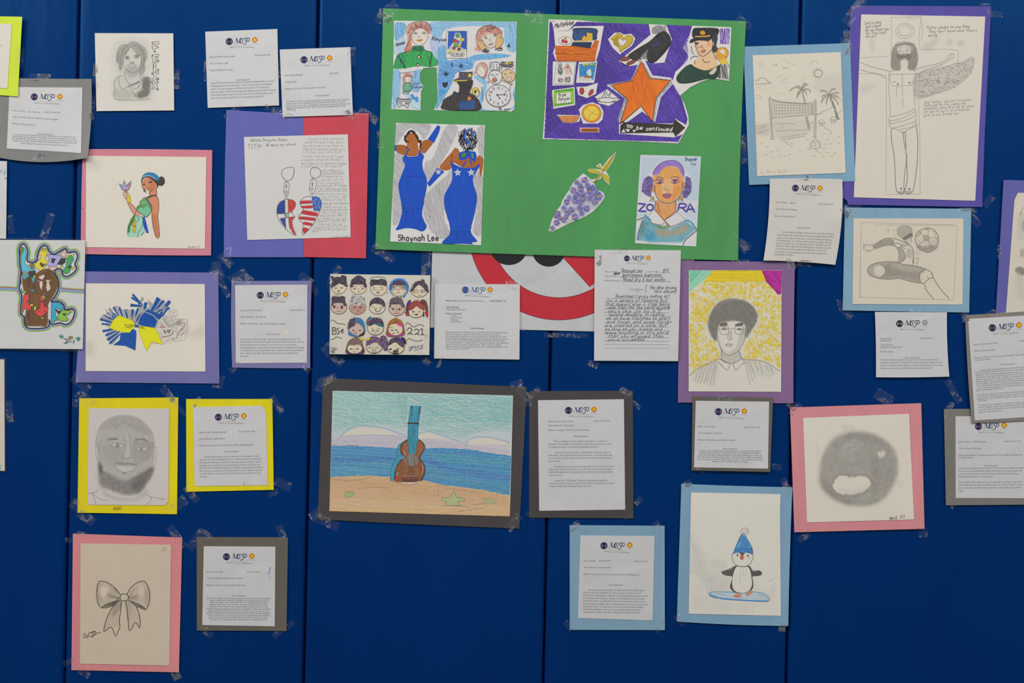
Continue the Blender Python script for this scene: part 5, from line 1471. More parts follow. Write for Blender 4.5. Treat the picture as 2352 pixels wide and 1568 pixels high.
A.F('755,605 775,605 768,628', '3a1f1c'); A.F('822,608 848,608 836,630', '3a1f1c'); A.LL('745,602 790,606|810,604 860,608|803,610 806,640|782,654 836,656', 1.1, BK)
A = A.next('drawn_face'); A.F('905,680 905,620 912,560 930,520 950,508 960,520 945,560 932,610 925,680', '5e2f2a', True); A.F('1060,530 1080,505 1120,520 1140,580 1145,640 1140,705 1125,670 1112,600 1090,560', '6b3a2c', True); A.F('1110,640 1145,640 1140,705 1125,690', 'b02228', True); A.F('903,640 925,640 920,684 905,684', 'b8222c', True)
A.E(1015, 640, 82, 62, col=SK1, line='3a3634', lw=1.0)
hairdo('930,610 950,560 985,530 1030,522 1075,545 1100,590 1105,620 1070,610 1040,590 1018,575 990,600 950,625', '7a3a30', 'a04a40', n=100)
A.F('928,545 950,530 965,545 945,568 930,565', '4a2a9a'); A.LL('1060,528 1080,540 1095,560', 3, '3a2a6a'); A.LL('893,650 925,635 930,650|935,640 935,685', 1.8, '30403c'); A.LL('1095,640 1095,690', 3, '26302e')
eye(985, 640, 9, 2); eye(1052, 640, 9, 1); A.E(1018, 668, 16, 8, col='8a4848', line='3a2a28'); A.LL('970,660 985,666|1045,664 1060,662', 1, '7a6a62')
# third row
face(372, 835, 88, SK2, 74)
hairdo('282,830 285,770 305,725 350,704 368,705 362,740 345,790 310,805', n=70); A.F('365,704 410,706 445,740 462,800 465,850 452,870 440,810 410,780 375,750 355,745', '3a6c9c', True); A.F('282,860 290,840 320,870 360,890 410,900 380,905 320,900 285,890', '3a6c9c', True)
A.F('395,890 430,870 455,840 462,860 445,895 400,902', '3a2c40', True); eye(335, 842, 8, 2); eye(408, 842, 8, 2); A.LL('365,850 368,860|340,866 365,872 380,866', 1.2, '4a3a38')
face(575, 810, 88, SK1, 80)
hairdo('490,780 500,740 540,708 590,705 640,725 662,770 662,800 630,790 590,765 560,770 520,790', n=90); A.F('475,775 480,730 500,700 520,688 535,700 515,730 495,770', '1f6a72', True); A.L('500,745 535,708', 2.6, 'a0488a'); A.F('560,765 610,765 660,795 655,806 600,790', '237078', True)
eye(548, 845, 8, 2); eye(598, 845, 8, 2); A.LL('575,840 572,852|530,822 555,818|590,818 625,824', 1, BK); mouth(575, 866)
A = A.next('drawn_face'); A.F('702,810 700,900 880,895 882,800 870,760 820,715 790,705 740,730 715,760', '8a5226', True); A.F('702,885 880,870 880,895 800,905 702,902', 'a03c7c', True)
A.F(ell(792, 830, 80, 66), SK1, line='3a3634'); A.F('706,800 715,755 760,715 800,706 785,745 750,775 715,795', '9a622c', True); A.F('800,720 840,720 870,755 878,780 840,770', '8a6a34', True); A.F('800,752 840,760 875,785 862,796 820,785', 'c03a82', True)
eye(755, 840, 8, 2); eye(800, 838, 8, 2); A.LL('775,850 773,860|755,872 780,878 790,868|720,815 760,806', 1, BK); A.F('812,858 820,852 830,858 820,872', '4a1f2c')
# fourth row
A = A.next('drawn_face'); A.F('265,1090 268,1000 290,950 340,920 380,918 420,945 440,1000 445,1090', '4c3836', True); A.F('268,1092 275,1070 440,1070 445,1092', '5c3a7a')
A.F(ell(352, 1035, 82, 56), SK1, line='3a3634'); A.F('272,1010 280,965 320,930 370,918 420,950 440,1000 432,1018 400,990 340,1000 300,995', '66504c', True); A.H('280,1005 290,960 340,925 390,925 430,975 430,1010', '8c7874', 65, 2.6, .8, 16)
A.F('400,928 402,910 418,925 430,915 436,932 452,925 440,950 412,945', 'd6c21c', line='6a6018', lw=.8); eye(312, 1042, 9, 2); eye(380, 1042, 9, 2); A.LL('345,1035 340,1050 348,1052', 1, BK); mouth(350, 1068, 16)
face(560, 1025, 82, SK3, 60)
hairdo('478,1000 485,950 520,915 560,908 610,920 635,960 652,1010 620,1000 600,975 555,970 520,990', '44304c', '7a6484', n=90); A.F('625,930 640,900 670,895 700,930 710,990 700,1050 675,1062 655,1020 650,970 635,955', '44304c', True); A.scrib('630,930 660,895 700,940 705,1040 675,1055 650,980', '7a6484', 60, 1.6, .5)
A.F('475,945 478,922 490,932 502,912 510,928 518,910 520,935 490,950', 'd6c21c', line='6a6018', lw=.8); eye(512, 1030, 10, 1); eye(592, 1030, 10, 1); A.LL('555,1025 550,1040', 1, BK); A.L('540,1055 582,1055 578,1080 552,1082 540,1055', 1.2, '4a3634', sm=False)
face(795, 1030, 88, SK1, 62)
hairdo('708,1010 720,970 750,930 800,918 850,925 875,960 882,1020 860,1020 820,985 790,960 750,985 715,1005', n=90); A.F('850,920 880,915 905,950 905,985 885,990 875,950', '2a282c', True); A.F('825,925 850,930 868,950 850,958 828,940', '3a2ab0', True)
A.F('722,1035 752,1035 745,1055 728,1052', BK); A.F('800,1035 832,1035 818,1058', BK); A.F('765,1060 790,1048 820,1060 828,1072 765,1075', '3a3436', True); A.F('760,1078 822,1078 815,1096 762,1094', '2e2a2c')
A.done()
A = Art(th, sh, 'handwriting', C, base=.25)
A.LL('96,740 112,725 135,740 165,765 200,768 250,778|95,938 120,935 150,912 180,915 215,928|902,785 920,752 940,765 970,795 1000,800 1040,778 1075,780 1102,798|915,945 940,925 965,940 1005,955 1040,955 1085,945', 1.5, '4a4848')
A.LL('110,805 112,880|105,810 140,812 150,830 120,840 155,855 145,878 112,882|185,815 160,820 165,840 188,855 175,880 158,880|198,850 232,838 225,825 205,840 210,865 235,860', 2.0, '403d40')
A.LL('915,840 940,812 962,815 970,840 940,870 920,885 935,870 980,882|995,835 1020,825 1045,835 1035,865 1000,885 1020,875 1052,888|1060,835 1080,818 1080,882|1062,885 1104,884', 2.0, '403d40')
A.LL('932,1030 985,1008|975,1015 960,1050 945,1065 935,1055 965,1035 1000,1020 1010,1005 995,1015 1005,1030 1030,1025 1040,1000 1028,1012 1045,1022 1060,1000 1065,1015 1085,990 1080,1020 1065,1045|990,1058 1090,1028', 1.3, '4c4e70')
for x, y, t in ((125, 462, 'BCOUR L'), (325, 462, 'LML'), (308, 694, 'ms B'), (610, 700, 'Ms L'), (780, 702, 'MsN'), (545, 905, 'MsEh'), (725, 920, 'AMS'), (1000, 518, 'ms F'), (260, 490, 'T'), (455, 488, 'x'), (705, 440, 'B'), (945, 452, 'A'), (700, 555, 'S')):
    A.Wr(x, y, x + 13 * len(t), y - 4, 7, t, 'a39f9a', .7)
A.done()
TAPES.append((th, [(760, 660, 30, 14, 80), (756, 800, 34, 26, -40), (770, 822, 44, 20, 40), (984, 780, 50, 20, 84), (972, 822, 40, 14, 45)]))

# ---- glossy poster with a prohibition ring, mostly hidden
C = (960, 570, 5.345)
th, sh = hang('prohibition_poster', 'glossy white poster with a red prohibition ring, half hidden behind the green board', 'poster', '994,530 1600,540 1580,766 988,752', frontcol=dict(col='b4b7b9', rough=0.22, mottle=.03, bump=.5, spec=.5), depth=1.2, amp=.4, sname='printed_poster')
A = Art(th, sh, 'prohibition_ring', C)
A.mat = GLOSS
cx, cy, Ro, Ri = 1730, -230, 1110, 835


def arc(r, a0, a1, n=60):
    t = np.radians(np.linspace(a0, a1, n))
    return np.stack([cx + r * np.cos(t), cy + r * np.sin(t)], 1)


A.F(np.vstack([arc(Ro, 35, 172), arc(Ri, 172, 35)]), 'b52431')
A.F('1780,110 2110,475 2300,330 2400,-40 1620,-60', 'b52431')
A.L(arc(Ro, 35, 172, 90), 1.0, '3a1620'); A.L(arc(Ri, 62.5, 172, 90), 1.0, '3a1620'); A.L('1640,-40 1780,110 2112,475', 1.0, '3a1620', sm=False)
A.done()
A = Art(th, sh, 'black_disc', C, base=.3)
A.mat = GLOSS; A.E(1115, 10, 222, 195, col='17171a'); A.done()
A = Art(th, sh, 'black_disc', C, base=.3)
A.mat = GLOSS; A.E(1605, 20, 205, 205, col='17171a'); A.done()
TAPES[-1] = (th, [(979, 600, 90, 22, 91), (1145, 755, 120, 8, 1), (1300, 770, 100, 10, 1)])
th.under = True

# ---- big green poster with five works
th = Hung('green_poster', 'large green poster board carrying five glued drawings by one pupil', 'poster', (1280, 596), 6.5, 0.55, 0.35)
GP = pts('880,19 1713.5,48.5 1695.5,598 862,572')
gsh = sheet(th, 'poster_board', GP, paper('4a8d52', 0.65, 0.1, 0.12), 0.0005, [(0, 0), (-3, 0), (0, 1.5), (1, 0)])
# collage with blue scribbles
C = (860, 0, 5.6)
out = '905,47.5 1187.5,50 1182,250 1175,256.5 1163,254.5 997,253 1005,232 1003.5,156 993,154.5 973,156.5 965.5,164 964,183 967,190 973,198 967,210 966,253.5 899,250.5 903,165'
sh = sheet(th, 'collage_sheet', None, paper(**cream('c6c4c4', bump=.1)), 0.0014, outline=out)
A = Art(th, sh, 'pencil_background', C, grain=.25)
for p, c, a in (('270,300 330,290 400,310 385,440 340,520 260,500', '4f98c4', 85), ('260,560 380,470 400,640 300,690 255,700', '9fb6cc', 80), ('740,290 1400,285 1820,290 1820,360 1300,330 900,390 880,640 840,650 760,500', '6fa5c8', 10), ('720,480 850,500 910,560 930,760 820,780 720,620', '9aaed0', 85), ('810,640 900,590 930,760 1000,770 1200,740 1330,700 1600,690 1750,720 1500,760 1300,780 1250,880 1060,930 990,1080 900,1250 800,1400 800,1280 830,1080 820,860', '4694c6', 75),
                ('840,870 1100,780 1240,800 1240,880 1060,930 980,1100 900,1200 830,1200', '2f86c4', 20), ('1680,350 1820,330 1825,640 1700,620', '68a4c8', 80), ('1280,990 1400,980 1440,1080 1420,1200 1400,1400 1780,1400 1780,1200 1830,1100 1830,1300 1700,1420 1370,1420 1350,1250 1400,1100', '6aa6cc', 60), ('240,920 330,930 330,1200 260,1400 235,1380', '72a9cc', 85), ('500,940 600,900 600,1100 560,1180 480,1150', '6ca4cc', 70), ('370,1180 460,1210 590,1290 600,1390 480,1380 420,1260', '9dbdd2', 30)):
    A.H(p, c, a, 1.25, 1.2, 30, True, var=.2, under=.55, wob=1.5, tilt=.12)
A.done()
A = Art(th, sh, 'drawn_portrait', C, grain=.12)
# portrait of a red-haired pupil in a green jacket (plain)
A.F('395,440 410,340 480,290 600,275 690,300 735,370 730,460 690,560 640,575 480,575 430,540', 'c7c2bc', True)
A.F('250,880 262,800 300,700 380,668 470,640 640,650 740,670 800,740 818,830 720,860 560,850 380,880', '1f8a44', True)
A.H('255,870 300,710 470,650 640,655 740,680 800,760 810,830 560,850 380,875', '2fa256', 80, 2.2, 1.1, 20, var=.2); A.H('260,860 300,720 420,690 400,870', '14683a', 80, 4, 1.2, 20)
A.F('480,470 510,400 600,360 690,410 672,520 610,578 560,585 500,540', 'c9c2b8', True, line='3c3a3c')
A.H('420,420 440,330 540,285 680,290 730,370 700,440 660,400 600,360 540,380 480,440 470,600 420,680 395,660 420,540', 'b06252', 70, 1.6, 1.1, 18, True, var=.25); A.H('430,420 470,320 600,285 700,330 640,350 540,370 480,430', '7c4434', 60, 3.2, .9, 16); A.H('390,650 420,560 470,480 480,600 450,680', 'c86a4c', 80, 1.8, 1.1, 18)
A.LL('415,440 410,370 450,310 540,280 640,280 710,320 735,400|500,380 560,340 620,370|640,340 690,400|470,430 440,540 390,640 410,680|250,880 265,790 300,720|300,715 360,680 470,655|640,640 740,672|690,720 720,860 700,850|800,750 815,830', 1.2, '35303a')
A.LL('300,710 340,780 400,880', 3.6, '14424c'); A.LL('740,680 715,850', 2.6, '2a3434'); A.F('470,640 490,590 630,590 650,650 560,665', '1b6a46'); A.LL('600,590 600,700|520,590 520,650', 1.4, '103a30')
A.E(575, 733, 26, 27, col='3a3430'); A.E(572, 735, 14, 15, col='cbb79a'); A.E(560, 835, 24, 24, col='3a3430'); A.E(560, 837, 13, 14, col='cbb79a')
A.LL('505,425 530,412 552,428|510,440 535,432 552,440|610,420 640,410 660,425|612,435 640,428 662,436', 1.3, '2f2c30'); A.E(530, 432, 9, 8, col='35505c'); A.E(640, 430, 10, 8, col='2c8a5c'); A.LL('575,460 562,478 578,482|590,480 605,475', 1, '5a4a48'); A.F('540,515 570,505 625,507 610,530 570,535', 'c88a3a', True); A.LL('530,515 570,518 625,510', 1, '6a4420')
A.LL('495,465 520,470|640,460 655,465', 2.4, 'd6a878')
A = A.next('drawn_card')
# card
A.F('930,400 1190,400 1185,752 918,745', 'c9c4c0', line='5a5a5e', lw=1.0)
A.F('950,405 1185,402 1185,640 1100,600 1130,480 1040,420 1000,560 940,640', '1c50a8'); A.H('950,405 1185,402 1180,640 945,635', '1a4a9c', 85, 3.5, 1.2, 18, var=.2)
A.F('1040,430 1100,430 1120,500 1110,600 1090,650 1020,640 1000,590 1030,510', 'bcb8a8', True)
for p, c in (('1045,440 1085,435 1095,475 1050,480', '3a8a5c'), ('1010,510 1050,500 1060,540 1020,550', 'b03a3a'), ('1100,500 1150,490 1155,525 1110,530', 'c8b23c'), ('1020,570 1060,560 1070,600 1030,610', '3a9a6a'), ('1070,560 1100,560 1110,600 1080,610', 'c8a03c'), ('1010,600 1040,600 1035,640 1008,635', '9a2f3a'), ('1070,620 1110,620 1105,650 1075,655', '7a2a4a'), ('1060,520 1090,520 1095,550 1065,555', '4a6aa0')):
    A.F(p, c, True, line='2a2c2e', lw=.7)
A.LL('940,660 1000,650 1060,660|945,675 1000,665|1110,660 1180,655', 2.2, 'b8b83a'); A.LL('940,690 985,675', 2, '4a8a8c'); A.F('985,685 1150,680 1158,700 1148,722 990,720 978,705', 'c9c6c2', True, line='3a3a3e'); A.Wr(990, 714, 1148, 710, 16, 'The Hieroph', '2e2e32', .9)
A = A.next('drawn_girl')
# girl holding her cheeks
A.F('1360,450 1440,400 1540,420 1600,500 1570,580 1490,620 1430,580 1380,520', 'c4bcb4', True, line='4a4444')
A.H('1300,500 1320,420 1380,350 1480,320 1600,360 1650,420 1600,470 1540,440 1460,440 1400,470 1340,540', 'b8694f', 65, 1.8, 1.0, 18, True, var=.25); A.H('1280,640 1330,560 1370,600 1360,660', 'c8643c', 60, 2, 1.1, 16); A.LL('1310,480 1330,400 1400,340 1500,330 1600,370 1640,420|1440,400 1490,330 1510,300|1460,370 1560,360|1470,400 1560,330|1540,380 1480,330|1450,340 1450,400 1500,410', 1.1, '4a3a38')
for p in ('1310,500 1330,500 1345,540 1350,490 1370,500 1375,550 1385,505 1400,520 1410,580 1440,620 1400,660 1360,620 1320,560', '1640,430 1620,500 1640,470 1655,490 1650,560 1600,610 1560,630 1560,560 1575,490 1600,420 1615,440'):
    A.F(p, 'c3a070', True, line='4a3c34', lw=.9)
A.E(1435, 490, 15, 9, col='7a8a7c', line='3a3434'); A.E(1550, 458, 15, 9, col='7a8a7c', line='3a3434'); A.LL('1410,470 1450,462|1530,440 1570,430|1490,490 1475,515 1500,525|1465,575 1500,555 1530,560 1500,582 1465,575', 1.1, '4a3a3a'); A.E(1495, 568, 24, 8, col='b8927c'); A.H('1380,660 1420,620 1480,640 1470,680 1390,670', '2a2a30', 60, 1.8, 1, 14); A.LL('1550,640 1640,610 1645,640 1580,650|1560,630 1640,620', 1.6, '33333a')
A = A.next('drawn_star')
# small marks
for p in ('985,810 1000,805 1010,850 995,860', '1085,860 1115,812 1138,868', '1705,600 1740,550 1745,610'):
    A.F(p, '24303c')
A.F(star(920, 950, 40, 17), '1e2c3a'); A.F('875,1065 895,1055 910,1070 928,1050 945,1060 940,1095 905,1130 880,1100', '1e2833', True)
A = A.next('drawn_silhouette')
# dark silhouette with a plain peaked cap
A.F('870,1400 870,1330 900,1270 1000,1220 1020,1170 1080,1190 1090,1100 1060,1060 1080,1020 1250,1020 1265,1080 1240,1150 1230,1190 1300,1240 1350,1300 1360,1410 1100,1420', '2b282c', True); A.H('880,1400 900,1270 1010,1200 1080,1190 1230,1200 1340,1290 1350,1400', '3a363c', 80, 2.2, 1, 18, var=.3)
A.F('1090,920 1200,925 1265,920 1250,1010 1085,1000', '3a3444'); A.H('1090,925 1260,922 1250,1005 1088,1000', '67607a', 85, 3, .8, 14); A.F('1010,1030 1080,1000 1250,1000 1245,1030 1060,1050', '4a4650'); A.L('1015,1048 1070,1040 1190,1035', 2.2, 'c2ae2c'); A.F('1210,950 1245,950 1245,990 1205,990', 'c8b42c')
A.F('1090,1300 1200,1310 1290,1290 1290,1400 1100,1410', '1c3f74'); A.H('1090,1300 1290,1290 1290,1400 1100,1410', '24528c', 40, 3, 1, 14, cross=80); A.F(star(1220, 1265, 36, 17, -80), 'd6762c')
A.E(1300, 1175, 44, 50, col='c3b23a', line='4a4424'); A.E(1300, 1180, 18, 22, col='3a3424'); A.LL('1330,1160 1355,1190 1330,1240 1310,1240|1340,1200 1310,1205|1380,1110 1390,1300', 1.2, '4a4848'); A.F('1310,1180 1350,1190 1330,1240 1305,1225', 'c3bfb8')
A = A.next('drawn_head')
# laughing heads
A.F('1310,860 1370,810 1430,830 1450,900 1400,990 1340,970 1315,920', 'c8c2bb', True, line='4f4a4a', lw=.9); A.H('1320,860 1370,800 1440,820 1460,900 1440,990 1390,1020 1420,940 1400,870 1360,850 1300,940 1270,970 1300,900', 'b26a58', 75, 2, 1, 16, True); A.LL('1325,900 1340,895|1330,960 1345,955', 1, '4a4444')
A = A.next('drawn_head'); A.L('1465,1000 1480,940 1520,905 1590,905 1640,950 1640,1010 1600,1065 1545,1078 1500,1050 1465,1000', 1.1, '4a4646', True); A.LL('1485,810 1480,900|1485,805 1600,800 1610,890|1500,820 1500,880|1530,815 1530,885|1570,815 1575,885|1500,910 1515,890 1530,905 1545,890 1560,905 1590,890', 1.0, '55555a'); A.LL('1500,965 1520,958 1535,968|1565,960 1590,955|1545,975 1550,990', 1.1, '3a3636'); A.E(1545, 1025, 28, 24, col='c06a48', line='3a2c2a'); A.H('1460,1030 1480,1060 1450,1075', 'a4485a', 40, 1.6, .9, 10)
A = A.next('drawn_head'); A.F('1640,940 1680,900 1760,900 1805,960 1800,1020 1740,1058 1680,1030 1650,990', 'c4ae84', True, line='3c3a38'); A.H('1600,830 1640,790 1790,790 1790,850 1740,870 1640,860', '3a3a40', 20, 2.2, 1, 16); A.E(1705, 815, 20, 17, col='b8ae2c'); A.E(1745, 810, 16, 17, col='b8ae2c', line='3a3a2a'); A.LL('1590,880 1620,860 1600,900|1640,870 1630,910|1760,860 1800,890|1690,870 1700,900 1730,870', 1.1, '4a4a50'); A.LL('1665,950 1700,955|1740,945 1770,930|1700,975 1705,985', 1.3, '3a3430'); A.F('1690,1010 1755,990 1765,1010 1740,1035', 'cfc6ba', line='3a3430')
for i in range(5):
    A.E(1650 + i * 28, 1035 + i * 12, 8, line='5a5858', lw=.8)
A = A.next('drawn_clock')
# clock
A.E(1594, 1232, 158, 140, col='c3c3c4', line='4a4a4e', lw=1.3); A.L('1745,1160 1748,1090 1780,1080', 1, '5a5a5e')
for k in range(12):
    a = math.radians(k * 30 - 90)
    A.LL(f'{1594 + 145 * math.cos(a)},{1232 + 128 * math.sin(a)} {1594 + 158 * math.cos(a)},{1232 + 140 * math.sin(a)}', 1.0, '55555a', sm=False)
    t = str(12 if k == 0 else k); w = 22 * len(t)
    A.Wr(1594 + 112 * math.cos(a) - w * .45, 1245 + 100 * math.sin(a), 1594 + 112 * math.cos(a) + w * .55, 1245 + 100 * math.sin(a), 16, t, '3c3c42', 1.1, 0, .15)
A.E(1580, 1220, 13, 11, col='2a2a2e'); A.LL('1580,1220 1690,1216|1665,1205 1690,1216 1668,1228', 1.6, '2f2f34', sm=False); A.LL('1580,1220 1612,1268|1600,1268 1614,1270 1614,1252', 1.6, '2f2f34', sm=False); A.E(1680, 1215, 10, 9, col='4a4a4e')
A = A.next('drawn_doll')
# little doll, controller, bow
A.LL('320,940 535,915|320,940 330,1010|535,915 520,1000', 1, '6a6a6e', sm=False); A.F(ell(430, 1025, 50, 42), 'c9c0b8', line='4a4444'); A.H('360,1040 370,970 420,940 480,955 500,1000 460,985 400,985 380,1050 370,1110', 'b0604c', 70, 1.9, 1, 14, True); A.E(405, 1028, 7, col=BK); A.E(455, 1028, 7, col=BK); A.L('420,1055 432,1060 445,1055', 1, BK)
A.F('385,1075 470,1075 485,1120 455,1170 385,1170 365,1130', '5a9a7c', True, line='3a4a44'); A.E(425, 1085, 5, col='d8d8d0'); A.E(425, 1115, 5, col='d8d8d0'); A.E(378, 1188, 14, 16, line='4a4a4a'); A.E(428, 1190, 14, 16, line='4a4a4a'); A.E(475, 1100, 10, 16, line='4a4a4a')
A = A.next('drawn_ribbon'); A.F('465,1215 490,1205 515,1250 555,1240 562,1275 548,1315 510,1270 480,1265', '2f83c0'); A = A.next('drawn_game_pad'); A.L('285,1300 290,1265 310,1255 330,1270 430,1272 450,1260 468,1280 465,1310 440,1325 435,1375 425,1390 400,1365 365,1345 330,1365 305,1380 300,1330 285,1300', 1.2, '4f4f55', True); A.L('335,1275 425,1280 420,1300 340,1298 335,1275', 1, '4f4f55'); A.E(335, 1322, 14, line='4f4f55'); A.E(412, 1328, 16, 12, col='4a4a50'); A.E(305, 1282, 18, 20, line='4f4f55'); A.E(450, 1300, 18, 20, line='4f4f55')
A.done()
A = Art(th, sh, 'handwriting', C, base=.5)
A.Wr(268, 600, 395, 560, 24, 'Tennei', '2b2b30', 1.2, .4); A.Wr(735, 515, 925, 535, 28, 'Kakyoin', '2b2b30', 1.2, .4); A.Wr(500, 1090, 590, 1082, 18, 'doll', '2f4a7a', 1.0); A.Wr(500, 1135, 630, 1128, 18, 'kakyoin', '2f4a7a', 1.0); A.Wr(1600, 1412, 1755, 1415, 16, 'Sh  year', '3a3a40', 1.0)
A.done()

# purple collage with the orange star
C = (1220, 20, 4.704)
out2 = '1260,44.5 1325,46 1390,52 1680,62.5 1674.5,186 1638,180 1612,187 1586,200 1562,220 1573,240 1581,266 1582.5,286 1558,329.5 1470,325 1400,323 1246.5,319.5 1252,240'
sh = sheet(th, 'purple_collage_sheet', None, paper(**cream('c9c5c8', bump=.1)), 0.0016, outline=out2)
A = Art(th, sh, 'pencil_background', C, grain=.12)
PUR = '205,140 500,140 2150,205 2140,400 1700,860 1610,940 1700,1180 1690,1280 1590,1440 140,1400 165,1000'
PW = pts(PUR)
A.F('200,150 500,145 1300,165 1740,185 1730,240 1640,420 1700,520 1560,700 1550,860 1620,950 1690,1190 1660,1320 1590,1430 1100,1425 145,1395 165,900 190,400', '3f2b80')
A.H('200,130 500,140 1740,180 1700,400 1690,560 1550,700 1600,940 1690,1190 1590,1440 140,1400 165,1000', '4a2f9e', 60, 2.1, 1.3, 20, var=.35); A.H('200,130 900,150 1300,300 900,800 700,900 140,1390', '2f2170', 75, 2.8, 1.2, 18, var=.3)
A.H('700,400 1300,300 1600,500 1500,700 1300,600 900,700', '6a55b0', 50, 4.5, .9, 20, var=.3); A.H('800,1050 950,900 1000,1300 760,1300', '5f4aa8', 45, 4, 1, 18); A.H('1400,1000 1560,900 1660,1200 1400,1200', '5a48a4', 55, 4, 1, 18); A.H('2040,215 2150,210 2140,380 2040,380', '5533a0', 85, 1.8, 1.3, 20)
A.done()
A = Art(th, sh, 'white_patch', C, grain=.08, base=.12)
WP = 'c9c5c0'
for p in ('210,120 500,135 400,235 245,240 232,170', '245,240 400,240 470,190 785,185 740,440 700,570 270,565 235,480 260,400', '235,570 490,568 460,825 230,830', '515,575 715,568 680,800 485,800', '225,880 470,845 475,1040 240,1080', '515,1090 560,1040 660,1010 740,1040 782,1110 770,1200 720,1240 560,1240 540,1180', '280,1145 540,1150 520,1220 420,1238 340,1225', '525,1285 735,1285 735,1335 530,1335',
          '830,330 900,260 960,255 1000,280 1080,270 1125,320 1090,400 1000,460 960,495 880,420', '955,560 1290,280 1270,160 1450,150 1520,330 1440,580 1340,590 1250,560 1180,600 1060,620 950,570', '820,820 1080,780 1170,560 1230,560 1310,720 1510,745 1540,800 1400,960 1340,1225 1200,1110 1060,1210 950,1270 950,1180 1010,970 820,830', '1680,400 1740,180 2040,205 2040,380 2150,400 2135,770 1960,760 1700,860 1620,930 1520,800 1560,680 1700,560 1720,480', '690,950 820,870 960,980 840,1050 730,1020', '950,1240 1530,1240 1560,1190 1700,1270 1660,1350 1540,1390 950,1350', '490,845 600,840 720,800 700,920 600,965 510,930'):
    A.F(p, WP)
A = A.next('drawn_desk')
A.F('450,250 470,210 700,215 710,290 690,340 470,345', '24304c', True); A.H('450,230 700,215 700,340 460,345', '2c5a96', 70, 2.6, 1, 18, var=.4); A.F('450,360 660,360 640,430 430,400', '1c2c4c'); A.F('550,315 575,290 600,310 600,260 660,265 662,335 550,345', 'c89a2c'); A.L('460,350 665,340', 2, 'c8a030')
A.F('255,400 440,400 640,430 690,340 735,345 700,490 690,570 275,560 270,490', 'b4561c'); A.H('255,410 440,405 640,440 730,350 700,490 690,565 275,560', 'c8681e', 8, 2.2, 1.2, 22, var=.3); A.L('250,485 480,492 705,488', 1.4, '7a3a14'); A.L('280,565 690,570', 1.2, '6a3414')
A.F(ell(368, 345, 72, 45), WP, line='6a6866'); A.E(345, 350, 20, 22, col='a8303a'); A.E(378, 358, 18, 20, col='a8303a'); A.LL('345,335 378,310|378,345 378,310', 2.2, '8a7a24')
A = A.next('drawn_comic_panel')
# two little panels
A.F('275,575 480,580 455,815 245,815', WP, line='7a7880'); A.F('520,600 705,580 670,770 520,765', '2c6f9c'); A.H('520,600 705,580 670,770 520,765', '3a86b4', 5, 2.4, 1, 18, var=.3); A.F('520,740 600,720 660,760 665,772 515,775', 'b8b4b0'); A.E(610, 735, 45, 12, col='8a5a34'); A.F('600,680 640,650 650,720 615,720', 'b4c4cc', True); A.LL('560,590 565,615|575,590 575,615|590,590 605,615 612,590|625,590 640,612|650,588 660,612|675,588 690,610', 2.2, 'c8b82c')
for p, c in (('285,640 300,590 330,600 345,680 320,720 290,700', '4a4a58'), ('350,650 390,610 420,640 440,700 380,715', 'c08a80'), ('290,760 340,750 350,790 300,800', '33333a'), ('360,750 420,730 425,790 370,800', '55555e'), ('310,680 340,670 345,700 315,705', '5a8a5c')):
    A.H(p, c, 60, 1.8, 1, 12)
A.LL('290,590 310,570 325,590 320,720|350,650 400,600 440,710|290,790 300,750 345,770|360,790 380,740 425,760 400,800|380,600 400,595', 1, '44444c'); A.E(395, 630, 13, col='b83a3a')
A = A.next('drawn_framed_sign')
# little framed words
A.F('245,885 460,855 465,1025 240,1060', '7ab23c'); A.F('275,915 425,900 430,1010 275,1030', WP)
for i in range(7):
    A.F([(258 + i * 28, 900 - i * 3), (272 + i * 28, 876 - i * 3), (282 + i * 28, 898 - i * 3)], '2f6a34'); A.F([(255 + i * 28, 1045 - i * 3), (268 + i * 28, 1020 - i * 3), (278 + i * 28, 1040 - i * 3)], '2f6a34')
A.Wr(298, 948, 385, 942, 20, 'Kriak', '3a3a40', 1.1); A.Wr(298, 995, 425, 980, 20, 'Kakyoin', '3a3a40', 1.1)
for p in ('530,860 560,855 572,900 548,925 525,905', '640,880 670,870 668,910 625,940 620,920'):
    A.F(p, 'a8343c', True, line='5a2a2c')
A = A.next('drawn_orange'); A.F(ell(652, 1128, 103, 98), 'd6881c'); A.F(ell(652, 1128, 80, 76), 'd2b44c'); A.H(ell(652, 1128, 78, 74), 'd6c23c', 50, 2.4, 1, 14)
for k in range(7):
    a = k * .9 + .3
    A.L(f'652,1128 {652 + 78 * math.cos(a)},{1128 + 74 * math.sin(a)}', 1.2, 'c9a84c' if k % 2 else 'a06a24')
A.L(ell(652, 1128, 103, 98), 1.1, '8a5a1c', True)
A = A.next('drawn_orange_slice'); A.F('295,1160 530,1155 490,1215 415,1232 340,1215', 'c98a4c', line='7a4a34'); A.H('320,1170 510,1165 480,1210 415,1225 350,1210', 'b04a3c', 88, 2.6, .9, 12); A = A.next('drawn_bar'); A.F('535,1292 728,1290 728,1330 535,1330', 'b8602c'); A.F('550,1300 715,1298 712,1322 550,1322', '7a4420')
A.LL('700,970 760,960 800,890 830,940 860,900 850,960 940,965 930,1000 820,1010 730,1000 700,970|760,960 850,960|790,900 805,960', 1.1, '55555e'); A.E(905, 1000, 12, line='4a4a50'); A.E(880, 1002, 8, col='4a4a50'); A.E(735, 995, 8, line='4a4a50')
A = A.next('drawn_heart')
# gold heart
A.F('862,325 905,290 940,262 985,290 1000,320 1040,285 1090,300 1095,345 1060,400 990,440 965,470 950,420 895,380 888,340', 'b89c24', True, line='6a5a18'); A.F('940,330 970,320 990,345 1015,330 1032,345 1015,375 985,405 945,370', WP, True, line='6a4a9a'); A.H('890,330 940,280 960,300 930,340 950,400 900,380', '8f7a1c', 60, 2, 1, 14)
A = A.next('drawn_boot')
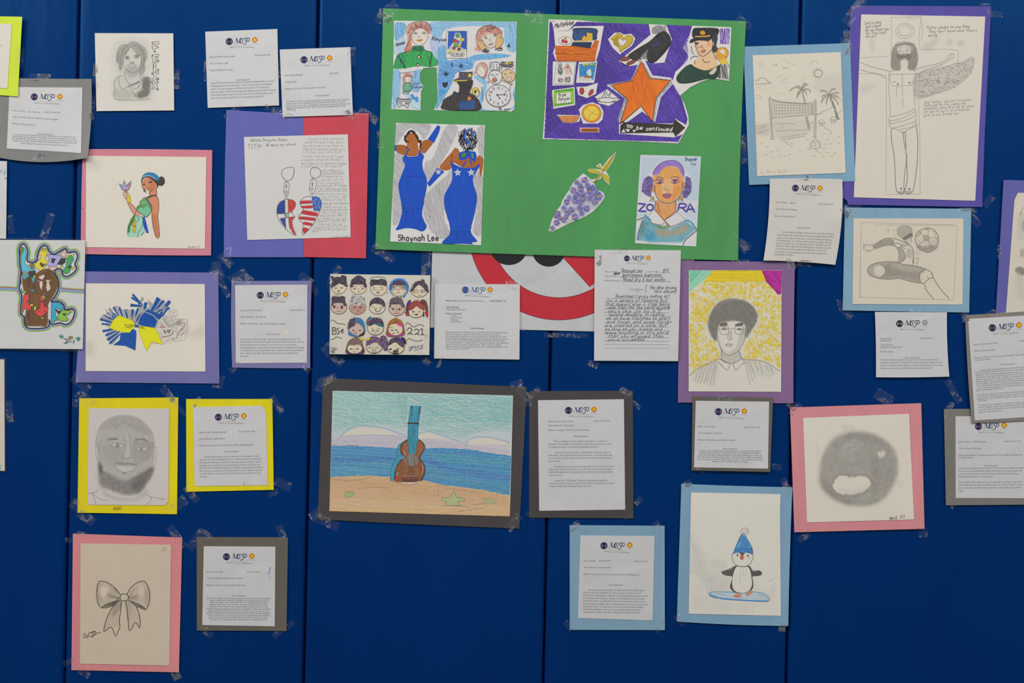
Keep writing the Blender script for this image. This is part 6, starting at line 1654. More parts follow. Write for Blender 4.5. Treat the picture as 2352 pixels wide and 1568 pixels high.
# black boot shape
A.F('1050,500 1150,430 1280,350 1380,260 1450,245 1500,300 1510,370 1470,440 1420,500 1330,580 1260,560 1250,480 1270,430 1200,500 1140,560 1060,530', '232326', True); A.H('1060,510 1280,360 1450,250 1505,340 1330,570 1260,540 1140,550', '3c3c42', 55, 2.2, .9, 18, var=.4); A.F('1310,400 1350,370 1380,362 1350,398', '3b2b7c', True); A.F('1300,240 1330,190 1400,180 1430,230 1380,260 1320,270', '8e8a90', True); A.H('1310,200 1450,180 1460,240 1330,260', '6a6870', 60, 2.2, .9, 16)
A.F('962,545 1000,520 1060,525 1050,555 975,562', '7a4438', True, line='3a2a28'); A.F('1030,590 1080,560 1140,555 1100,590 1040,608', '7a4438', True, line='3a2a28'); A.LL('955,560 1010,600 1060,618|1140,555 1190,570', 1, '4a4a50')
A = A.next('drawn_figure')
# person in a dark peaked cap
A.F('1760,370 1800,500 1850,520 1960,450 1975,340 1900,300 1780,330', 'cfae8c', True); A.F('1770,560 1830,520 1950,460 2000,560 2000,640 1880,665 1760,630', 'cfae88', True); A.F('1750,220 1830,205 2020,215 2010,290 1950,330 1760,320', '2a2c36', True); A.H('1750,215 2015,215 2000,300 1770,310', '1c1c24', 80, 2.2, 1, 16)
A.F('1715,370 1730,330 1800,315 1920,315 1930,345 1800,345', '2a2438', True); A.F('1950,320 2000,260 2015,320 2000,400 2030,450 1970,470 1950,430 1975,380', '33363e', True); A.L('1770,300 1850,300 1935,292', 2.6, 'c8a030'); A.F('1825,245 1870,240 1880,275 1835,280', 'c88a24', True)
A.F('1570,740 1640,650 1720,600 1770,630 1880,668 2000,640 2050,590 2050,600 2010,740 1880,760 1720,800 1600,800', '1c332e', True); A.H('1570,740 1680,610 1880,670 2050,600 2010,745 1600,800', '24483c', 75, 2.2, 1.1, 20, var=.4)
A.LL('1770,345 1778,400 1810,480 1840,512 1880,505 1955,440|1955,330 1960,380 1960,450 2000,550|1770,560 1765,600|1850,540 1880,580 1930,570', 1.4, '3a3032'); A.E(1790, 378, 14, 12, col='4a5458', line='2a2a2c'); A.E(1905, 350, 12, 8, col='5a4438'); A.LL('1760,362 1815,368|1870,345 1930,335|1850,390 1840,415 1860,425', 1.4, '3a3030'); A.F('1830,460 1870,440 1890,450 1860,478', 'b8745c', True, line='6a3a30'); A.H('1800,400 1830,400 1830,430 1800,420', 'd68a5c', 30, 1.6, 1, 10); A.H('1900,370 1935,360 1930,410 1905,410', 'd68a4c', 60, 1.6, 1, 10)
A.F(ell(2065, 480, 60, 58), 'd09a2c'); A.F(ell(2065, 470, 26, 30), WP); A.F('2000,480 2060,480 2100,560 2060,580 2010,540', 'c8922c', True); A.LL('2010,520 2000,470 2030,425 2100,425 2130,480 2100,540 2070,590', 1.2, '8a6420'); A.F('2040,560 2110,540 2120,590 2060,600', 'd0b03c', True); A.H('2020,620 2130,600 2135,760 2010,745', '333338', 84, 3.2, 1.5, 26); A.F('1920,700 1960,660 2000,640 2000,670 1960,710', 'bdb4a4', True)
A.LL('1730,400 1740,470 1760,490|1720,540 1760,510 1800,520', 1.4, '5a5a64')
A.done()
# arrow with lettering, orange star
A = Art(th, sh, 'drawn_arrow', C, grain=.06, base=.9)
A.F('1010,1225 1530,1250 1555,1195 1665,1285 1560,1380 1535,1335 960,1345 965,1260', '262424'); A.H('1010,1230 1530,1255 1555,1200 1660,1285 1560,1375 1535,1335 965,1340', '3c3836', 3, 2.2, 1, 22, var=.4); A.F('970,1335 1000,1300 1020,1335', WP); A.F('1015,1300 1070,1302 1045,1335', WP); A.F('1095,1310 1135,1308 1110,1338', WP); A.L('960,1240 1000,1215 990,1260', 2, '262424')
A.z += 2
A.LL('1032,1258 1062,1258|1046,1258 1046,1290', 2.2, 'c9c5c0', sm=False); A.E(1080, 1274, 14, 14, line='c9c5c0', lw=2.2)
A.Wr(1135, 1305, 1215, 1305, 22, 'be', 'c4c0bb', 2.0, .3); A.Wr(1240, 1312, 1530, 1325, 24, 'continued', 'c4c0bb', 2.0, .3); A.done()
A = Art(th, sh, 'drawn_star', C, grain=.06, base=.8)
ST = '1190,572 1282,755 1505,775 1350,960 1308,1218 1188,1050 958,1250 1045,980 868,825 1092,778'
A.H('1165,590 1190,572 1092,778 868,825 1045,980 958,1250 930,1190 1010,970 830,820 1075,770', '8a8c98', 60, 2.2, 1.3, 20); A.H('1195,575 1220,590 1300,740 1520,765 1505,780 1282,760', '7c7c8c', 40, 2.2, 1.3, 20); A.H('1350,960 1510,780 1530,800 1375,970 1330,1225 1308,1215', '8a8c9c', 70, 2.2, 1.2, 20)
A.F(ST, 'd4621c', line='4a3020', lw=1.5); A.H(ST, 'dd7424', 78, 2.6, 1.3, 26, var=.16); A.H('1190,575 1280,755 1350,960 1190,1050 1050,970 1092,778', 'c4561c', 85, 3.6, 1.2, 24, var=.2); A.L(ST, 1.4, '4a3020', True, False); A.done()
A = Art(th, sh, 'handwriting', C, base=1.1); A.Wr(250, 208, 465, 165, 30, 'Mafselelee', '45454a', 1.1, .5); A.LL('230,130 238,140|245,128 250,138', 1, '6a4a9a'); A.done()

# dancers in blue gowns
C = (860, 270, 4.75)
sh = sheet(th, 'dress_sheet', '909.5,282 1114,287.5 1105,563 896,554.5', paper(**cream('c9c8c8', bump=.1)), 0.0014)
A = Art(th, sh, 'pencil_background', C, grain=.1)
for p, a in (('245,70 600,75 540,230 480,150 380,110 300,200 230,290', 30), ('780,100 900,95 880,200 780,400 600,660 545,640 560,480 640,440', 60), ('215,400 310,420 330,560 270,680 270,850 300,1000 240,1170 205,1170 200,900 210,600', 50), ('620,780 780,640 840,570 840,700 780,850 760,1100 820,1260 740,1320 640,1250 600,1190 540,1050 560,860', 80), ('1080,640 1180,640 1170,1240 1090,1260 1080,1200 1110,950', 84), ('1120,140 1200,110 1190,400 1140,400', 70)):
    A.H(p, 'a3a2a6', a, 2.0, 2.0, 34, True, var=.12, under=.45, wob=1.6, tilt=.12)
A.done()
A = Art(th, sh, 'drawn_gown', C, grain=.03)
BL, SKN = '1748ae', '9c5a2c'
# first figure
A.F('240,300 350,310 360,400 300,405 235,365', SKN, True); A.F('218,300 240,300 240,360 220,365', BL); A.F('345,200 400,170 470,190 485,250 470,300 490,380 440,420 350,415 340,380 370,340 365,290 345,250', SKN, True); A.F('490,300 560,240 640,265 600,330 545,390 510,370', SKN, True); A.H('350,200 470,190 480,400 350,410', 'b06a38', 70, 3, 1.2, 18)
A.F('582,235 690,80 720,100 705,160 650,275', BL); A.F('310,430 340,400 370,330 385,340 355,420 470,415 495,340 510,380 540,420 525,480 530,560 575,700 545,900 520,1050 545,1130 570,1190 525,1240 440,1215 345,1205 235,1225 265,1160 300,1030 295,950 262,750 290,640 335,520 312,480', BL, True)
A.H('335,430 520,430 530,560 570,700 540,900 515,1000 300,1000 265,750 330,540', '194db4', 85, 3.4, 1.6, 40, var=.1); A.LL('300,990 420,985 520,992|340,640 460,640 550,650|420,1000 425,1100|350,1010 340,1120', 1.6, '123a90')
for i in range(46):
    t = i / 45.0
    x = 330 + 175 * t; y = 215 - 90 * math.sin(math.pi * min(1, t * 1.15)) + t * 40
    A.L([(x, y + 14), (x + rn.uniform(-8, 14), y - 6), (x + rn.uniform(-10, 12), y + rn.uniform(-2, 26))], 2.0, '231d1c')
A.LL('335,190 328,240 350,270 380,262|340,200 335,235 352,258|485,250 505,290 500,330 520,340|495,260 515,300|365,310 345,340', 2.2, '231d1c'); A.L('350,255 362,265 376,260', 1.6, '4a2010')
A = A.next('drawn_gown', 'blue gown seen from behind, with silver stars')
A.F('840,380 880,330 915,345 925,380 920,420 940,460 1000,480 1100,470 1130,420 1170,410 1188,460 1180,560 1155,650 1145,560 1130,520 1080,545 960,540 860,490 830,560 760,575 710,540 760,470', SKN, True); A.H('850,380 910,340 930,470 860,480 740,560 720,540', 'b06a38', 45, 3, 1.2, 20); A.LL('845,400 840,470 850,500|920,430 925,460', 1.4, '6a3618')
A.F('690,545 762,590 700,650 600,755 575,715 620,650', BL); A.F('920,420 1110,420 1130,480 1080,545 960,540 930,470', SKN); A.F('925,380 1000,358 1100,372 1118,420 1095,490 1065,465 1035,425 1000,455 940,467 918,420', BL)
A.F('830,480 860,500 950,542 1080,545 1145,505 1130,560 1078,650 1085,740 1118,850 1110,960 1085,1080 1052,1240 1120,1345 1060,1360 1075,1380 960,1375 740,1370 820,1270 815,1150 770,1000 765,850 840,700 850,600', BL, True); A.H('860,560 1070,560 1080,740 1112,860 1080,1080 1050,1230 830,1230 780,1000 770,860 850,700', '194db4', 85, 3.4, 1.6, 44, var=.1)
A.LL('960,540 1000,470|1060,520 1040,430', 3.0, BL); A.LL('850,1240 940,1250 1050,1240|900,1250 890,1350|980,1250 985,1360', 1.4, '123a90')
for cxx, cyy, r in ((908, 600, 42), (1056, 598, 42), (698, 592, 34)):
    A.F(star(cxx, cyy, r, r * .42, -95), 'aab0b6', line='ccd0d4', lw=.9)
A.F('945,395 990,385 1005,410 960,435', '4a7a3a', True); A.LL('1060,390 1075,410 1062,425 1080,440', 2.4, '8aa03a')
for i in range(150):
    a = rn.uniform(0, 6.28); r = math.sqrt(rn.random())
    x = 1025 + 100 * r * math.cos(a); y = 225 + 125 * r * math.sin(a)
    A.L([(x, y), (x + rn.uniform(-9, 9), y + 9), (x + rn.uniform(-9, 9), y + 20), (x + rn.uniform(-6, 6), y + 30)], 1.7, '1f1b1d')
A.LL('990,150 1030,135 1070,160 1080,210|1000,160 980,200 1000,240 1020,290|1010,240 1040,280 1060,330|985,170 975,230', 3.0, '2459b8'); A.LL('925,150 915,190 930,220 915,250 940,290', 1.1, '5a3a34')
A.done()
A = Art(th, sh, 'handwriting', C, base=.6); A.Wr(262, 1340, 560, 1345, 38, 'Shaynah', '1f2024', 1.9, 0, .3); A.Wr(588, 1345, 715, 1338, 38, 'Lee', '1f2024', 1.9, 0, .3); A.done()

# cut-out berry of forget-me-nots, and its stalk
C = (1240, 330, 4.9)
sh = sheet(th, 'berry_cutout', None, paper(**cream('c4c3c4', bump=.1)), 0.0013, outline=np.array(pts('488,333 530,362 600,425 625,470 640,515 690,535 722,560 730,600 700,650 660,700 600,760 520,815 400,865 280,920 150,988 98,982 130,870 180,760 235,695 250,640 330,520 380,430')) / 4.9 + np.array([1240, 330]))
A = Art(th, sh, 'drawn_blossom', C, grain=.1)
fl = [(508, 410, 44), (412, 436, 30), (375, 522, 40), (462, 512, 40), (562, 535, 44), (660, 590, 54), (482, 605, 46), (396, 645, 36), (460, 655, 40), (302, 655, 38), (528, 728, 38), (618, 650, 38), (352, 742, 38), (202, 782, 34), (314, 778, 34), (395, 822, 42), (180, 812, 26), (228, 832, 28), (292, 825, 30), (188, 885, 36), (266, 860, 26), (142, 945, 28), (600, 490, 34), (540, 470, 34), (420, 560, 30), (560, 610, 32), (270, 720, 30), (450, 720, 34), (400, 590, 28), (580, 570, 34), (490, 560, 30), (470, 780, 30), (640, 540, 28), (450, 460, 28), (330, 600, 26)]
for i, (x, y, r) in enumerate(fl):
    A = A.next('drawn_blossom')
    for k in range(5):
        a = k * 1.257 + i
        A.E(x + r * .55 * math.cos(a), y + r * .55 * math.sin(a), r * .40, r * .34, col='6b65b0' if (k + i) % 3 else '8a86c4', line='4e4a94', lw=.6)
    if i < 22:
        A.E(x, y, r * .30, r * .28, col='c88a28', line='7a5a1c', lw=.5)
A = A.next('pencil_marking'); A.kind = 'stuff'; A.scrib('420,400 560,400 640,540 720,590 560,760 400,800 250,800 300,640 380,480', '8d89b4', 120, 3, .5)
A.Wr(290, 890, 370, 860, 12, 'Shaynah', '8a8a8a', .6); A.done()
sh = sheet(th, 'stalk_cutout', None, paper(**cream('c6c5b8', bump=.1)), 0.0013, outline=np.array(pts('560,395 610,400 640,385 680,345 560,330 535,300 560,280 640,285 690,290 628,250 680,218 705,260 780,160 862,90 835,170 790,250 745,310 785,380 785,468 730,415 700,370 690,392 620,425 595,448')) / 4.9 + np.array([1240, 330]))
A = Art(th, sh, 'drawn_stalk', C, grain=.1)
for p in ('545,290 575,285 680,310 682,335 560,325 545,312', '650,245 670,238 710,290 695,300', '700,310 720,260 800,160 850,110 790,230 740,300', '700,335 745,350 780,385 780,450 745,410 700,370', '600,440 640,390 690,345 700,355 650,400 610,442'):
    A.F(p, 'b2a41c', line='7a7418', lw=.6)
A.L('600,440 690,340 850,110', 1.2, '6a5a14'); A.done()

# portrait lettered ZORA
sh = sheet(th, 'portrait_sheet', '1471,355.5 1610,359 1599,566 1458.5,558.5', paper(**cream('c4c5c8', bump=.1)), 0.0014,
           tones=[(pts(p) / 4.9 + np.array([1240, 330]), c, s_, f_ * .5) for p, c, s_, f_ in (('1140,140 1800,150 1790,640 1640,640 1720,400 1560,200 1400,180 1260,300 1150,420 1120,640', '8fb0c4', .55, 8), ('1120,760 1240,760 1180,820 1095,850', '9ab8c8', .5, 6), ('1600,760 1780,700 1770,930 1650,850', '9ab8c8', .5, 6),
                  ('1180,800 1300,900 1460,960 1640,860 1760,960 1650,1060 1600,1110 1250,1110 1090,1080 1110,980', '3f93a4', .9, 6), ('1150,860 1200,900 1180,1000 1120,1060', '4a7a6c', .8, 10), ('1300,960 1500,980 1640,900 1680,960 1600,1010 1400,1050 1320,1020', 'a08a58', .8, 12), ('1200,960 1290,1000 1300,1090 1220,1100 1180,1050', '1f86a8', .8, 10), ('1260,900 1400,925 1440,895 1500,930 1420,960 1340,950', '4f7a2c', .85, 5), ('1090,1040 1140,1080 1100,1090', '2a8ab4', .8, 5))])
A = Art(th, sh, 'drawn_portrait', C, grain=.18)
A.F('1300,640 1400,665 1530,640 1530,740 1460,830 1400,860 1320,790', 'c48650', True); A.H('1310,650 1530,640 1525,740 1400,850 1320,790', 'd69a5c', 70, 2.4, 1.1, 20); A.H('1305,650 1340,660 1350,790 1320,770', 'a05c3c', 84, 2.4, 1, 20)
A.F('1270,330 1330,240 1440,190 1540,200 1620,280 1620,400 1600,520 1560,600 1480,655 1380,650 1310,590 1290,470', 'd09a5c', True); A.H('1300,400 1350,300 1440,260 1560,290 1600,380 1590,520 1540,600 1470,650 1380,640 1310,560', 'd68c3c', 70, 2.2, 1.1, 20, True, var=.15); A.H('1360,400 1500,400 1500,560 1440,600 1380,560', 'd6b084', 80, 2.4, 1.2, 18); A.H('1500,480 1590,470 1550,590 1490,640', 'd6763c', 60, 2.6, 1, 16)
A.F('1250,470 1290,460 1300,540 1265,540', 'c87c3c', True); A.F('1600,430 1630,430 1625,500 1600,510', 'c87c3c', True)
A.F('1270,340 1320,250 1440,190 1540,195 1610,260 1625,380 1600,360 1570,290 1530,258 1440,255 1380,280 1330,350', '9278c0', True); A.H('1275,340 1330,245 1440,195 1550,200 1620,290 1620,370 1560,270 1440,250 1350,310', '7a56b0', 30, 2.4, 1.1, 20, True)
for p in ('1150,520 1160,430 1190,380 1250,370 1275,420 1260,520 1235,590 1185,570', '1640,370 1690,390 1708,470 1690,560 1630,610 1600,570 1635,480'):
    A.F(p, '5d4a86', True); A.H(p, '7a68a8', 60, 2, .9, 14, True)
    A.scrib(p, '44346e', 40, 2, .6)
A.LL('1290,420 1340,400 1390,430 1350,450 1300,440|1470,430 1520,408 1570,420 1530,445 1480,440|1310,380 1350,375 1395,395|1465,385 1520,370 1575,385|1300,405 1340,398 1390,410|1480,405 1560,400', 1.4, '4a3a7a'); A.E(1350, 432, 18, 14, col='6a4a9c', line='3a2a5a'); A.E(1520, 425, 18, 14, col='6a4a9c', line='3a2a5a')
A.LL('1400,480 1395,515 1420,505 1440,525 1465,510', 1.5, '4a8a8c'); A.F('1380,575 1430,562 1478,570 1460,605 1420,612 1390,595', 'a05c78', True, line='5a2a5c'); A.L('1380,578 1430,585 1478,573', 1.1, '4a2048')
A.LL('1290,460 1300,560 1340,630 1420,668 1500,655 1570,600 1600,520 1605,440', 1.6, '4a5a7c'); A.LL('1270,340 1300,280 1360,220 1440,190 1540,195 1600,250 1625,330|1300,640 1295,740 1340,800 1400,860 1470,930|1530,640 1528,750 1570,810|1560,740 1480,800 1400,860|1285,740 1340,800', 1.3, '5a4a6c')
A.F('1285,740 1400,862 1420,880 1360,915 1270,895 1215,840 1240,790', 'c9c4c6', line='7a7480'); A.F('1555,770 1405,862 1470,930 1560,900 1640,855 1590,810', 'c9c4c6', line='7a7480'); A.LL('1295,745 1400,865 1460,925|1520,770 1410,855', 1.8, '8a4a3a')
A.LL('1240,590 1260,600|1272,590 1250,615 1290,618 1272,590|1250,620 1238,650|1265,622 1262,652|1280,620 1290,650|1592,590 1565,620 1612,625 1592,590|1570,628 1558,650|1592,628 1592,655|1605,628 1615,648', 1.3, '5a4424', sm=False); A.F('1272,592 1252,614 1290,617', 'c89a2c'); A.F('1592,592 1567,619 1611,624', 'c89a2c')
A.LL('1090,860 1180,825|1100,1080 1110,1000 1160,860|1770,970 1700,1030 1640,1080 1610,1140', 1.5, '4a3a5a'); A.LL('1185,800 1215,830 1250,860|1640,858 1700,880 1765,965', 3.0, '2a8ca0')
A.done()
A = Art(th, sh, 'lettering', C, base=.9, grain=.05)
A.LL('1105,672 1190,676 1110,758 1198,758', 3.2, '4a379c', sm=False); A.E(1240, 715, 36, 34, line='4a379c', lw=3.2); A.LL('1570,672 1552,752|1565,676 1620,672 1650,690 1625,715 1570,718|1600,715 1652,768', 3.0, '4a379c'); A.LL('1652,765 1690,670 1742,772|1668,735 1732,735', 3.0, '4a379c', sm=False)
A.Wr(1635, 190, 1772, 188, 20, 'Shaynah', '3f5a7c', 1.0); A.Wr(1700, 235, 1760, 238, 18, 'Lee', '7a8490', .9); A.done()
TAPES.append((th, [(896, 22, 44, 26, -35), (882, 40, 34, 34, 20), (1225, 38, 44, 26, 8), (1708, 52, 40, 18, 40), (874, 320, 40, 16, 88), (1708, 345, 60, 14, 88), (1700, 560, 50, 26, 35), (870, 575, 34, 22, 30)]))
# ---- handwritten statement on ruled lines
C = (1340, 560, 5.408)
th, sh = hang('handwritten_statement', 'printed form filled in by hand on ruled lines below the green board', 'statement', '1366,573.5 1564,574.5 1557.5,829 1364.5,828', frontcol=dict(WHITE, bump=.3), depth=8.2, amp=.8, wl=.14, sname='printed_sheet', tapes=[(1420, 576, 40, 14, 4), (1374, 590, 16, 40, 0), (1362, 836, 24, 14, 20)])
B = logo(th, sh, C, 540, 180, 806, 172); B.crop = C
for x0, y0, x1, t in ((262, 354, 418, 'Name of Artist:'), (266, 408, 428, 'Title of Artwork:'), (260, 464, 468, 'Medium of Artwork:'), (780, 354, 942, 'Grade of Artist:'), (578, 572, 754, 'Artist Statement:')):
    B.T(x0, y0, x1, y0, 6.0 * 5.408 * .86, t, '4c4c50')
B.done()
A = Art(th, sh, 'ruled_line', C, base=.1)
for x0, x1, y in ((430, 735, 355), (950, 1078, 359), (445, 995, 412), (480, 1080, 469)):
    A.L([(x0, y), (x1, y)], .9, '6a6a6e', sm=False)
for i, y in enumerate([680, 722, 769, 810, 854, 896, 942, 987, 1031, 1075, 1120, 1164, 1207, 1250, 1295]):
    A.L([(254, y - 3), (1072 - i * .8, y + 2)], .8, '77777b', sm=False)
A.L([(630, 590), (705, 586)], .8, '77777b', sm=False)
o = A.done(); o['kind'] = 'stuff'
A = Art(th, sh, 'handwriting', C, base=.14)
for x0, y0, x1, t in ((465, 350, 735, 'Shaynah Lee'), (985, 348, 1062, '8th'), (372, 382, 452, 'album'), (478, 404, 970, 'Spontaneous Inspiration'), (490, 462, 1015, 'Mixed Dry & wet media'), (812, 560, 1160, 'The idea driving'), (875, 608, 1160, 'this album)'),
                      (395, 668, 1075, 'Sometimes I enjoy making art'), (290, 718, 1045, 'for a variety of reasons, but'), (275, 764, 1078, 'that doesnt stop it from being'), (290, 806, 1080, 'valid. Even tho the world anyone'), (306, 850, 960, 'says like its on a 5'), (318, 892, 1022, 'second deadline. In reality,'),
                      (280, 938, 1085, 'we all have lifetimes to start'), (290, 983, 1098, 'and finish, and some things'), (262, 1027, 1040, 'are created on a whim. But'), (272, 1072, 985, 'as long as you create and'), (270, 1116, 1062, 'leave anything in this world'), (310, 1160, 1005, 'that you enjoyed, they'), (300, 1203, 775, 'youve succeeded.')):
    A.Wr(x0, y0, x1, y0, 24 if y0 < 700 else 21, t, '47474b', 1.0, .35, .6)
A.L('785,505 775,560 785,602', 1.0, '47474b'); A.done()

# ---- boy with glasses on a field of stars
C = (1540, 580, 4.356)
hair = '460,885 420,850 395,800 375,740 385,650 420,570 470,510 540,470 620,458 700,470 780,500 840,560 868,620 860,690 820,760 780,820 755,850 752,740 720,700 640,680 560,690 500,700 470,760 462,830'
th, sh = hang('glasses_portrait', 'mauve-mounted portrait of a curly-haired person in glasses against a yellow star scribble', 'drawing', '1582,620.5 1795.5,620.5 1794,899.5 1581.8,898.5', '1564,599 1826,601.5 1822.5,926 1557,924', '7b6087', depth=3.2, frontcol=cream('cbc7bc'), crop=C,
              tones=[(hair, '55524f', .85, 12, 1), ('500,700 560,690 560,760 500,740', '7a7671', .4, 16), ('700,780 750,760 740,860 690,960 620,1020 560,1020 660,940', '8c8881', .5, 20, 1), ('510,1000 600,1030 690,980 710,1040 640,1100 560,1090 510,1060', '8c8881', .45, 16, 1), ('470,780 500,900 560,1000 520,1000 480,900', '8c8881', .3, 16, 1),
                     ('350,500 400,470 640,430 860,520 890,700 800,840 740,960 900,560 640,470 400,560 360,760', 'b8b5ae', .5, 20, 1), ('740,1060 900,1080 1050,1180 1000,1260 820,1200', 'a3a09a', .3, 30, 1), ('250,1160 470,1080 440,1300 220,1280', 'a3a09a', .25, 30, 1), ('585,770 610,780 612,860 580,860', 'a09c96', .5, 8)],
              bmids=[(0, 0), (-1, 0), (0, 0), (-1, 0)], tapes=[(1816, 608, 30, 20, 30), (1700, 602, 40, 12, 0), (1820, 930, 24, 20, 40)])
A = Art(th, sh, 'marker_background', C, grain=.05)
A.F('190,180 440,180 320,285 190,395', 'a4c4b0'); A.H('190,180 440,180 320,285 190,395', '86c0a4', -42, 1.9, 1.8, 50, under=.7); A.H('190,180 330,180 190,300', '6db894', -42, 2.2, 1.8, 40)
A.H('430,178 910,178 960,285 330,292', 'd6b81c', 2, 1.5, 1.8, 60, under=.85, wob=1.4); A.L('450,185 900,182', 1.4, 'a89018'); A.L('350,285 950,290', 1.2, 'b89c20')
A.F('915,178 1112,180 1108,410 1085,420 1050,370 960,290', '96207c'); A.H('915,178 1112,180 1108,410 1085,420 1050,370 960,290', 'a8288c', 55, 1.9, 2.0, 50, var=.25); A.LL('930,185 960,280 1040,370 1075,415', 2.0, '86146c')
A.done()
A = Art(th, sh, 'star_scribble', C, grain=.05, kind='stuff')
reg = pts('195,400 330,295 960,292 1045,380 1080,425 1105,410 1100,1160 1060,1130 960,1080 740,1060 715,1000 800,850 870,720 885,600 800,480 640,445 500,480 400,580 360,720 380,850 455,900 500,1000 490,1060 360,1120 195,1200')
q = 0
while q < 1250:
    x, y = rn.uniform(190, 1108), rn.uniform(290, 1200)
    if not pip(np.array([[x, y]]), reg)[0]:
        continue
    q += 1
    r = rn.uniform(9, 24); c = rn.choice(['dcc42c', 'dfca38', 'd6b424', 'dcc22c', 'd4aa28', 'd8b02c'])
    if q % 2:
        A.L(star(x, y, r, r * .42, rn.uniform(0, 72)), rn.uniform(.8, 1.5), c, True, False)
    else:
        k = np.array([(x + rn.uniform(-r, r), y + rn.uniform(-r, r)) for _ in range(5)])
        A.L(k, rn.uniform(.8, 1.3), c, False, False)
A.done()
A = Art(th, sh, 'drawn_portrait', C, grain=.35)
A.H(hair, '4a4845', 70, 2.0, .8, 12, True, cross=50, wob=2.2)
for i in range(330):
    x, y = rn.uniform(370, 870), rn.uniform(450, 880)
    if pip(np.array([[x, y]]), pts(hair))[0]:
        a = rn.uniform(0, 6.28); r = rn.uniform(10, 26)
        t = np.linspace(a, a + rn.uniform(2, 5), 8)
        A.L(np.stack([x + r * np.cos(t), y + r * .8 * np.sin(t)], 1), .8, rn.choice(['3f3d3b', '565350', '6f6c68']))
A.LL('470,700 465,800 480,880 500,950 530,1000 580,1028 640,1010 690,970 720,920 745,850 755,740|500,950 512,1000 512,1050|680,980 700,1030 710,1055', 1.6, '4c4a47')
A.F('498,705 560,698 566,725 500,735', '55524e', True); A.F('645,715 720,700 725,730 650,738', '55524e', True)
A.LL('485,742 500,735 575,735 582,760 578,810 545,820 505,812 492,780 485,742|640,745 660,735 720,735 728,770 712,812 675,818 650,805 640,745|582,760 610,758 640,760|470,770 488,768|728,770 770,776', 1.4, '5f5c58')
A.LL('500,762 540,750 572,762|505,768 540,772 570,768|655,765 690,755 720,765|660,770 690,774 716,770', 1.6, '4a4845'); A.E(535, 764, 16, 7, col='6a6762'); A.E(690, 766, 16, 7, col='6a6762')
A.LL('585,770 575,830 575,865 600,875 610,850|612,780 605,830 618,870|585,868 590,880 598,868', 1.2, '6a6762'); A.LL('548,925 580,905 618,918 612,935 580,938 548,925|552,922 616,922', 1.4, '5a5753')
A.LL('190,1230 260,1170 350,1120 440,1085 500,1060 560,1095 620,1105 680,1080 715,1052 745,1072 860,1075 960,1100 1040,1150 1100,1190|490,1060 540,1090 600,1110|475,1085 560,1172 592,1130 600,1112 545,1095 495,1065|625,1112 655,1175 700,1130 740,1092 705,1055|625,1110 700,1070', 1.5, '55524e')
A.LL('300,1150 240,1280|330,1135 265,1300|360,1122 295,1310|390,1110 335,1310|420,1100 360,1300|445,1092 395,1330|460,1140 440,1240 430,1340|470,1090 420,1200|745,1090 770,1200 800,1325|765,1085 800,1200 825,1280|790,1085 830,1200 850,1265|840,1080 880,1180|890,1090 925,1220|950,1110 990,1190|990,1130 1035,1210|1000,1150 1020,1170', 1.1, '76736d')
A.done()

# ---- beach volleyball
C = (1690, 80, 4.357)
th, sh = hang('volleyball_drawing', 'pencil beach scene with volleyball net and palms, taped on tilted light blue sheet', 'drawing', '1728.7,127 1931,119.5 1942.5,397 1739,404.5', '1707.5,107 1952.5,99 1964.5,416 1720.5,424.5', '7398af', depth=4.5, frontcol=cream('c9c2b4'), crop=C,
              tones=[('395,650 690,680 780,690 780,800 400,830', 'a09b90', .3, 20), ('200,900 330,890 330,1000 200,1000', '908b82', .3, 20, 1), ('380,850 760,850 760,960 500,1060 400,1000', 'a39e93', .3, 30, 1), ('800,450 1060,400 1060,600 800,560', 'b0aa9e', .35, 40, 1), ('180,640 200,900 230,1300 200,1400', 'a89f90', .3, 20)],
              tapes=[(1708, 150, 50, 20, 88), (1945, 105, 40, 24, 80), (1712, 330, 40, 18, 90), (1832, 408, 50, 14, -3)])
A = Art(th, sh, 'drawn_palm_tree', C, grain=.4)
for cx, cy, fr in ((655, 550, '655,545 600,520 540,555|655,545 640,515 610,510|655,545 670,500 700,478|655,545 700,500 725,492|655,550 720,540 748,565|655,550 695,565 710,598|655,550 625,570 612,622|655,550 630,590 615,610'), (935, 600, '935,600 900,560 845,555|935,600 955,550 995,535|935,600 900,600 860,610|935,600 880,630 855,668|935,600 910,650 905,690|935,600 990,580 1025,575|935,600 1000,610 1030,625|935,600 995,640 1025,690')):
    A = A.next('drawn_palm_tree')
    A.LL(fr, 2.0, '57534c')
    A.LL('658,560 670,610 690,680|668,560 682,620 700,680|700,818 725,940|712,815 745,945' if cx == 655 else '935,610 965,690 1000,780 1020,850|945,605 985,700 1015,790 1038,850', 1.8, '68645c')
    for f in fr.split('|'):
        P = catmull(pts(f), False, 9)
        for x, y in P[2:]:
            A.L([(x, y), (x + 3, y + 18)], 1.0, '6a665f')
A.H('695,818 712,816 745,945 722,945', '8b867d', 80, 2.0, 1.2, 20); A.H('935,610 948,608 1040,850 1015,850', '57534c', 70, 2.0, 1.3, 20)
A.done()
A = Art(th, sh, 'drawn_net', C, grain=.4)
A.LL('340,625 350,740 362,900 378,1040|330,640 338,740 350,900 356,1040|365,640 372,830|345,1048 390,1038|790,645 795,800 790,920 780,1025|803,650 806,800 804,920 800,1025|775,1026 812,1028|348,620 356,635 340,650 330,635 348,620', 1.5, '68645d')
for k in range(26):
    y = 645 + k * 15
    x = 334 + (y - 640) * .06
    A.L([(x, y), (x + 20, y + 6)], .9, '7b766e'); A.L([(788 - k * .4, 655 + k * 14.5), (804 - k * .3, 660 + k * 14.5)], .9, '7b766e')
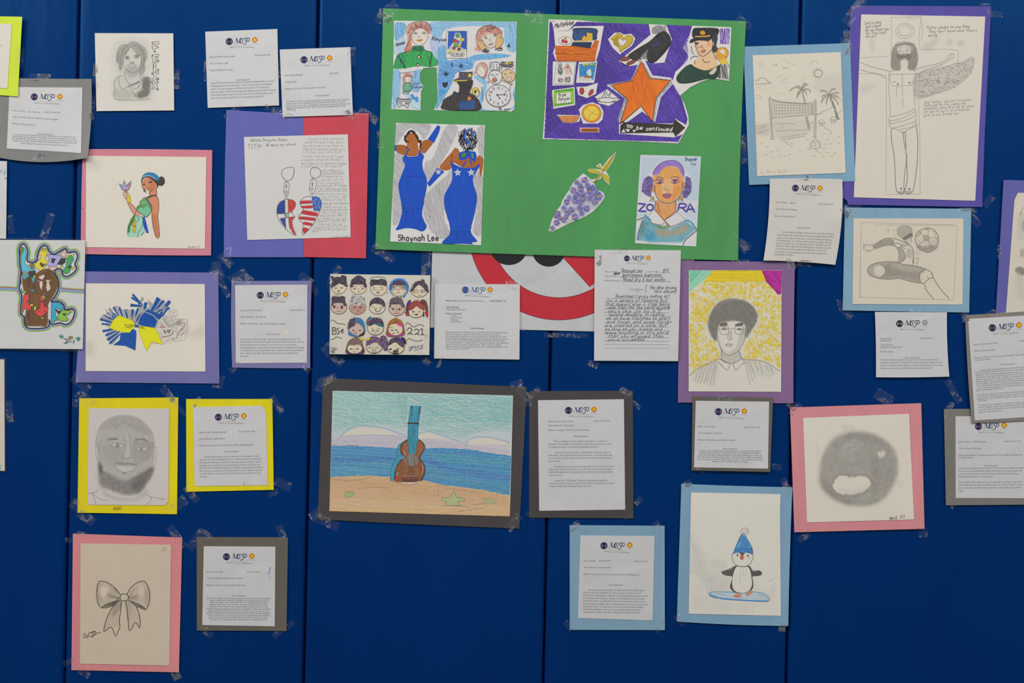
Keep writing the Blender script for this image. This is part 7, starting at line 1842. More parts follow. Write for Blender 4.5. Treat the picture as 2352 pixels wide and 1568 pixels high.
A.LL('365,645 450,668 560,678 690,686 790,672|370,655 450,676 560,684 690,692 780,690|355,838 440,828 560,815 690,806 785,796|385,655 390,830|775,690 778,798|765,690 766,798', 1.5, '6a665f')
for k in range(13):
    x = 405 + k * 29
    A.L([(x, 668 + k * 2), (x + 2, 824 - k * 2)], 1.0, '85817a', sm=False)
for k in range(4):
    A.L([(390, 700 + k * 30), (580, 705 + k * 26), (770, 712 + k * 22)], 1.0, '85817a')
A.done()
A = Art(th, sh, 'pencil_marking', C, grain=.45)
A.E(822, 385, 42, 40, line='6f6b64', lw=2.4); A.E(828, 385, 34, 34, line='8a867e', lw=1.0)
for k in range(10):
    a = k * .628 + .2
    A.L([(822 + 56 * math.cos(a), 385 + 54 * math.sin(a)), (822 + 68 * math.cos(a), 385 + 66 * math.sin(a))], 1.3, '76726a')
A.LL('370,305 390,300 398,308 415,292|470,335 492,328 500,338 523,322|195,465 215,450 235,455 240,435 270,430 300,440 310,455 325,470 355,480|195,495 260,490 350,485', 1.6, '66625b')
A.LL('200,620 215,600 240,610 262,630|200,640 260,638|745,320 760,270 800,262 825,300|660,480 670,440 690,425|215,290 270,262|230,315 290,290|240,335 310,310|470,245 490,255|490,250 520,270|510,262 545,285|560,290 610,305|410,430 480,400|430,470 530,430|470,490 520,470|210,530 260,520|240,560 280,545|425,590 460,580|470,598 500,600', 1.0, '9b968c')
A.LL('205,918 330,900|215,940 300,925|205,970 330,945|215,985 300,975|390,885 600,888|390,960 740,950|440,1030 720,985|460,1050 700,1010|480,1060 560,1120|805,805 860,770 940,740 975,700|820,800 870,785|1040,660 1065,655|1015,790 1065,750|740,890 775,870|880,920 960,970', 1.2, '85817a')
for x, y in ((880, 988), (950, 990), (920, 1045), (905, 1095), (955, 1090), (1030, 1085), (850, 1182), (920, 1180), (990, 1185), (780, 1215), (870, 1218), (955, 1218), (310, 1120), (360, 1170), (420, 1160), (280, 1200), (440, 1205), (490, 1215), (540, 1200), (380, 1232), (640, 1170), (560, 1088), (260, 1080), (720, 1050), (1030, 1020), (310, 1200), (480, 900), (460, 930)):
    A.L([(x - 14, y + 2), (x, y - 3), (x + 14, y)], 1.2, '7d7972')
A.L('745,1100 755,1070 785,1052 820,1055 845,1080 845,1110 825,1135 790,1142 760,1130 745,1100', 1.5, '6f6b64', True); A.LL('760,1070 800,1080 825,1060|800,1080 800,1135|750,1105 800,1110|825,1065 840,1120|780,1055 770,1090', 1.2, '8a867e'); A.LL('705,1140 740,1125 760,1138|840,1125 900,1135|800,1150 825,1168|740,1150 720,1138', 1.0, '85817a')
for x, y, r in ((860, 870, 30), (980, 840, 34)):
    A.L([(x - r, y + 10), (x - r * .6, y - r * .5), (x, y - r * .7), (x + r * .6, y - r * .5), (x + r, y + 10)], 1.4, '68645d'); A.L([(x - r, y + 10), (x + r, y + 10)], 1.2, '68645d'); A.H([(x - r, y + 14), (x + r, y + 14), (x + r * .8, y + 42), (x - r * .8, y + 46)], '5c5852', 60, 3, 1.2, 8)
A.done()
A = Art(th, sh, 'handwriting', C, grain=.5); A.Wr(252, 1388, 528, 1376, 18, 'By: Nurka Aguilar', '9b968c', .9); A.done()

# ---- crucifixion
C = (1920, 0, 3.2)
th, sh = hang('crucifixion_drawing', 'tall pencil crucifixion with one wing and prayers, mounted on deep violet paper', 'drawing', '1978,33 2263,38 2240,461 1961,453', '1954,13 2276.5,14.5 2255.5,475.5 1948,470 1937,457', '544b98', depth=3.2, frontcol=cream('c9c2b6'), crop=C, amp=.6, bback='1954,13 2276.5,14.5 2262,300 2256,475.5 1948,470 1945,460 1936,455',
              tones=[('410,380 440,330 510,315 575,330 600,400 585,510 530,500 525,420 500,430 480,440 470,510 410,500', '5f5b57', .7, 8, 1), ('450,400 545,395 535,450 510,430 480,440 460,440', '4c4946', .7, 5, 1), ('445,340 555,335 550,390 500,400 455,390', 'c4bdb1', .9, 5, 1), ('475,440 525,435 525,500 480,510', 'c4bdb1', .9, 5, 1), ('590,540 880,470 1000,420 1010,480 960,560 860,640 600,720', '9a958d', .45, 8, 1),
                     ('640,330 700,300 760,280 700,370 660,370', '8f8a82', .35, 20, 1), ('820,290 850,290 850,330 820,330', '8f8a82', .35, 14, 1), ('900,300 935,300 935,335 900,335', '8f8a82', .35, 14, 1), ('180,630 300,620 200,690', '9f9a90', .3, 24, 1), ('240,300 290,290 270,400', 'a39e94', .3, 18, 1)],
              tapes=[(1965, 22, 80, 24, -55), (2285, 32, 36, 14, 10), (2262, 12, 24, 10, 0), (1945, 85, 34, 16, 85), (1960, 476, 40, 14, 0), (2270, 462, 30, 16, -50), (2220, 480, 40, 8, 0)])
A = Art(th, sh, 'drawn_figure', C, grain=.4)
A.LL('407,130 412,260 400,410|404,128 630,122|630,122 618,200 608,280 618,362 700,365 795,360 900,368 895,470|175,425 390,412|172,540 300,542 370,580|370,560 372,900 368,1430 620,1425|620,1425 616,1000 608,730|612,700 610,540|520,130 560,140 610,130|620,130 640,200 628,300', 1.2, '8f8b84', sm=False)
A.E(508, 228, 68, 55, line='8b867f', lw=1.3); A.E(510, 226, 52, 40, line='9b968e', lw=1.0); A.E(505, 226, 45, 36, line='9b968e', lw=.9, rot=12)
hr = '440,330 415,390 410,450 410,500 430,508 470,512 470,450 455,400 450,350 500,325 545,335 555,390 540,450 530,505 560,508 585,480 600,440 595,380 570,330 510,312'
A.L(hr, 1.4, '57534f', True); A.H('440,330 415,390 410,500 470,510 468,440 452,400 455,345 500,325', '4f4c48', 84, 2.2, 1.0, 24, True); A.H('520,325 550,345 555,400 535,500 580,500 600,430 590,370 560,325', '4f4c48', 84, 2.2, 1.0, 24, True)
A.H('450,395 480,405 500,398 545,395 530,450 505,430 480,445', '4a4744', 70, 1.8, 1, 10, True)
A.LL('435,325 460,305 480,318 500,300 520,315 540,305 560,322 585,318|438,335 500,318 575,330|455,375 480,370 475,385 455,380|515,365 540,358 535,375 512,372|495,380 490,395 505,398|470,410 490,400 505,405 530,405|465,352 485,350|515,345 535,345', 1.0, '5f5b56')
A.F('485,402 515,400 510,412 490,412', '8a6a64', True)
A.LL('470,510 400,525 388,560 390,650 395,740 402,860|530,505 580,520 585,600 575,680 580,780|395,540 400,590 415,625 450,635 490,630|500,625 545,628 570,605 582,560|400,545 580,545|488,550 490,700|492,720 490,790|450,640 445,700', 1.2, '6f6b66')
A.LL('400,525 330,508 260,490 175,455|370,560 300,540 240,530 175,510|580,515 650,490 740,470 800,445 840,420 855,395 870,400 868,415 840,440 760,480 660,515 590,550|840,400 848,393 862,398|815,425 820,410 835,405', 1.4, '6f6b66')
A.E(430, 600, 7, 5, col='7a736c'); A.E(455, 618, 8, 6, col='5c5752'); A.E(540, 608, 8, 6, col='5c5752'); A.E(478, 1386, 7, 7, col='4a4642'); A.E(540, 1388, 7, 7, col='4a4642')
A.LL('390,860 440,850 500,835 550,815 585,790|385,870 400,905 440,900 520,880 585,850|395,885 450,880 540,845 588,810|392,920 410,940 470,930 590,890|405,940 410,942 460,955 490,975 520,960 560,935 588,905|470,950 585,930|400,880 390,920|585,800 590,900', 1.2, '75716b')
A.LL('405,945 410,1040 425,1120 432,1200 436,1300 440,1370 455,1415 495,1420 502,1380 512,1420 555,1415 572,1380 582,1320 595,1220 600,1120 602,1040 590,910|495,975 500,1040 512,1100 518,1180 505,1280 498,1380|510,975 512,1040 518,1090|520,1130 522,1230 525,1310 515,1370 505,1400|488,965 495,978 512,970', 1.9, '57534f')
for k in range(5):
    A.E(458 + k * 9, 1412, 5, 6, line='57534f', lw=.9); A.E(515 + k * 9, 1410, 5, 6, line='57534f', lw=.9)
A.done()
A = Art(th, sh, 'drawn_wing', C, grain=.4)
A.L('590,545 700,520 820,488 880,465 930,462 975,440 1000,418 1012,450 1000,510 960,570 900,620 840,655 720,690 600,725 580,700 582,620 590,545', 1.2, '75716b')
k = 0
wg = pts('590,545 700,520 820,488 880,465 930,462 975,440 1000,418 1012,450 1000,510 960,570 900,620 840,655 720,690 600,725 580,700 582,620')
while k < 330:
    x, y = rn.uniform(580, 1010), rn.uniform(420, 725)
    if pip(np.array([[x, y]]), wg)[0]:
        k += 1
        a = rn.uniform(.1, .7) * (1 if rn.random() < .7 else -1); l = rn.uniform(10, 20)
        A.L([(x, y), (x + l * .5, y + l * .5 * a - 3), (x + l, y + l * a)], rn.uniform(.8, 1.5), rn.choice(['66625d', '7b7771', '8f8b84']))
A.done()
A = Art(th, sh, 'handwriting', C, grain=.25)
for x0, y0, x1, t in ((208, 180, 335, '"god is good'), (222, 205, 332, 'god is good'), (218, 232, 392, 'let me thank him'), (218, 256, 372, 'for this food'), (218, 280, 312, 'Amen"'), (664, 212, 992, '"Father please forgive them,'), (680, 240, 1040, 'They don\'t know what theyre'), (676, 272, 775, 'doing..."')):
    A.Wr(x0, y0, x1, y0 - 10, 12, t, '66625d', .9)
for x0, y0, x1, y1, t in ((648, 762, 1000, 740, '"Our Father, who art in heaven'), (648, 785, 962, 765, 'hallowed be thy name thy'), (650, 806, 1020, 786, 'kingdom come thy will be done'), (650, 830, 990, 810, 'On earth as it is in heaven'), (646, 856, 908, 838, 'give us our bread our')):
    A.Wr(x0, y0, x1, y1, 11, t, '7d7973', .85)
A.done()

# ---- footballer
C = (1910, 460, 5.321)
lg = '440,860 460,810 520,775 600,758 700,750 810,758 880,785 980,795 1060,808 1160,845 1130,860 1085,900 1075,960 1090,1005 1130,1018 1000,998 900,970 820,950 720,962 600,955 520,930 460,905'
th, sh = hang('footballer_drawing', 'light-blue-mounted pencil drawing of a blindfolded footballer leaning beside a ball', 'drawing', '1960.5,501.5 2213,501.5 2211,699.5 1958,698', '1940.5,476.5 2231,479.5 2226,717.5 1935.5,712.5', '7a9db2', depth=3.5, frontcol=cream('c8bfaf'), crop=C,
              tones=[(lg, '8c877e', .75, 10, 1), ('650,790 900,870 1060,880 1060,980 820,930 650,940', '6f6a62', .5, 26, 1), ('805,360 860,320 960,320 985,400 870,460 820,430', '8c877e', .7, 14, 1), ('500,560 620,480 740,470 760,550 680,545 540,590', '7b766e', .8, 8, 1), ('805,580 860,590 905,690 830,755 825,660', '8c877e', .75, 6, 1), ('870,465 970,405 988,430 885,480', '4a4744', .9, 4, 1), ('1040,560 1290,560 1250,610 1170,632 1080,600', '76716a', .7, 14, 1), ('1200,490 1290,480 1280,540 1190,560', '9a958b', .4, 14, 1), ('1090,440 1180,420 1200,520 1110,550', 'a8a297', .4, 20, 1), ('520,820 600,790 655,840 650,900 590,930 530,900', 'c8bfaf', .9, 8, 1),
                     ('1040,600 1100,620 1060,680 1020,640', 'a39d92', .4, 16, 1), ('930,590 960,600 950,700 920,690', 'aaa499', .4, 8, 1), ('760,480 850,490 960,560 990,640 860,560', 'aaa499', .3, 16, 1)],
              tapes=[(1948, 486, 34, 24, 50), (2222, 482, 44, 10, 5), (2238, 505, 34, 18, 45), (1930, 700, 26, 12, 80), (1944, 718, 34, 18, 50), (2216, 722, 34, 14, 70)])
A = Art(th, sh, 'drawn_footballer', C, grain=.3)
A.LL('360,268 900,285 1490,298|362,265 355,700 348,1185|352,700 345,1188|345,1183 900,1200 1500,1215|1536,310 1515,760 1492,1210|520,300 1530,308', 1.1, '8f8a81', sm=False)
A.LL('440,860 460,810 520,775 600,758 700,750 810,758 880,785 980,795 1060,808 1160,845 1210,870 1235,905 1240,940 1280,1010 1330,1080 1435,1200|440,860 460,905 520,935 600,955 720,962 820,950 900,972 1000,998 1130,1018 1150,1080 1190,1140 1250,1205|600,780 640,800 660,850 650,900 615,945|1150,845 1100,865 1075,900 1075,960 1090,1000|1135,1008 1180,965 1240,938', 2.0, '504c47')
A.LL('525,545 580,510 650,468 700,462 760,468 830,485 880,505 940,540 980,570 1000,620 1005,690|540,590 600,560 680,545 740,550 800,575 825,640 825,700 808,755|1005,690 995,760 985,792|860,755 905,690 860,590 800,575|810,755 835,755 905,690|752,480 745,545|765,520 835,530 865,570 900,590|765,525 775,550 800,575|880,500 950,545 975,560|515,545 530,590|835,570 890,530|935,540 880,560', 1.7, '55514c')
A.LL('925,600 920,650 930,695 940,700|940,600 935,660 940,700|960,600 955,660 965,715 985,700 990,640 980,600 960,600|975,620 970,690', 1.3, '8a857c')
A.LL('525,600 500,600 480,610 475,630 462,625 455,600 440,610 435,630 420,628 430,605 410,605 400,590 388,600 392,585 385,570 415,568 385,550 390,540 420,550 408,535 430,535 440,550 480,545 520,545', 1.4, '5a5650'); A.LL('1000,710 1040,705 1030,720 1060,695 1065,720 1050,740 1060,760 1040,775 1010,765|1005,765 1045,775', 1.2, '6a665f'); A.H('985,712 1012,712 1012,765 990,765', '4f4b46', 88, 2.2, 1, 12)
A.L('868,465 970,402 990,415 985,445 885,482 868,465', 1.8, '3a3735', True); A.H('870,468 970,405 988,430 885,480', '454240', -32, 1.5, 1, 16); A.H('900,460 960,420 965,428 905,470', '6c6965', -32, 1.6, .8, 12)
A.LL('808,420 800,390 815,370 790,350 815,345 810,330 830,335 835,325 850,335 850,318 870,325 875,305 895,320 910,310 920,325 940,312 945,330 965,320 965,340 980,350 975,370 990,390 975,400|810,400 825,430 865,465|975,450 975,490 950,540 930,525 895,490|890,480 920,500 945,520|985,395 990,430|960,470 970,500', 1.2, '66625b'); A.LL('925,490 928,494|935,495 938,500|682,370 690,350 702,352 700,370 685,385 690,395|750,365 770,365 760,385|760,430 800,470', 1.1, '8a857c')
A.L('1165,335 1215,345 1265,375 1300,430 1308,490 1290,560 1245,605 1180,632 1110,610 1065,580 1035,530 1022,480 1035,410 1070,370 1165,335', 2.0, '504c47', True)
A.LL('1140,430 1175,430 1195,460 1180,485 1145,485 1128,460 1140,430|1060,380 1090,400 1130,432|1195,460 1260,450 1290,480|1180,485 1200,540 1240,555|1145,485 1095,520 1080,545|1175,430 1185,370 1160,345|1260,450 1275,420 1240,375|1095,520 1055,490 1040,430|1200,540 1190,580 1110,585 1080,545|1040,430 1075,400 1100,375|1290,480 1285,540 1240,555', 1.1, '6f6a62')
for x, y in ((1135, 445), (1160, 435), (1185, 450), (1185, 475), (1160, 485), (1137, 470), (1165, 462), (1170, 350), (1190, 360), (1155, 352), (1062, 425), (1078, 410), (1085, 390), (1212, 560), (1230, 575), (1248, 570), (1210, 580), (1062, 535), (1075, 560), (1285, 460)):
    A.E(x, y, 11, line='7b766e', lw=.9)
A.LL('1100,880 1115,865 1130,880 1145,870|1150,935 1165,930 1180,950 1195,940|1105,960 1120,955|1215,895 1225,910|1170,905 1180,910|500,830 515,850|690,770 710,780 690,790 675,780 690,770|600,940 620,915 625,935 640,905 648,920', 1.1, '7b766e')
A.done()

# ---- dog drawing cut by the frame
C = (2250, 400, 4.61)
th, sh = hang('dog_drawing', 'violet-mounted pencil sketch cut off by the frame above the three-paragraph statement', 'drawing', None, '2305,413 2405,416 2400,730 2287,724', '5d5c9c', depth=5, frontcol=cream('c6bfb2'), crop=C,
              outline='2338,442.5 2405,444 2400,728 2310,724 2330,459', tones=[('400,420 470,400 470,700 400,680', '9a958c', .35, 30), ('430,800 470,790 470,880 430,870', '6a665f', .6, 14), ('380,1060 470,1060 470,1330 400,1300', '9a958c', .3, 40)], tapes=[(2296, 578, 34, 10, 88)])
A = Art(th, sh, 'pencil_marking', C, grain=.4)
A.LL('428,425 445,380 470,345|432,430 450,395|470,490 455,520 455,570 470,610|470,500 462,540 464,590', 1.3, '66625b'); A.scrib('390,1000 420,985 470,1000 470,1065 410,1045 385,1030', '66625b', 60, 3, .8); A.E(430, 1025, 46, 42, line='85817a', lw=.9); A.done()

# ---- round shaded sky with a cloud (the little figure that sat on it is left out)
C = (1790, 900, 4.185)
ball = '770,378 900,400 1020,460 1110,560 1140,680 1130,800 1080,930 1000,1030 900,1085 780,1098 640,1075 520,1020 430,940 390,850 385,740 420,600 480,490 560,420 660,385'
cloud = '615,800 570,810 550,830 530,850 525,875 510,895 525,925 535,950 570,970 600,980 640,982 690,988 730,975 790,965 830,945 860,920 880,890 870,850 850,825 815,812 780,805 740,815 680,820'
th, sh = hang('cloud_drawing', 'pink-mounted pencil drawing of a white cloud inside a dark rubbed circle', 'drawing', '1844.5,959.5 2088,950 2099.5,1192.5 1853.5,1199.5', '1814.5,935.5 2116,925.5 2123.5,1214 1824.5,1222', 'c8848a', depth=4.5, frontcol=cream('d0cabd'), crop=C, amp=.4,
              tones=[(ball, '8b8882', .88, 30, 1), ('640,420 760,390 900,420 1000,500 860,480 700,470 560,540 480,640', '6f6c67', .35, 36, 1), ('400,820 460,900 560,1000 700,1060 640,1080 500,1010 410,920', '66635e', .6, 50, 1), ('620,480 760,470 780,540 600,600', 'a8a49d', .5, 30, 1), ('900,600 960,700 960,900 900,1000 880,800', '76736e', .35, 30, 1), ('1000,620 1110,640 1120,820 1020,900', '807d77', .3, 40, 1), ('600,320 740,340 700,370 620,370', 'a8a49c', .4, 20, 1),
                     ('1080,860 1180,860 1160,920', 'b0aca2', .3, 20, 1), (cloud, 'd0cabd', 1.0, 6, 1), ('945,575 985,575 1020,568 1005,620 965,640 945,610', 'd0cabd', .9, 10, 1), ('560,930 700,940 840,900 800,960 660,975', 'b4afa5', .4, 14, 1), ('350,480 380,540 390,600 360,640', 'b4afa5', .3, 20, 1)],
              tapes=[(1828, 940, 34, 14, -50), (2120, 1222, 20, 24, 0), (1846, 1234, 30, 14, -30)])
A = Art(th, sh, 'drawn_cloud', C, grain=.3)
bumps = []
cp = catmull(pts('615,805 560,822 525,870 512,900 530,945 580,975 640,985 700,985 770,968 830,948 872,900 875,855 840,820 790,808 730,812 670,818'), True, 40)
cp = cp[::max(1, len(cp) // 26)]
for i in range(len(cp)):
    a, b = cp[i], cp[(i + 1) % len(cp)]
    m = (a + b) / 2; n = np.array([(b - a)[1], -(b - a)[0]])
    L_ = np.hypot(*n)
    if L_ < 1:
        continue
    c0 = np.array([690, 900.0])
    n = n / L_
    if (m - c0) @ n < 0:
        n = -n
    t_ = (b - a) / 2
    A.L([m - t_ * math.cos(q_) + n * L_ * .42 * math.sin(q_) for q_ in (0, .5, 1.05, 1.57, 2.1, 2.64, 3.14)], 1.3, '5c5954')
A.done()
A = Art(th, sh, 'pencil_shading', C, grain=.5, kind='stuff')
skyring = pts(ball)
for k in range(260):
    a = rn.uniform(0, 6.28); r = rn.uniform(.55, 1.0)
    x = 765 + 375 * r * math.cos(a); y = 738 + 355 * r * math.sin(a)
    if pip(np.array([[x, y]]), pts(cloud))[0] or not pip(np.array([[x, y]]), skyring)[0]:
        continue
    d = rn.uniform(20, 60); t = a + 1.57 + rn.uniform(-.2, .2)
    A.L([(x, y), (x + d * math.cos(t), y + d * math.sin(t))], rn.uniform(.7, 1.3), rn.choice(['77746e', '8b8882', '9b9891']))
A.LL('900,420 880,560 890,700 880,860|950,520 940,700 935,900|1060,640 1040,800 980,920', 1.0, '77746e'); A.done()
A = Art(th, sh, 'handwriting', C, grain=.2); A.Wr(1060, 1225, 1132, 1222, 16, 'Nyla B', '55524d', 1.0); A.Wr(1155, 1212, 1212, 1208, 16, '212', '55524d', 1.0); A.done()

# ---- penguin on a snowboard
C = (1280, 1090, 4.126)
th, sh = hang('penguin_drawing', 'light-blue-mounted colour pencil drawing of a penguin in a blue bobble hat on a snowboard', 'drawing', '1587,1130.5 1793,1134.5 1793.5,1414 1582,1409', '1565,1110.5 1820,1118.5 1810.5,1437 1554.5,1427', '789bb4', depth=3.5, frontcol=cream('d3cdc3'), crop=C, outline='1587,1130.5 1793,1134.5 1791.5,1170 1793.5,1414 1582,1409',
              tones=[('1260,560 1340,680 1420,860 1420,1000 1300,960 1250,880', 'a9a8a6', .3, 50, 1), ('1440,930 1640,960 1640,1090 1440,1100', 'aaa9a8', .3, 40, 1), ('1270,1150 1640,1200 1600,1330 1260,1300', 'b2b0ae', .25, 40), ('1480,800 1600,830 1560,900 1460,870', 'aaa8a5', .3, 30, 1), ('1435,1110 1520,1105 1650,1110 1850,1110 1980,1135 2012,1180 1980,1200 1800,1190 1600,1170 1450,1150', 'a3bccb', .85, 6, 1)],
              bmids=[(0, 1), (-1, 0), (0, 2), (0, 0)], tapes=[(1576, 1114, 26, 16, -40), (1806, 1116, 40, 16, 60), (1562, 1424, 30, 16, 50), (1796, 1440, 16, 20, 0)])
A = Art(th, sh, 'drawn_background', C, grain=.5)
for k in range(60):
    x = 1275 + k * 13.4
    y0 = 1000 + 40 * math.sin(k * .4) + (60 if k > 40 else 0)
    if 1620 < x < 1860:
        y0 = 1210
    A.L([(x, y0), (x + rn.uniform(-10, 4) + (8 if x < 1290 else 0), min(1305, y0 + rn.uniform(60, 240)))], .7, 'b6b3b0')
A.LL('1255,905 1320,940 1400,1000 1450,1005 1520,940 1600,860|2010,1010 2060,980 2110,960|1290,640 1320,760 1350,900|1330,660 1360,800 1400,940|1370,720 1400,850 1420,960|1260,580 1290,700|1980,1010 2040,1000', .8, 'aaa8a6'); A.done()
A = Art(th, sh, 'drawn_snowboard', C, grain=.2)
A.L('1435,1125 1470,1110 1560,1108 1660,1112 1760,1118 1860,1108 1960,1130 2010,1170 2012,1190 1985,1200 1850,1195 1700,1182 1560,1168 1460,1155 1435,1125', 1.6, '3f86b0', True); A.LL('1440,1135 1560,1172 1720,1186 1900,1196 2000,1196', 3.2, '2f7fc0'); A.LL('1900,1130 1960,1150 2000,1180|1500,1125 1600,1140', 1.0, '6fa4c0'); A.L('1470,1162 1520,1172', 1.6, 'c08a78'); A.done()
A = Art(th, sh, 'drawn_penguin', C, grain=.2)
A.F('1690,860 1650,890 1600,905 1560,915 1558,935 1600,955 1660,965 1650,1010 1635,1060 1660,1100 1700,1120 1750,1125 1800,1118 1850,1080 1858,1020 1850,965 1900,960 1940,945 1940,925 1910,905 1860,915 1835,880 1815,860 1750,868', '3f3c3b', True); A.H('1690,860 1560,915 1558,935 1660,965 1640,1060 1700,1120 1810,1115 1858,1040 1850,965 1940,940 1910,905 1850,905 1815,860', '5a5654', 65, 2.2, .9, 16, var=.3)
A.F('1700,870 1672,930 1658,1010 1668,1080 1705,1112 1770,1118 1820,1095 1845,1040 1838,960 1815,880 1760,868', 'd3cdc3', True); A.LL('1740,890 1735,960 1725,1020|1762,900 1765,970|1790,900 1785,960|1705,1112 1770,1120 1820,1098', 1.0, 'a8a49d')
A.F('1655,780 1670,740 1720,735 1800,735 1850,760 1850,800 1820,850 1770,868 1710,862 1675,835', 'd3cdc3', True, line='7a7672', lw=1.5); A.F('1722,735 1785,738 1770,752 1752,770 1735,752', '4a4644'); A.LL('1700,862 1750,872 1810,866', 1.4, '6a6662')
A.E(1708, 762, 8, 11, col='3a3635'); A.E(1806, 768, 9, 10, col='3a3635'); A.F('1735,770 1762,768 1768,785 1752,806 1732,788', 'c85a24', True, line='8a3a18'); A.LL('1715,745 1720,752|1825,780 1815,800', .8, '8a8680')
A.F('1665,745 1680,700 1845,700 1850,720 1848,752 1790,735 1720,735', '3a80b4'); A.F('1685,690 1750,560 1790,590 1830,650 1845,700 1760,705', '5a9cc6'); A.H('1665,750 1680,700 1848,702 1848,752 1780,735 1710,737', '2a74b4', 86, 1.8, 1.2, 12, var=.25); A.H('1685,692 1750,560 1790,590 1845,700 1760,705', '2f80c0', -62, 2.0, 1.2, 24, var=.3); A.H('1740,690 1755,570 1800,640 1820,700', '2468a4', 64, 2.4, 1.1, 18)
A.LL('1685,690 1760,702 1845,700|1665,752 1750,560 1800,610 1848,700 1852,755', 1.4, '2f5f86'); A.L(ell(1775, 535, 38, 34, 16), 1.0, '9a9a9a', True); A.LL('1745,535 1760,515 1790,520 1795,545 1770,555 1762,540 1775,532|1790,505 1808,530 1800,555', .9, '9a9a9a')
A.F('1668,1150 1685,1130 1720,1128 1748,1140 1740,1160 1700,1165', 'c68a70', True); A.F('1785,1138 1810,1110 1845,1095 1852,1110 1830,1135 1800,1148', 'c68a70', True); A.H('1668,1150 1720,1128 1748,1145 1700,1165', 'b07058', 30, 2.2, .9, 10); A.H('1785,1138 1845,1095 1850,1112 1800,1148', 'b07058', 30, 2.2, .9, 10)
A.done()

# ---- ukulele on the beach
C = (700, 850, 4.127)
th, sh = hang('ukulele_drawing', 'charcoal-mounted colour pencil drawing of a blue-necked ukulele standing on a beach', 'drawing', '764,897 1178.5,908 1171,1185.5 756.5,1173.5', '742,867.5 1210,888.5 1193,1213.5 729.5,1192', '454142', depth=2.5, frontcol=cream('cdc6b6'), bmids=[(0, 0), (0, 0), (0, 1), (0, 0)], amp=.5, at=(960, 1203),
              tapes=[(752, 872, 44, 20, -20), (738, 884, 22, 34, 30), (1186, 880, 30, 12, -15), (1200, 900, 34, 20, 50), (724, 1180, 20, 30, 50), (750, 1198, 60, 22, 25), (1180, 1200, 44, 20, -50)])
A = Art(th, sh, 'drawn_sky', C, grain=.3)
SKY = '264,196 1972,240 1960,680 1800,630 1640,620 1540,660 1480,690 1350,640 1200,590 1100,600 930,600 800,555 600,530 460,545 340,630 252,640'
A.F('264,196 1972,240 1945,812 1700,760 1500,740 1140,740 870,735 600,725 252,718', 'bab6bd')
A.F(SKY, 'b2bec0')
A.H('264,196 1972,240 1960,600 1800,580 1600,600 1500,660 1100,560 900,560 700,520 500,520 330,620 255,620', '86b4b4', 4, 2.3, 1.1, 34, cross=0, wob=2, tilt=.15); A.H('264,196 1972,240 1965,500 1500,620 1100,560 700,500 270,560', '5fa8a4', 12, 3.2, .9, 30, wob=2, tilt=.3, var=.2); A.H('270,200 900,215 900,500 600,500 290,560', '72aeac', 80, 4.2, .9, 26, wob=2, tilt=.3)
A.H('1000,240 1960,260 1950,480 1300,500', '58a6a2', -8, 3.6, .9, 28, wob=2, tilt=.3); A.H('880,240 980,240 960,520 900,440', '4fa39c', 84, 2.8, 1, 34); A.H('1110,380 1260,380 1260,520 1110,520', '62aaa6', 86, 3.2, .9, 28); A.H('1720,300 1950,290 1940,560 1760,560', '60a8a4', 75, 4, .9, 30)
A.H('252,640 600,600 900,620 1000,640 1200,660 1500,700 1945,760 1940,810 1500,735 870,730 252,715', 'aca7ba', 3, 2.2, 1.2, 30, wob=1.4)
for p in ('385,620 440,570 520,548 620,545 740,560 860,600 920,622 700,612', '1085,640 1100,600 1180,595 1280,625 1340,650 1200,650', '1530,700 1560,660 1640,643 1760,648 1880,680 1930,705 1700,705'):
    A.F(p, 'c6c1b6', True)
A.LL('330,640 400,570 500,530 620,528 760,550 900,600 980,635|1080,600 1180,580 1300,615 1400,650 1500,690|1525,705 1560,655 1640,630 1780,640 1900,670 1950,690', 3.0, '8fa6ba'); A.L('385,622 600,612 900,620', 1.2, '9a96a0'); A.LL('1530,700 1545,680|1520,715 1535,715', 1.0, '66646c'); A.done()
A = Art(th, sh, 'drawn_sea', C, grain=.35)
SEA = '252,718 440,710 600,722 740,730 880,742 1140,742 1240,735 1400,740 1600,755 1800,790 1955,812 1952,930 1942,1185 1850,1170 1700,1130 1500,1110 1290,1082 1140,1045 900,1040 820,1010 600,1000 400,1005 245,1012'
A.F(SEA, '2b82b0'); A.H(SEA, '1f7ab2', 3, 1.9, 1.4, 34, var=.12, wob=1.8, tilt=.08); A.H('252,718 880,742 870,800 252,800', '2a80b8', 2, 2.6, 1.3, 30); A.H('252,880 820,860 820,980 600,1000 245,1010', '3a8fa8', 4, 3.0, 1.2, 30, var=.25); A.H('1180,780 1950,830 1945,900 1400,880 1200,830', '2f8f9c', 6, 2.6, 1.3, 30, var=.25)
A.H('1140,900 1300,960 1600,1040 1940,1080 1940,1180 1500,1105 1150,1040', '3a8c9c', 10, 3.0, 1.2, 26, var=.25); A.H('252,830 860,820 860,860 252,880', '145fa4', 2, 2.4, 1.4, 34); A.H('1150,820 1400,920 1945,1000 1945,1050 1400,960 1150,880', '145fa6', 9, 2.6, 1.4, 34); A.H('252,720 1950,820 1945,1100 900,1000 250,1000', '74a8bc', 5, 8, .8, 16, tilt=.15)
A.done()
A = Art(th, sh, 'drawn_beach', C, grain=.25)
SAND = '240,1015 400,1003 600,1000 820,1012 840,1045 950,1075 1060,1068 1140,1042 1290,1085 1500,1112 1700,1132 1850,1172 1942,1190 1945,1385 600,1350 235,1338'
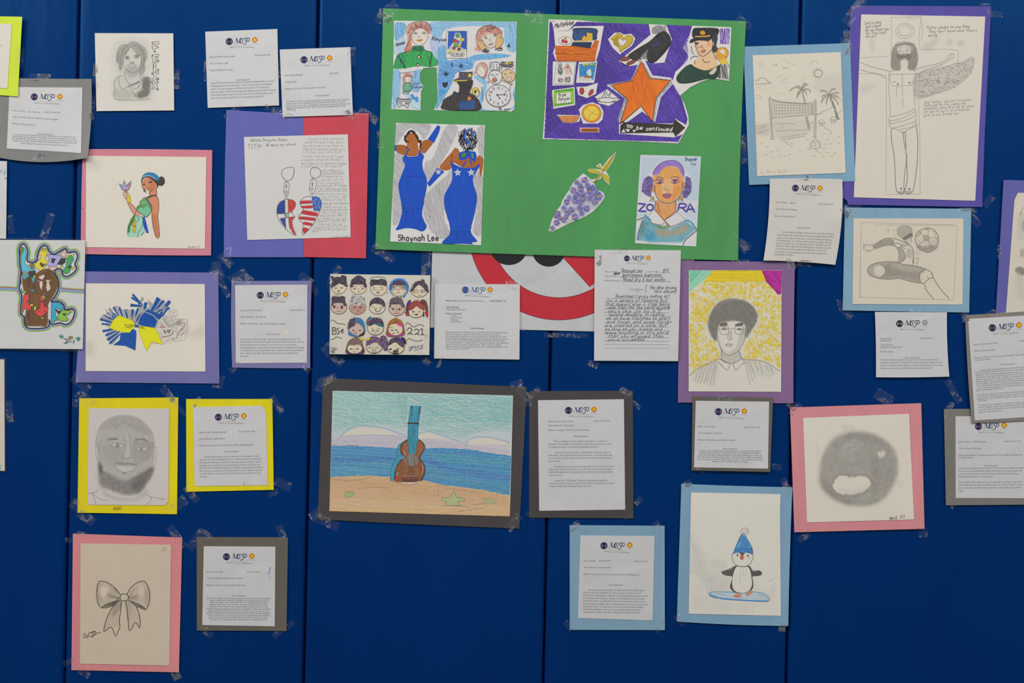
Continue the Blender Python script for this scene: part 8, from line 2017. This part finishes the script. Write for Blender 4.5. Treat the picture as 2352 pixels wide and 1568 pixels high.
A.F(SAND, 'bf9c74'); A.H(SAND, 'c4a27c', 5, 2.0, 1.4, 34, var=.04, wob=1.5, tilt=.15); A.H('240,1200 1940,1300 1940,1380 240,1330', 'cdb392', 4, 3, 1.2, 34, var=.06); A.H('250,1020 800,1030 1300,1120 1900,1200 1900,1260 1300,1200 300,1120', 'b9936a', 8, 3.4, 1.0, 30, var=.05, tilt=.2); A.H('240,1290 1940,1330 1940,1383 240,1335', 'c6a060', 2, 4, 1.2, 34, var=.06)
A.LL('240,1025 350,1040 450,1045 560,1030 620,1010|850,1050 900,1080 1000,1090 1080,1070|1330,1120 1450,1130 1600,1150 1700,1160|560,1120 650,1105 800,1115|1240,1090 1350,1105|1450,1340 1600,1315 1700,1310', 1.0, '8a7558')
A.F('380,1170 400,1148 440,1148 466,1165 455,1190 420,1203 385,1200', '97a672', True, line='6c7650'); A.F('1415,1152 1445,1205 1500,1208 1522,1225 1500,1240 1455,1245 1450,1265 1480,1283 1420,1280 1380,1282 1325,1278 1345,1250 1300,1230 1295,1208 1340,1210 1380,1205 1400,1165', 'a3b07c', True, line='6c7650', lw=1.2); A.F('1690,1262 1720,1230 1760,1222 1795,1240 1798,1268 1760,1255', 'a3b082', True, line='6c7650')
A.LL('1290,1282 1500,1288 1560,1310|1690,1265 1600,1275', 1.0, '8a7558'); A.done()
A = Art(th, sh, 'drawn_ukulele', C, grain=.2, base=.35)
A.F('880,720 930,680 960,700 900,800 880,880 850,960 840,1048 812,1040 815,960 840,880 875,820', '2a92ac', True); A.L('880,720 875,820 840,880 815,960 812,1045', 1.3, '2a5f6c')
BOD = '975,658 930,690 910,730 915,780 945,820 900,870 862,940 850,1048 960,1058 1100,1050 1130,1000 1138,930 1110,860 1085,820 1120,770 1135,720 1110,680 1078,658'
A.F(BOD, '8a5a34', True); A.H(BOD, '7a4526', 84, 2.0, 1.3, 26, True, var=.25); A.H('940,700 975,690 980,790 945,800', '4f7a8a', 60, 2.6, .9, 16); A.F('925,700 975,690 985,800 945,815 920,760', '854a24', True); A.H('925,700 975,690 985,800 945,815', 'a05a2c', 80, 2.2, 1.2, 18); A.F('1062,700 1105,690 1125,730 1090,800 1060,790', '9c5a2c', True); A.H('1062,700 1105,690 1125,730 1090,800 1060,790', '7f4423', 75, 2.2, 1.2, 18)
A.L('975,658 930,690 908,735 915,785 948,822 900,870 865,940 850,1045', 3.4, '463a33'); A.L('1078,658 1115,685 1135,725 1118,775 1088,825 1120,880 1138,930 1130,990 1095,1050', 3.4, '463a33'); A.LL('935,760 950,800 930,850|1110,880 1120,940 1100,1000|880,960 870,1040', 1.6, '9a9484'); A.LL('1100,900 1098,1000|875,900 868,960', 2.4, '8f2a28'); A.F('862,1010 885,1000 888,1048 860,1048', 'b02a24')
A.F(ell(1012, 852, 62, 54), '8a8580'); A.H(ell(1012, 852, 60, 52), '55504d', 86, 2.2, 1.2, 18, var=.3); A.LL('985,900 985,1000|1000,905 1000,1000|1018,905 1018,1000|1035,900 1035,1000', 1.2, '5a3a2a')
A.F('925,1035 950,1015 1060,1015 1070,1040 1050,1056 940,1054', '5a2a20', True, line='3a1c18'); A.LL('935,1025 1060,1022', 1.6, '8a5a4c'); A.F('925,1003 1065,1000 1065,1008 925,1010', '9a7460')
A.F('1005,335 1100,338 1090,410 1078,490 1070,620 1050,795 985,795 980,620 985,490 995,400', '1f86a2'); A.H('1005,335 1100,338 1085,480 1070,640 1050,795 985,795 980,600 995,400', '2a98b0', 86, 2.2, 1.2, 28, var=.2)
A.LL('1005,335 995,400 985,490 978,620 985,795|1100,338 1088,420 1075,500 1070,640 1050,795|1000,520 992,700 1000,790|1018,520 1008,700 1014,790|1035,520 1026,700 1028,790|1052,520 1042,700 1040,790|1018,345 1008,480|1080,345 1062,480', 1.3, '24506a'); A.LL('1010,350 1018,380|1095,355 1085,385|1015,400 1012,430|1088,395 1082,420|1005,345 1018,342|1090,345 1100,352', 2.2, '1c3a52')
A.F('975,492 1082,496 1080,514 975,510', '33322c'); A.done()

# blue smear on the spanish statement, pen tick on the yellow one
for th_ in [t for t, _ in TAPES if t.root.name.startswith('artist_statement')]:
    if 'smear' in th_.root['label']:
        A = Art(th_, [c for c in th_.root.children if c.name.startswith('printed_sheet')][0], 'ink_smear', (430, 1200, 5.6), lay=.0012, grain=.5)
        A.F('1072,566 1078,580 1068,605 1055,612 1058,590', '3f4f9a'); A.LL('1060,605 1050,640 1042,665|1066,600 1062,680 1068,740', 2.6, '8795ba'); A.L('1060,650 1062,720 1070,740', 2.0, 'a5abba'); A.done()
    if 'second faint' in th_.root['label']:
        sh_ = [c for c in th_.root.children if c.name.startswith('printed_sheet')][0]
        top_ = th_.top; th_.top = .0012
        logo(th_, sh_, (520, 630, 6.818), 536, 912, 928, 900, faint=True)
        th_.top = top_
    if 'basketball' in th_.root['label']:
        A = Art(th_, [c for c in th_.root.children if c.name.startswith('printed_sheet')][0], 'pen_tick', (410, 890, 6.03), lay=.0012); A.L('905,1308 913,1325 910,1348', 1.0, '3a3a40'); A.done()

# ---------------------------------------------------------------- scraps of tape left on the vinyl
for i, (x, y, l, w, a, lab) in enumerate([(128, 515, 0, 0, 0, ''), (2030, 912, 44, 26, 30, 'wrinkled tape scrap stuck on blue vinyl above the pink-mounted cloud drawing'), (1232, 470, 0, 0, 0, ''),
                                          (1512, 592, 0, 0, 0, ''), (238, 900, 0, 0, 0, ''), (1466, 1150, 22, 14, -45, 'small dull tape scrap stuck low beside the charcoal-mounted full statement'), (2190, 898, 60, 16, 60, 'long dull tape scrap stuck on vinyl beside the three-paragraph statement'),
                                          (1352, 1030, 0, 0, 0, ''), (770, 628, 40, 16, -55, 'shiny tape scrap stuck just above the canvas of faces'), (890, 588, 34, 20, 45, 'dull tape scrap stuck under the lower corner of the green board'),
                                          (1900, 690, 0, 0, 0, ''), (205, 570, 0, 0, 0, ''), (548, 635, 44, 24, -30, 'folded tape scrap stuck between the purple sheet and the lavender-mounted statement'), (500, 620, 40, 20, 70, 'tape scrap stuck by the upper corner of the cheer drawing mount')]):
    if not lab:
        continue
    loc = tuple(to_world(x, y, 0))
    o = tape(None, x, y, l, w, a, name='tape_scrap')
    o['label'] = lab; o['category'] = 'tape'; o['group'] = 'scraps of clear tape left on the vinyl'
# ---------------------------------------------------------------- clear tape, laid over everything it holds
for th, ts in TAPES:
    for t in ts:
        tape(th, *t)
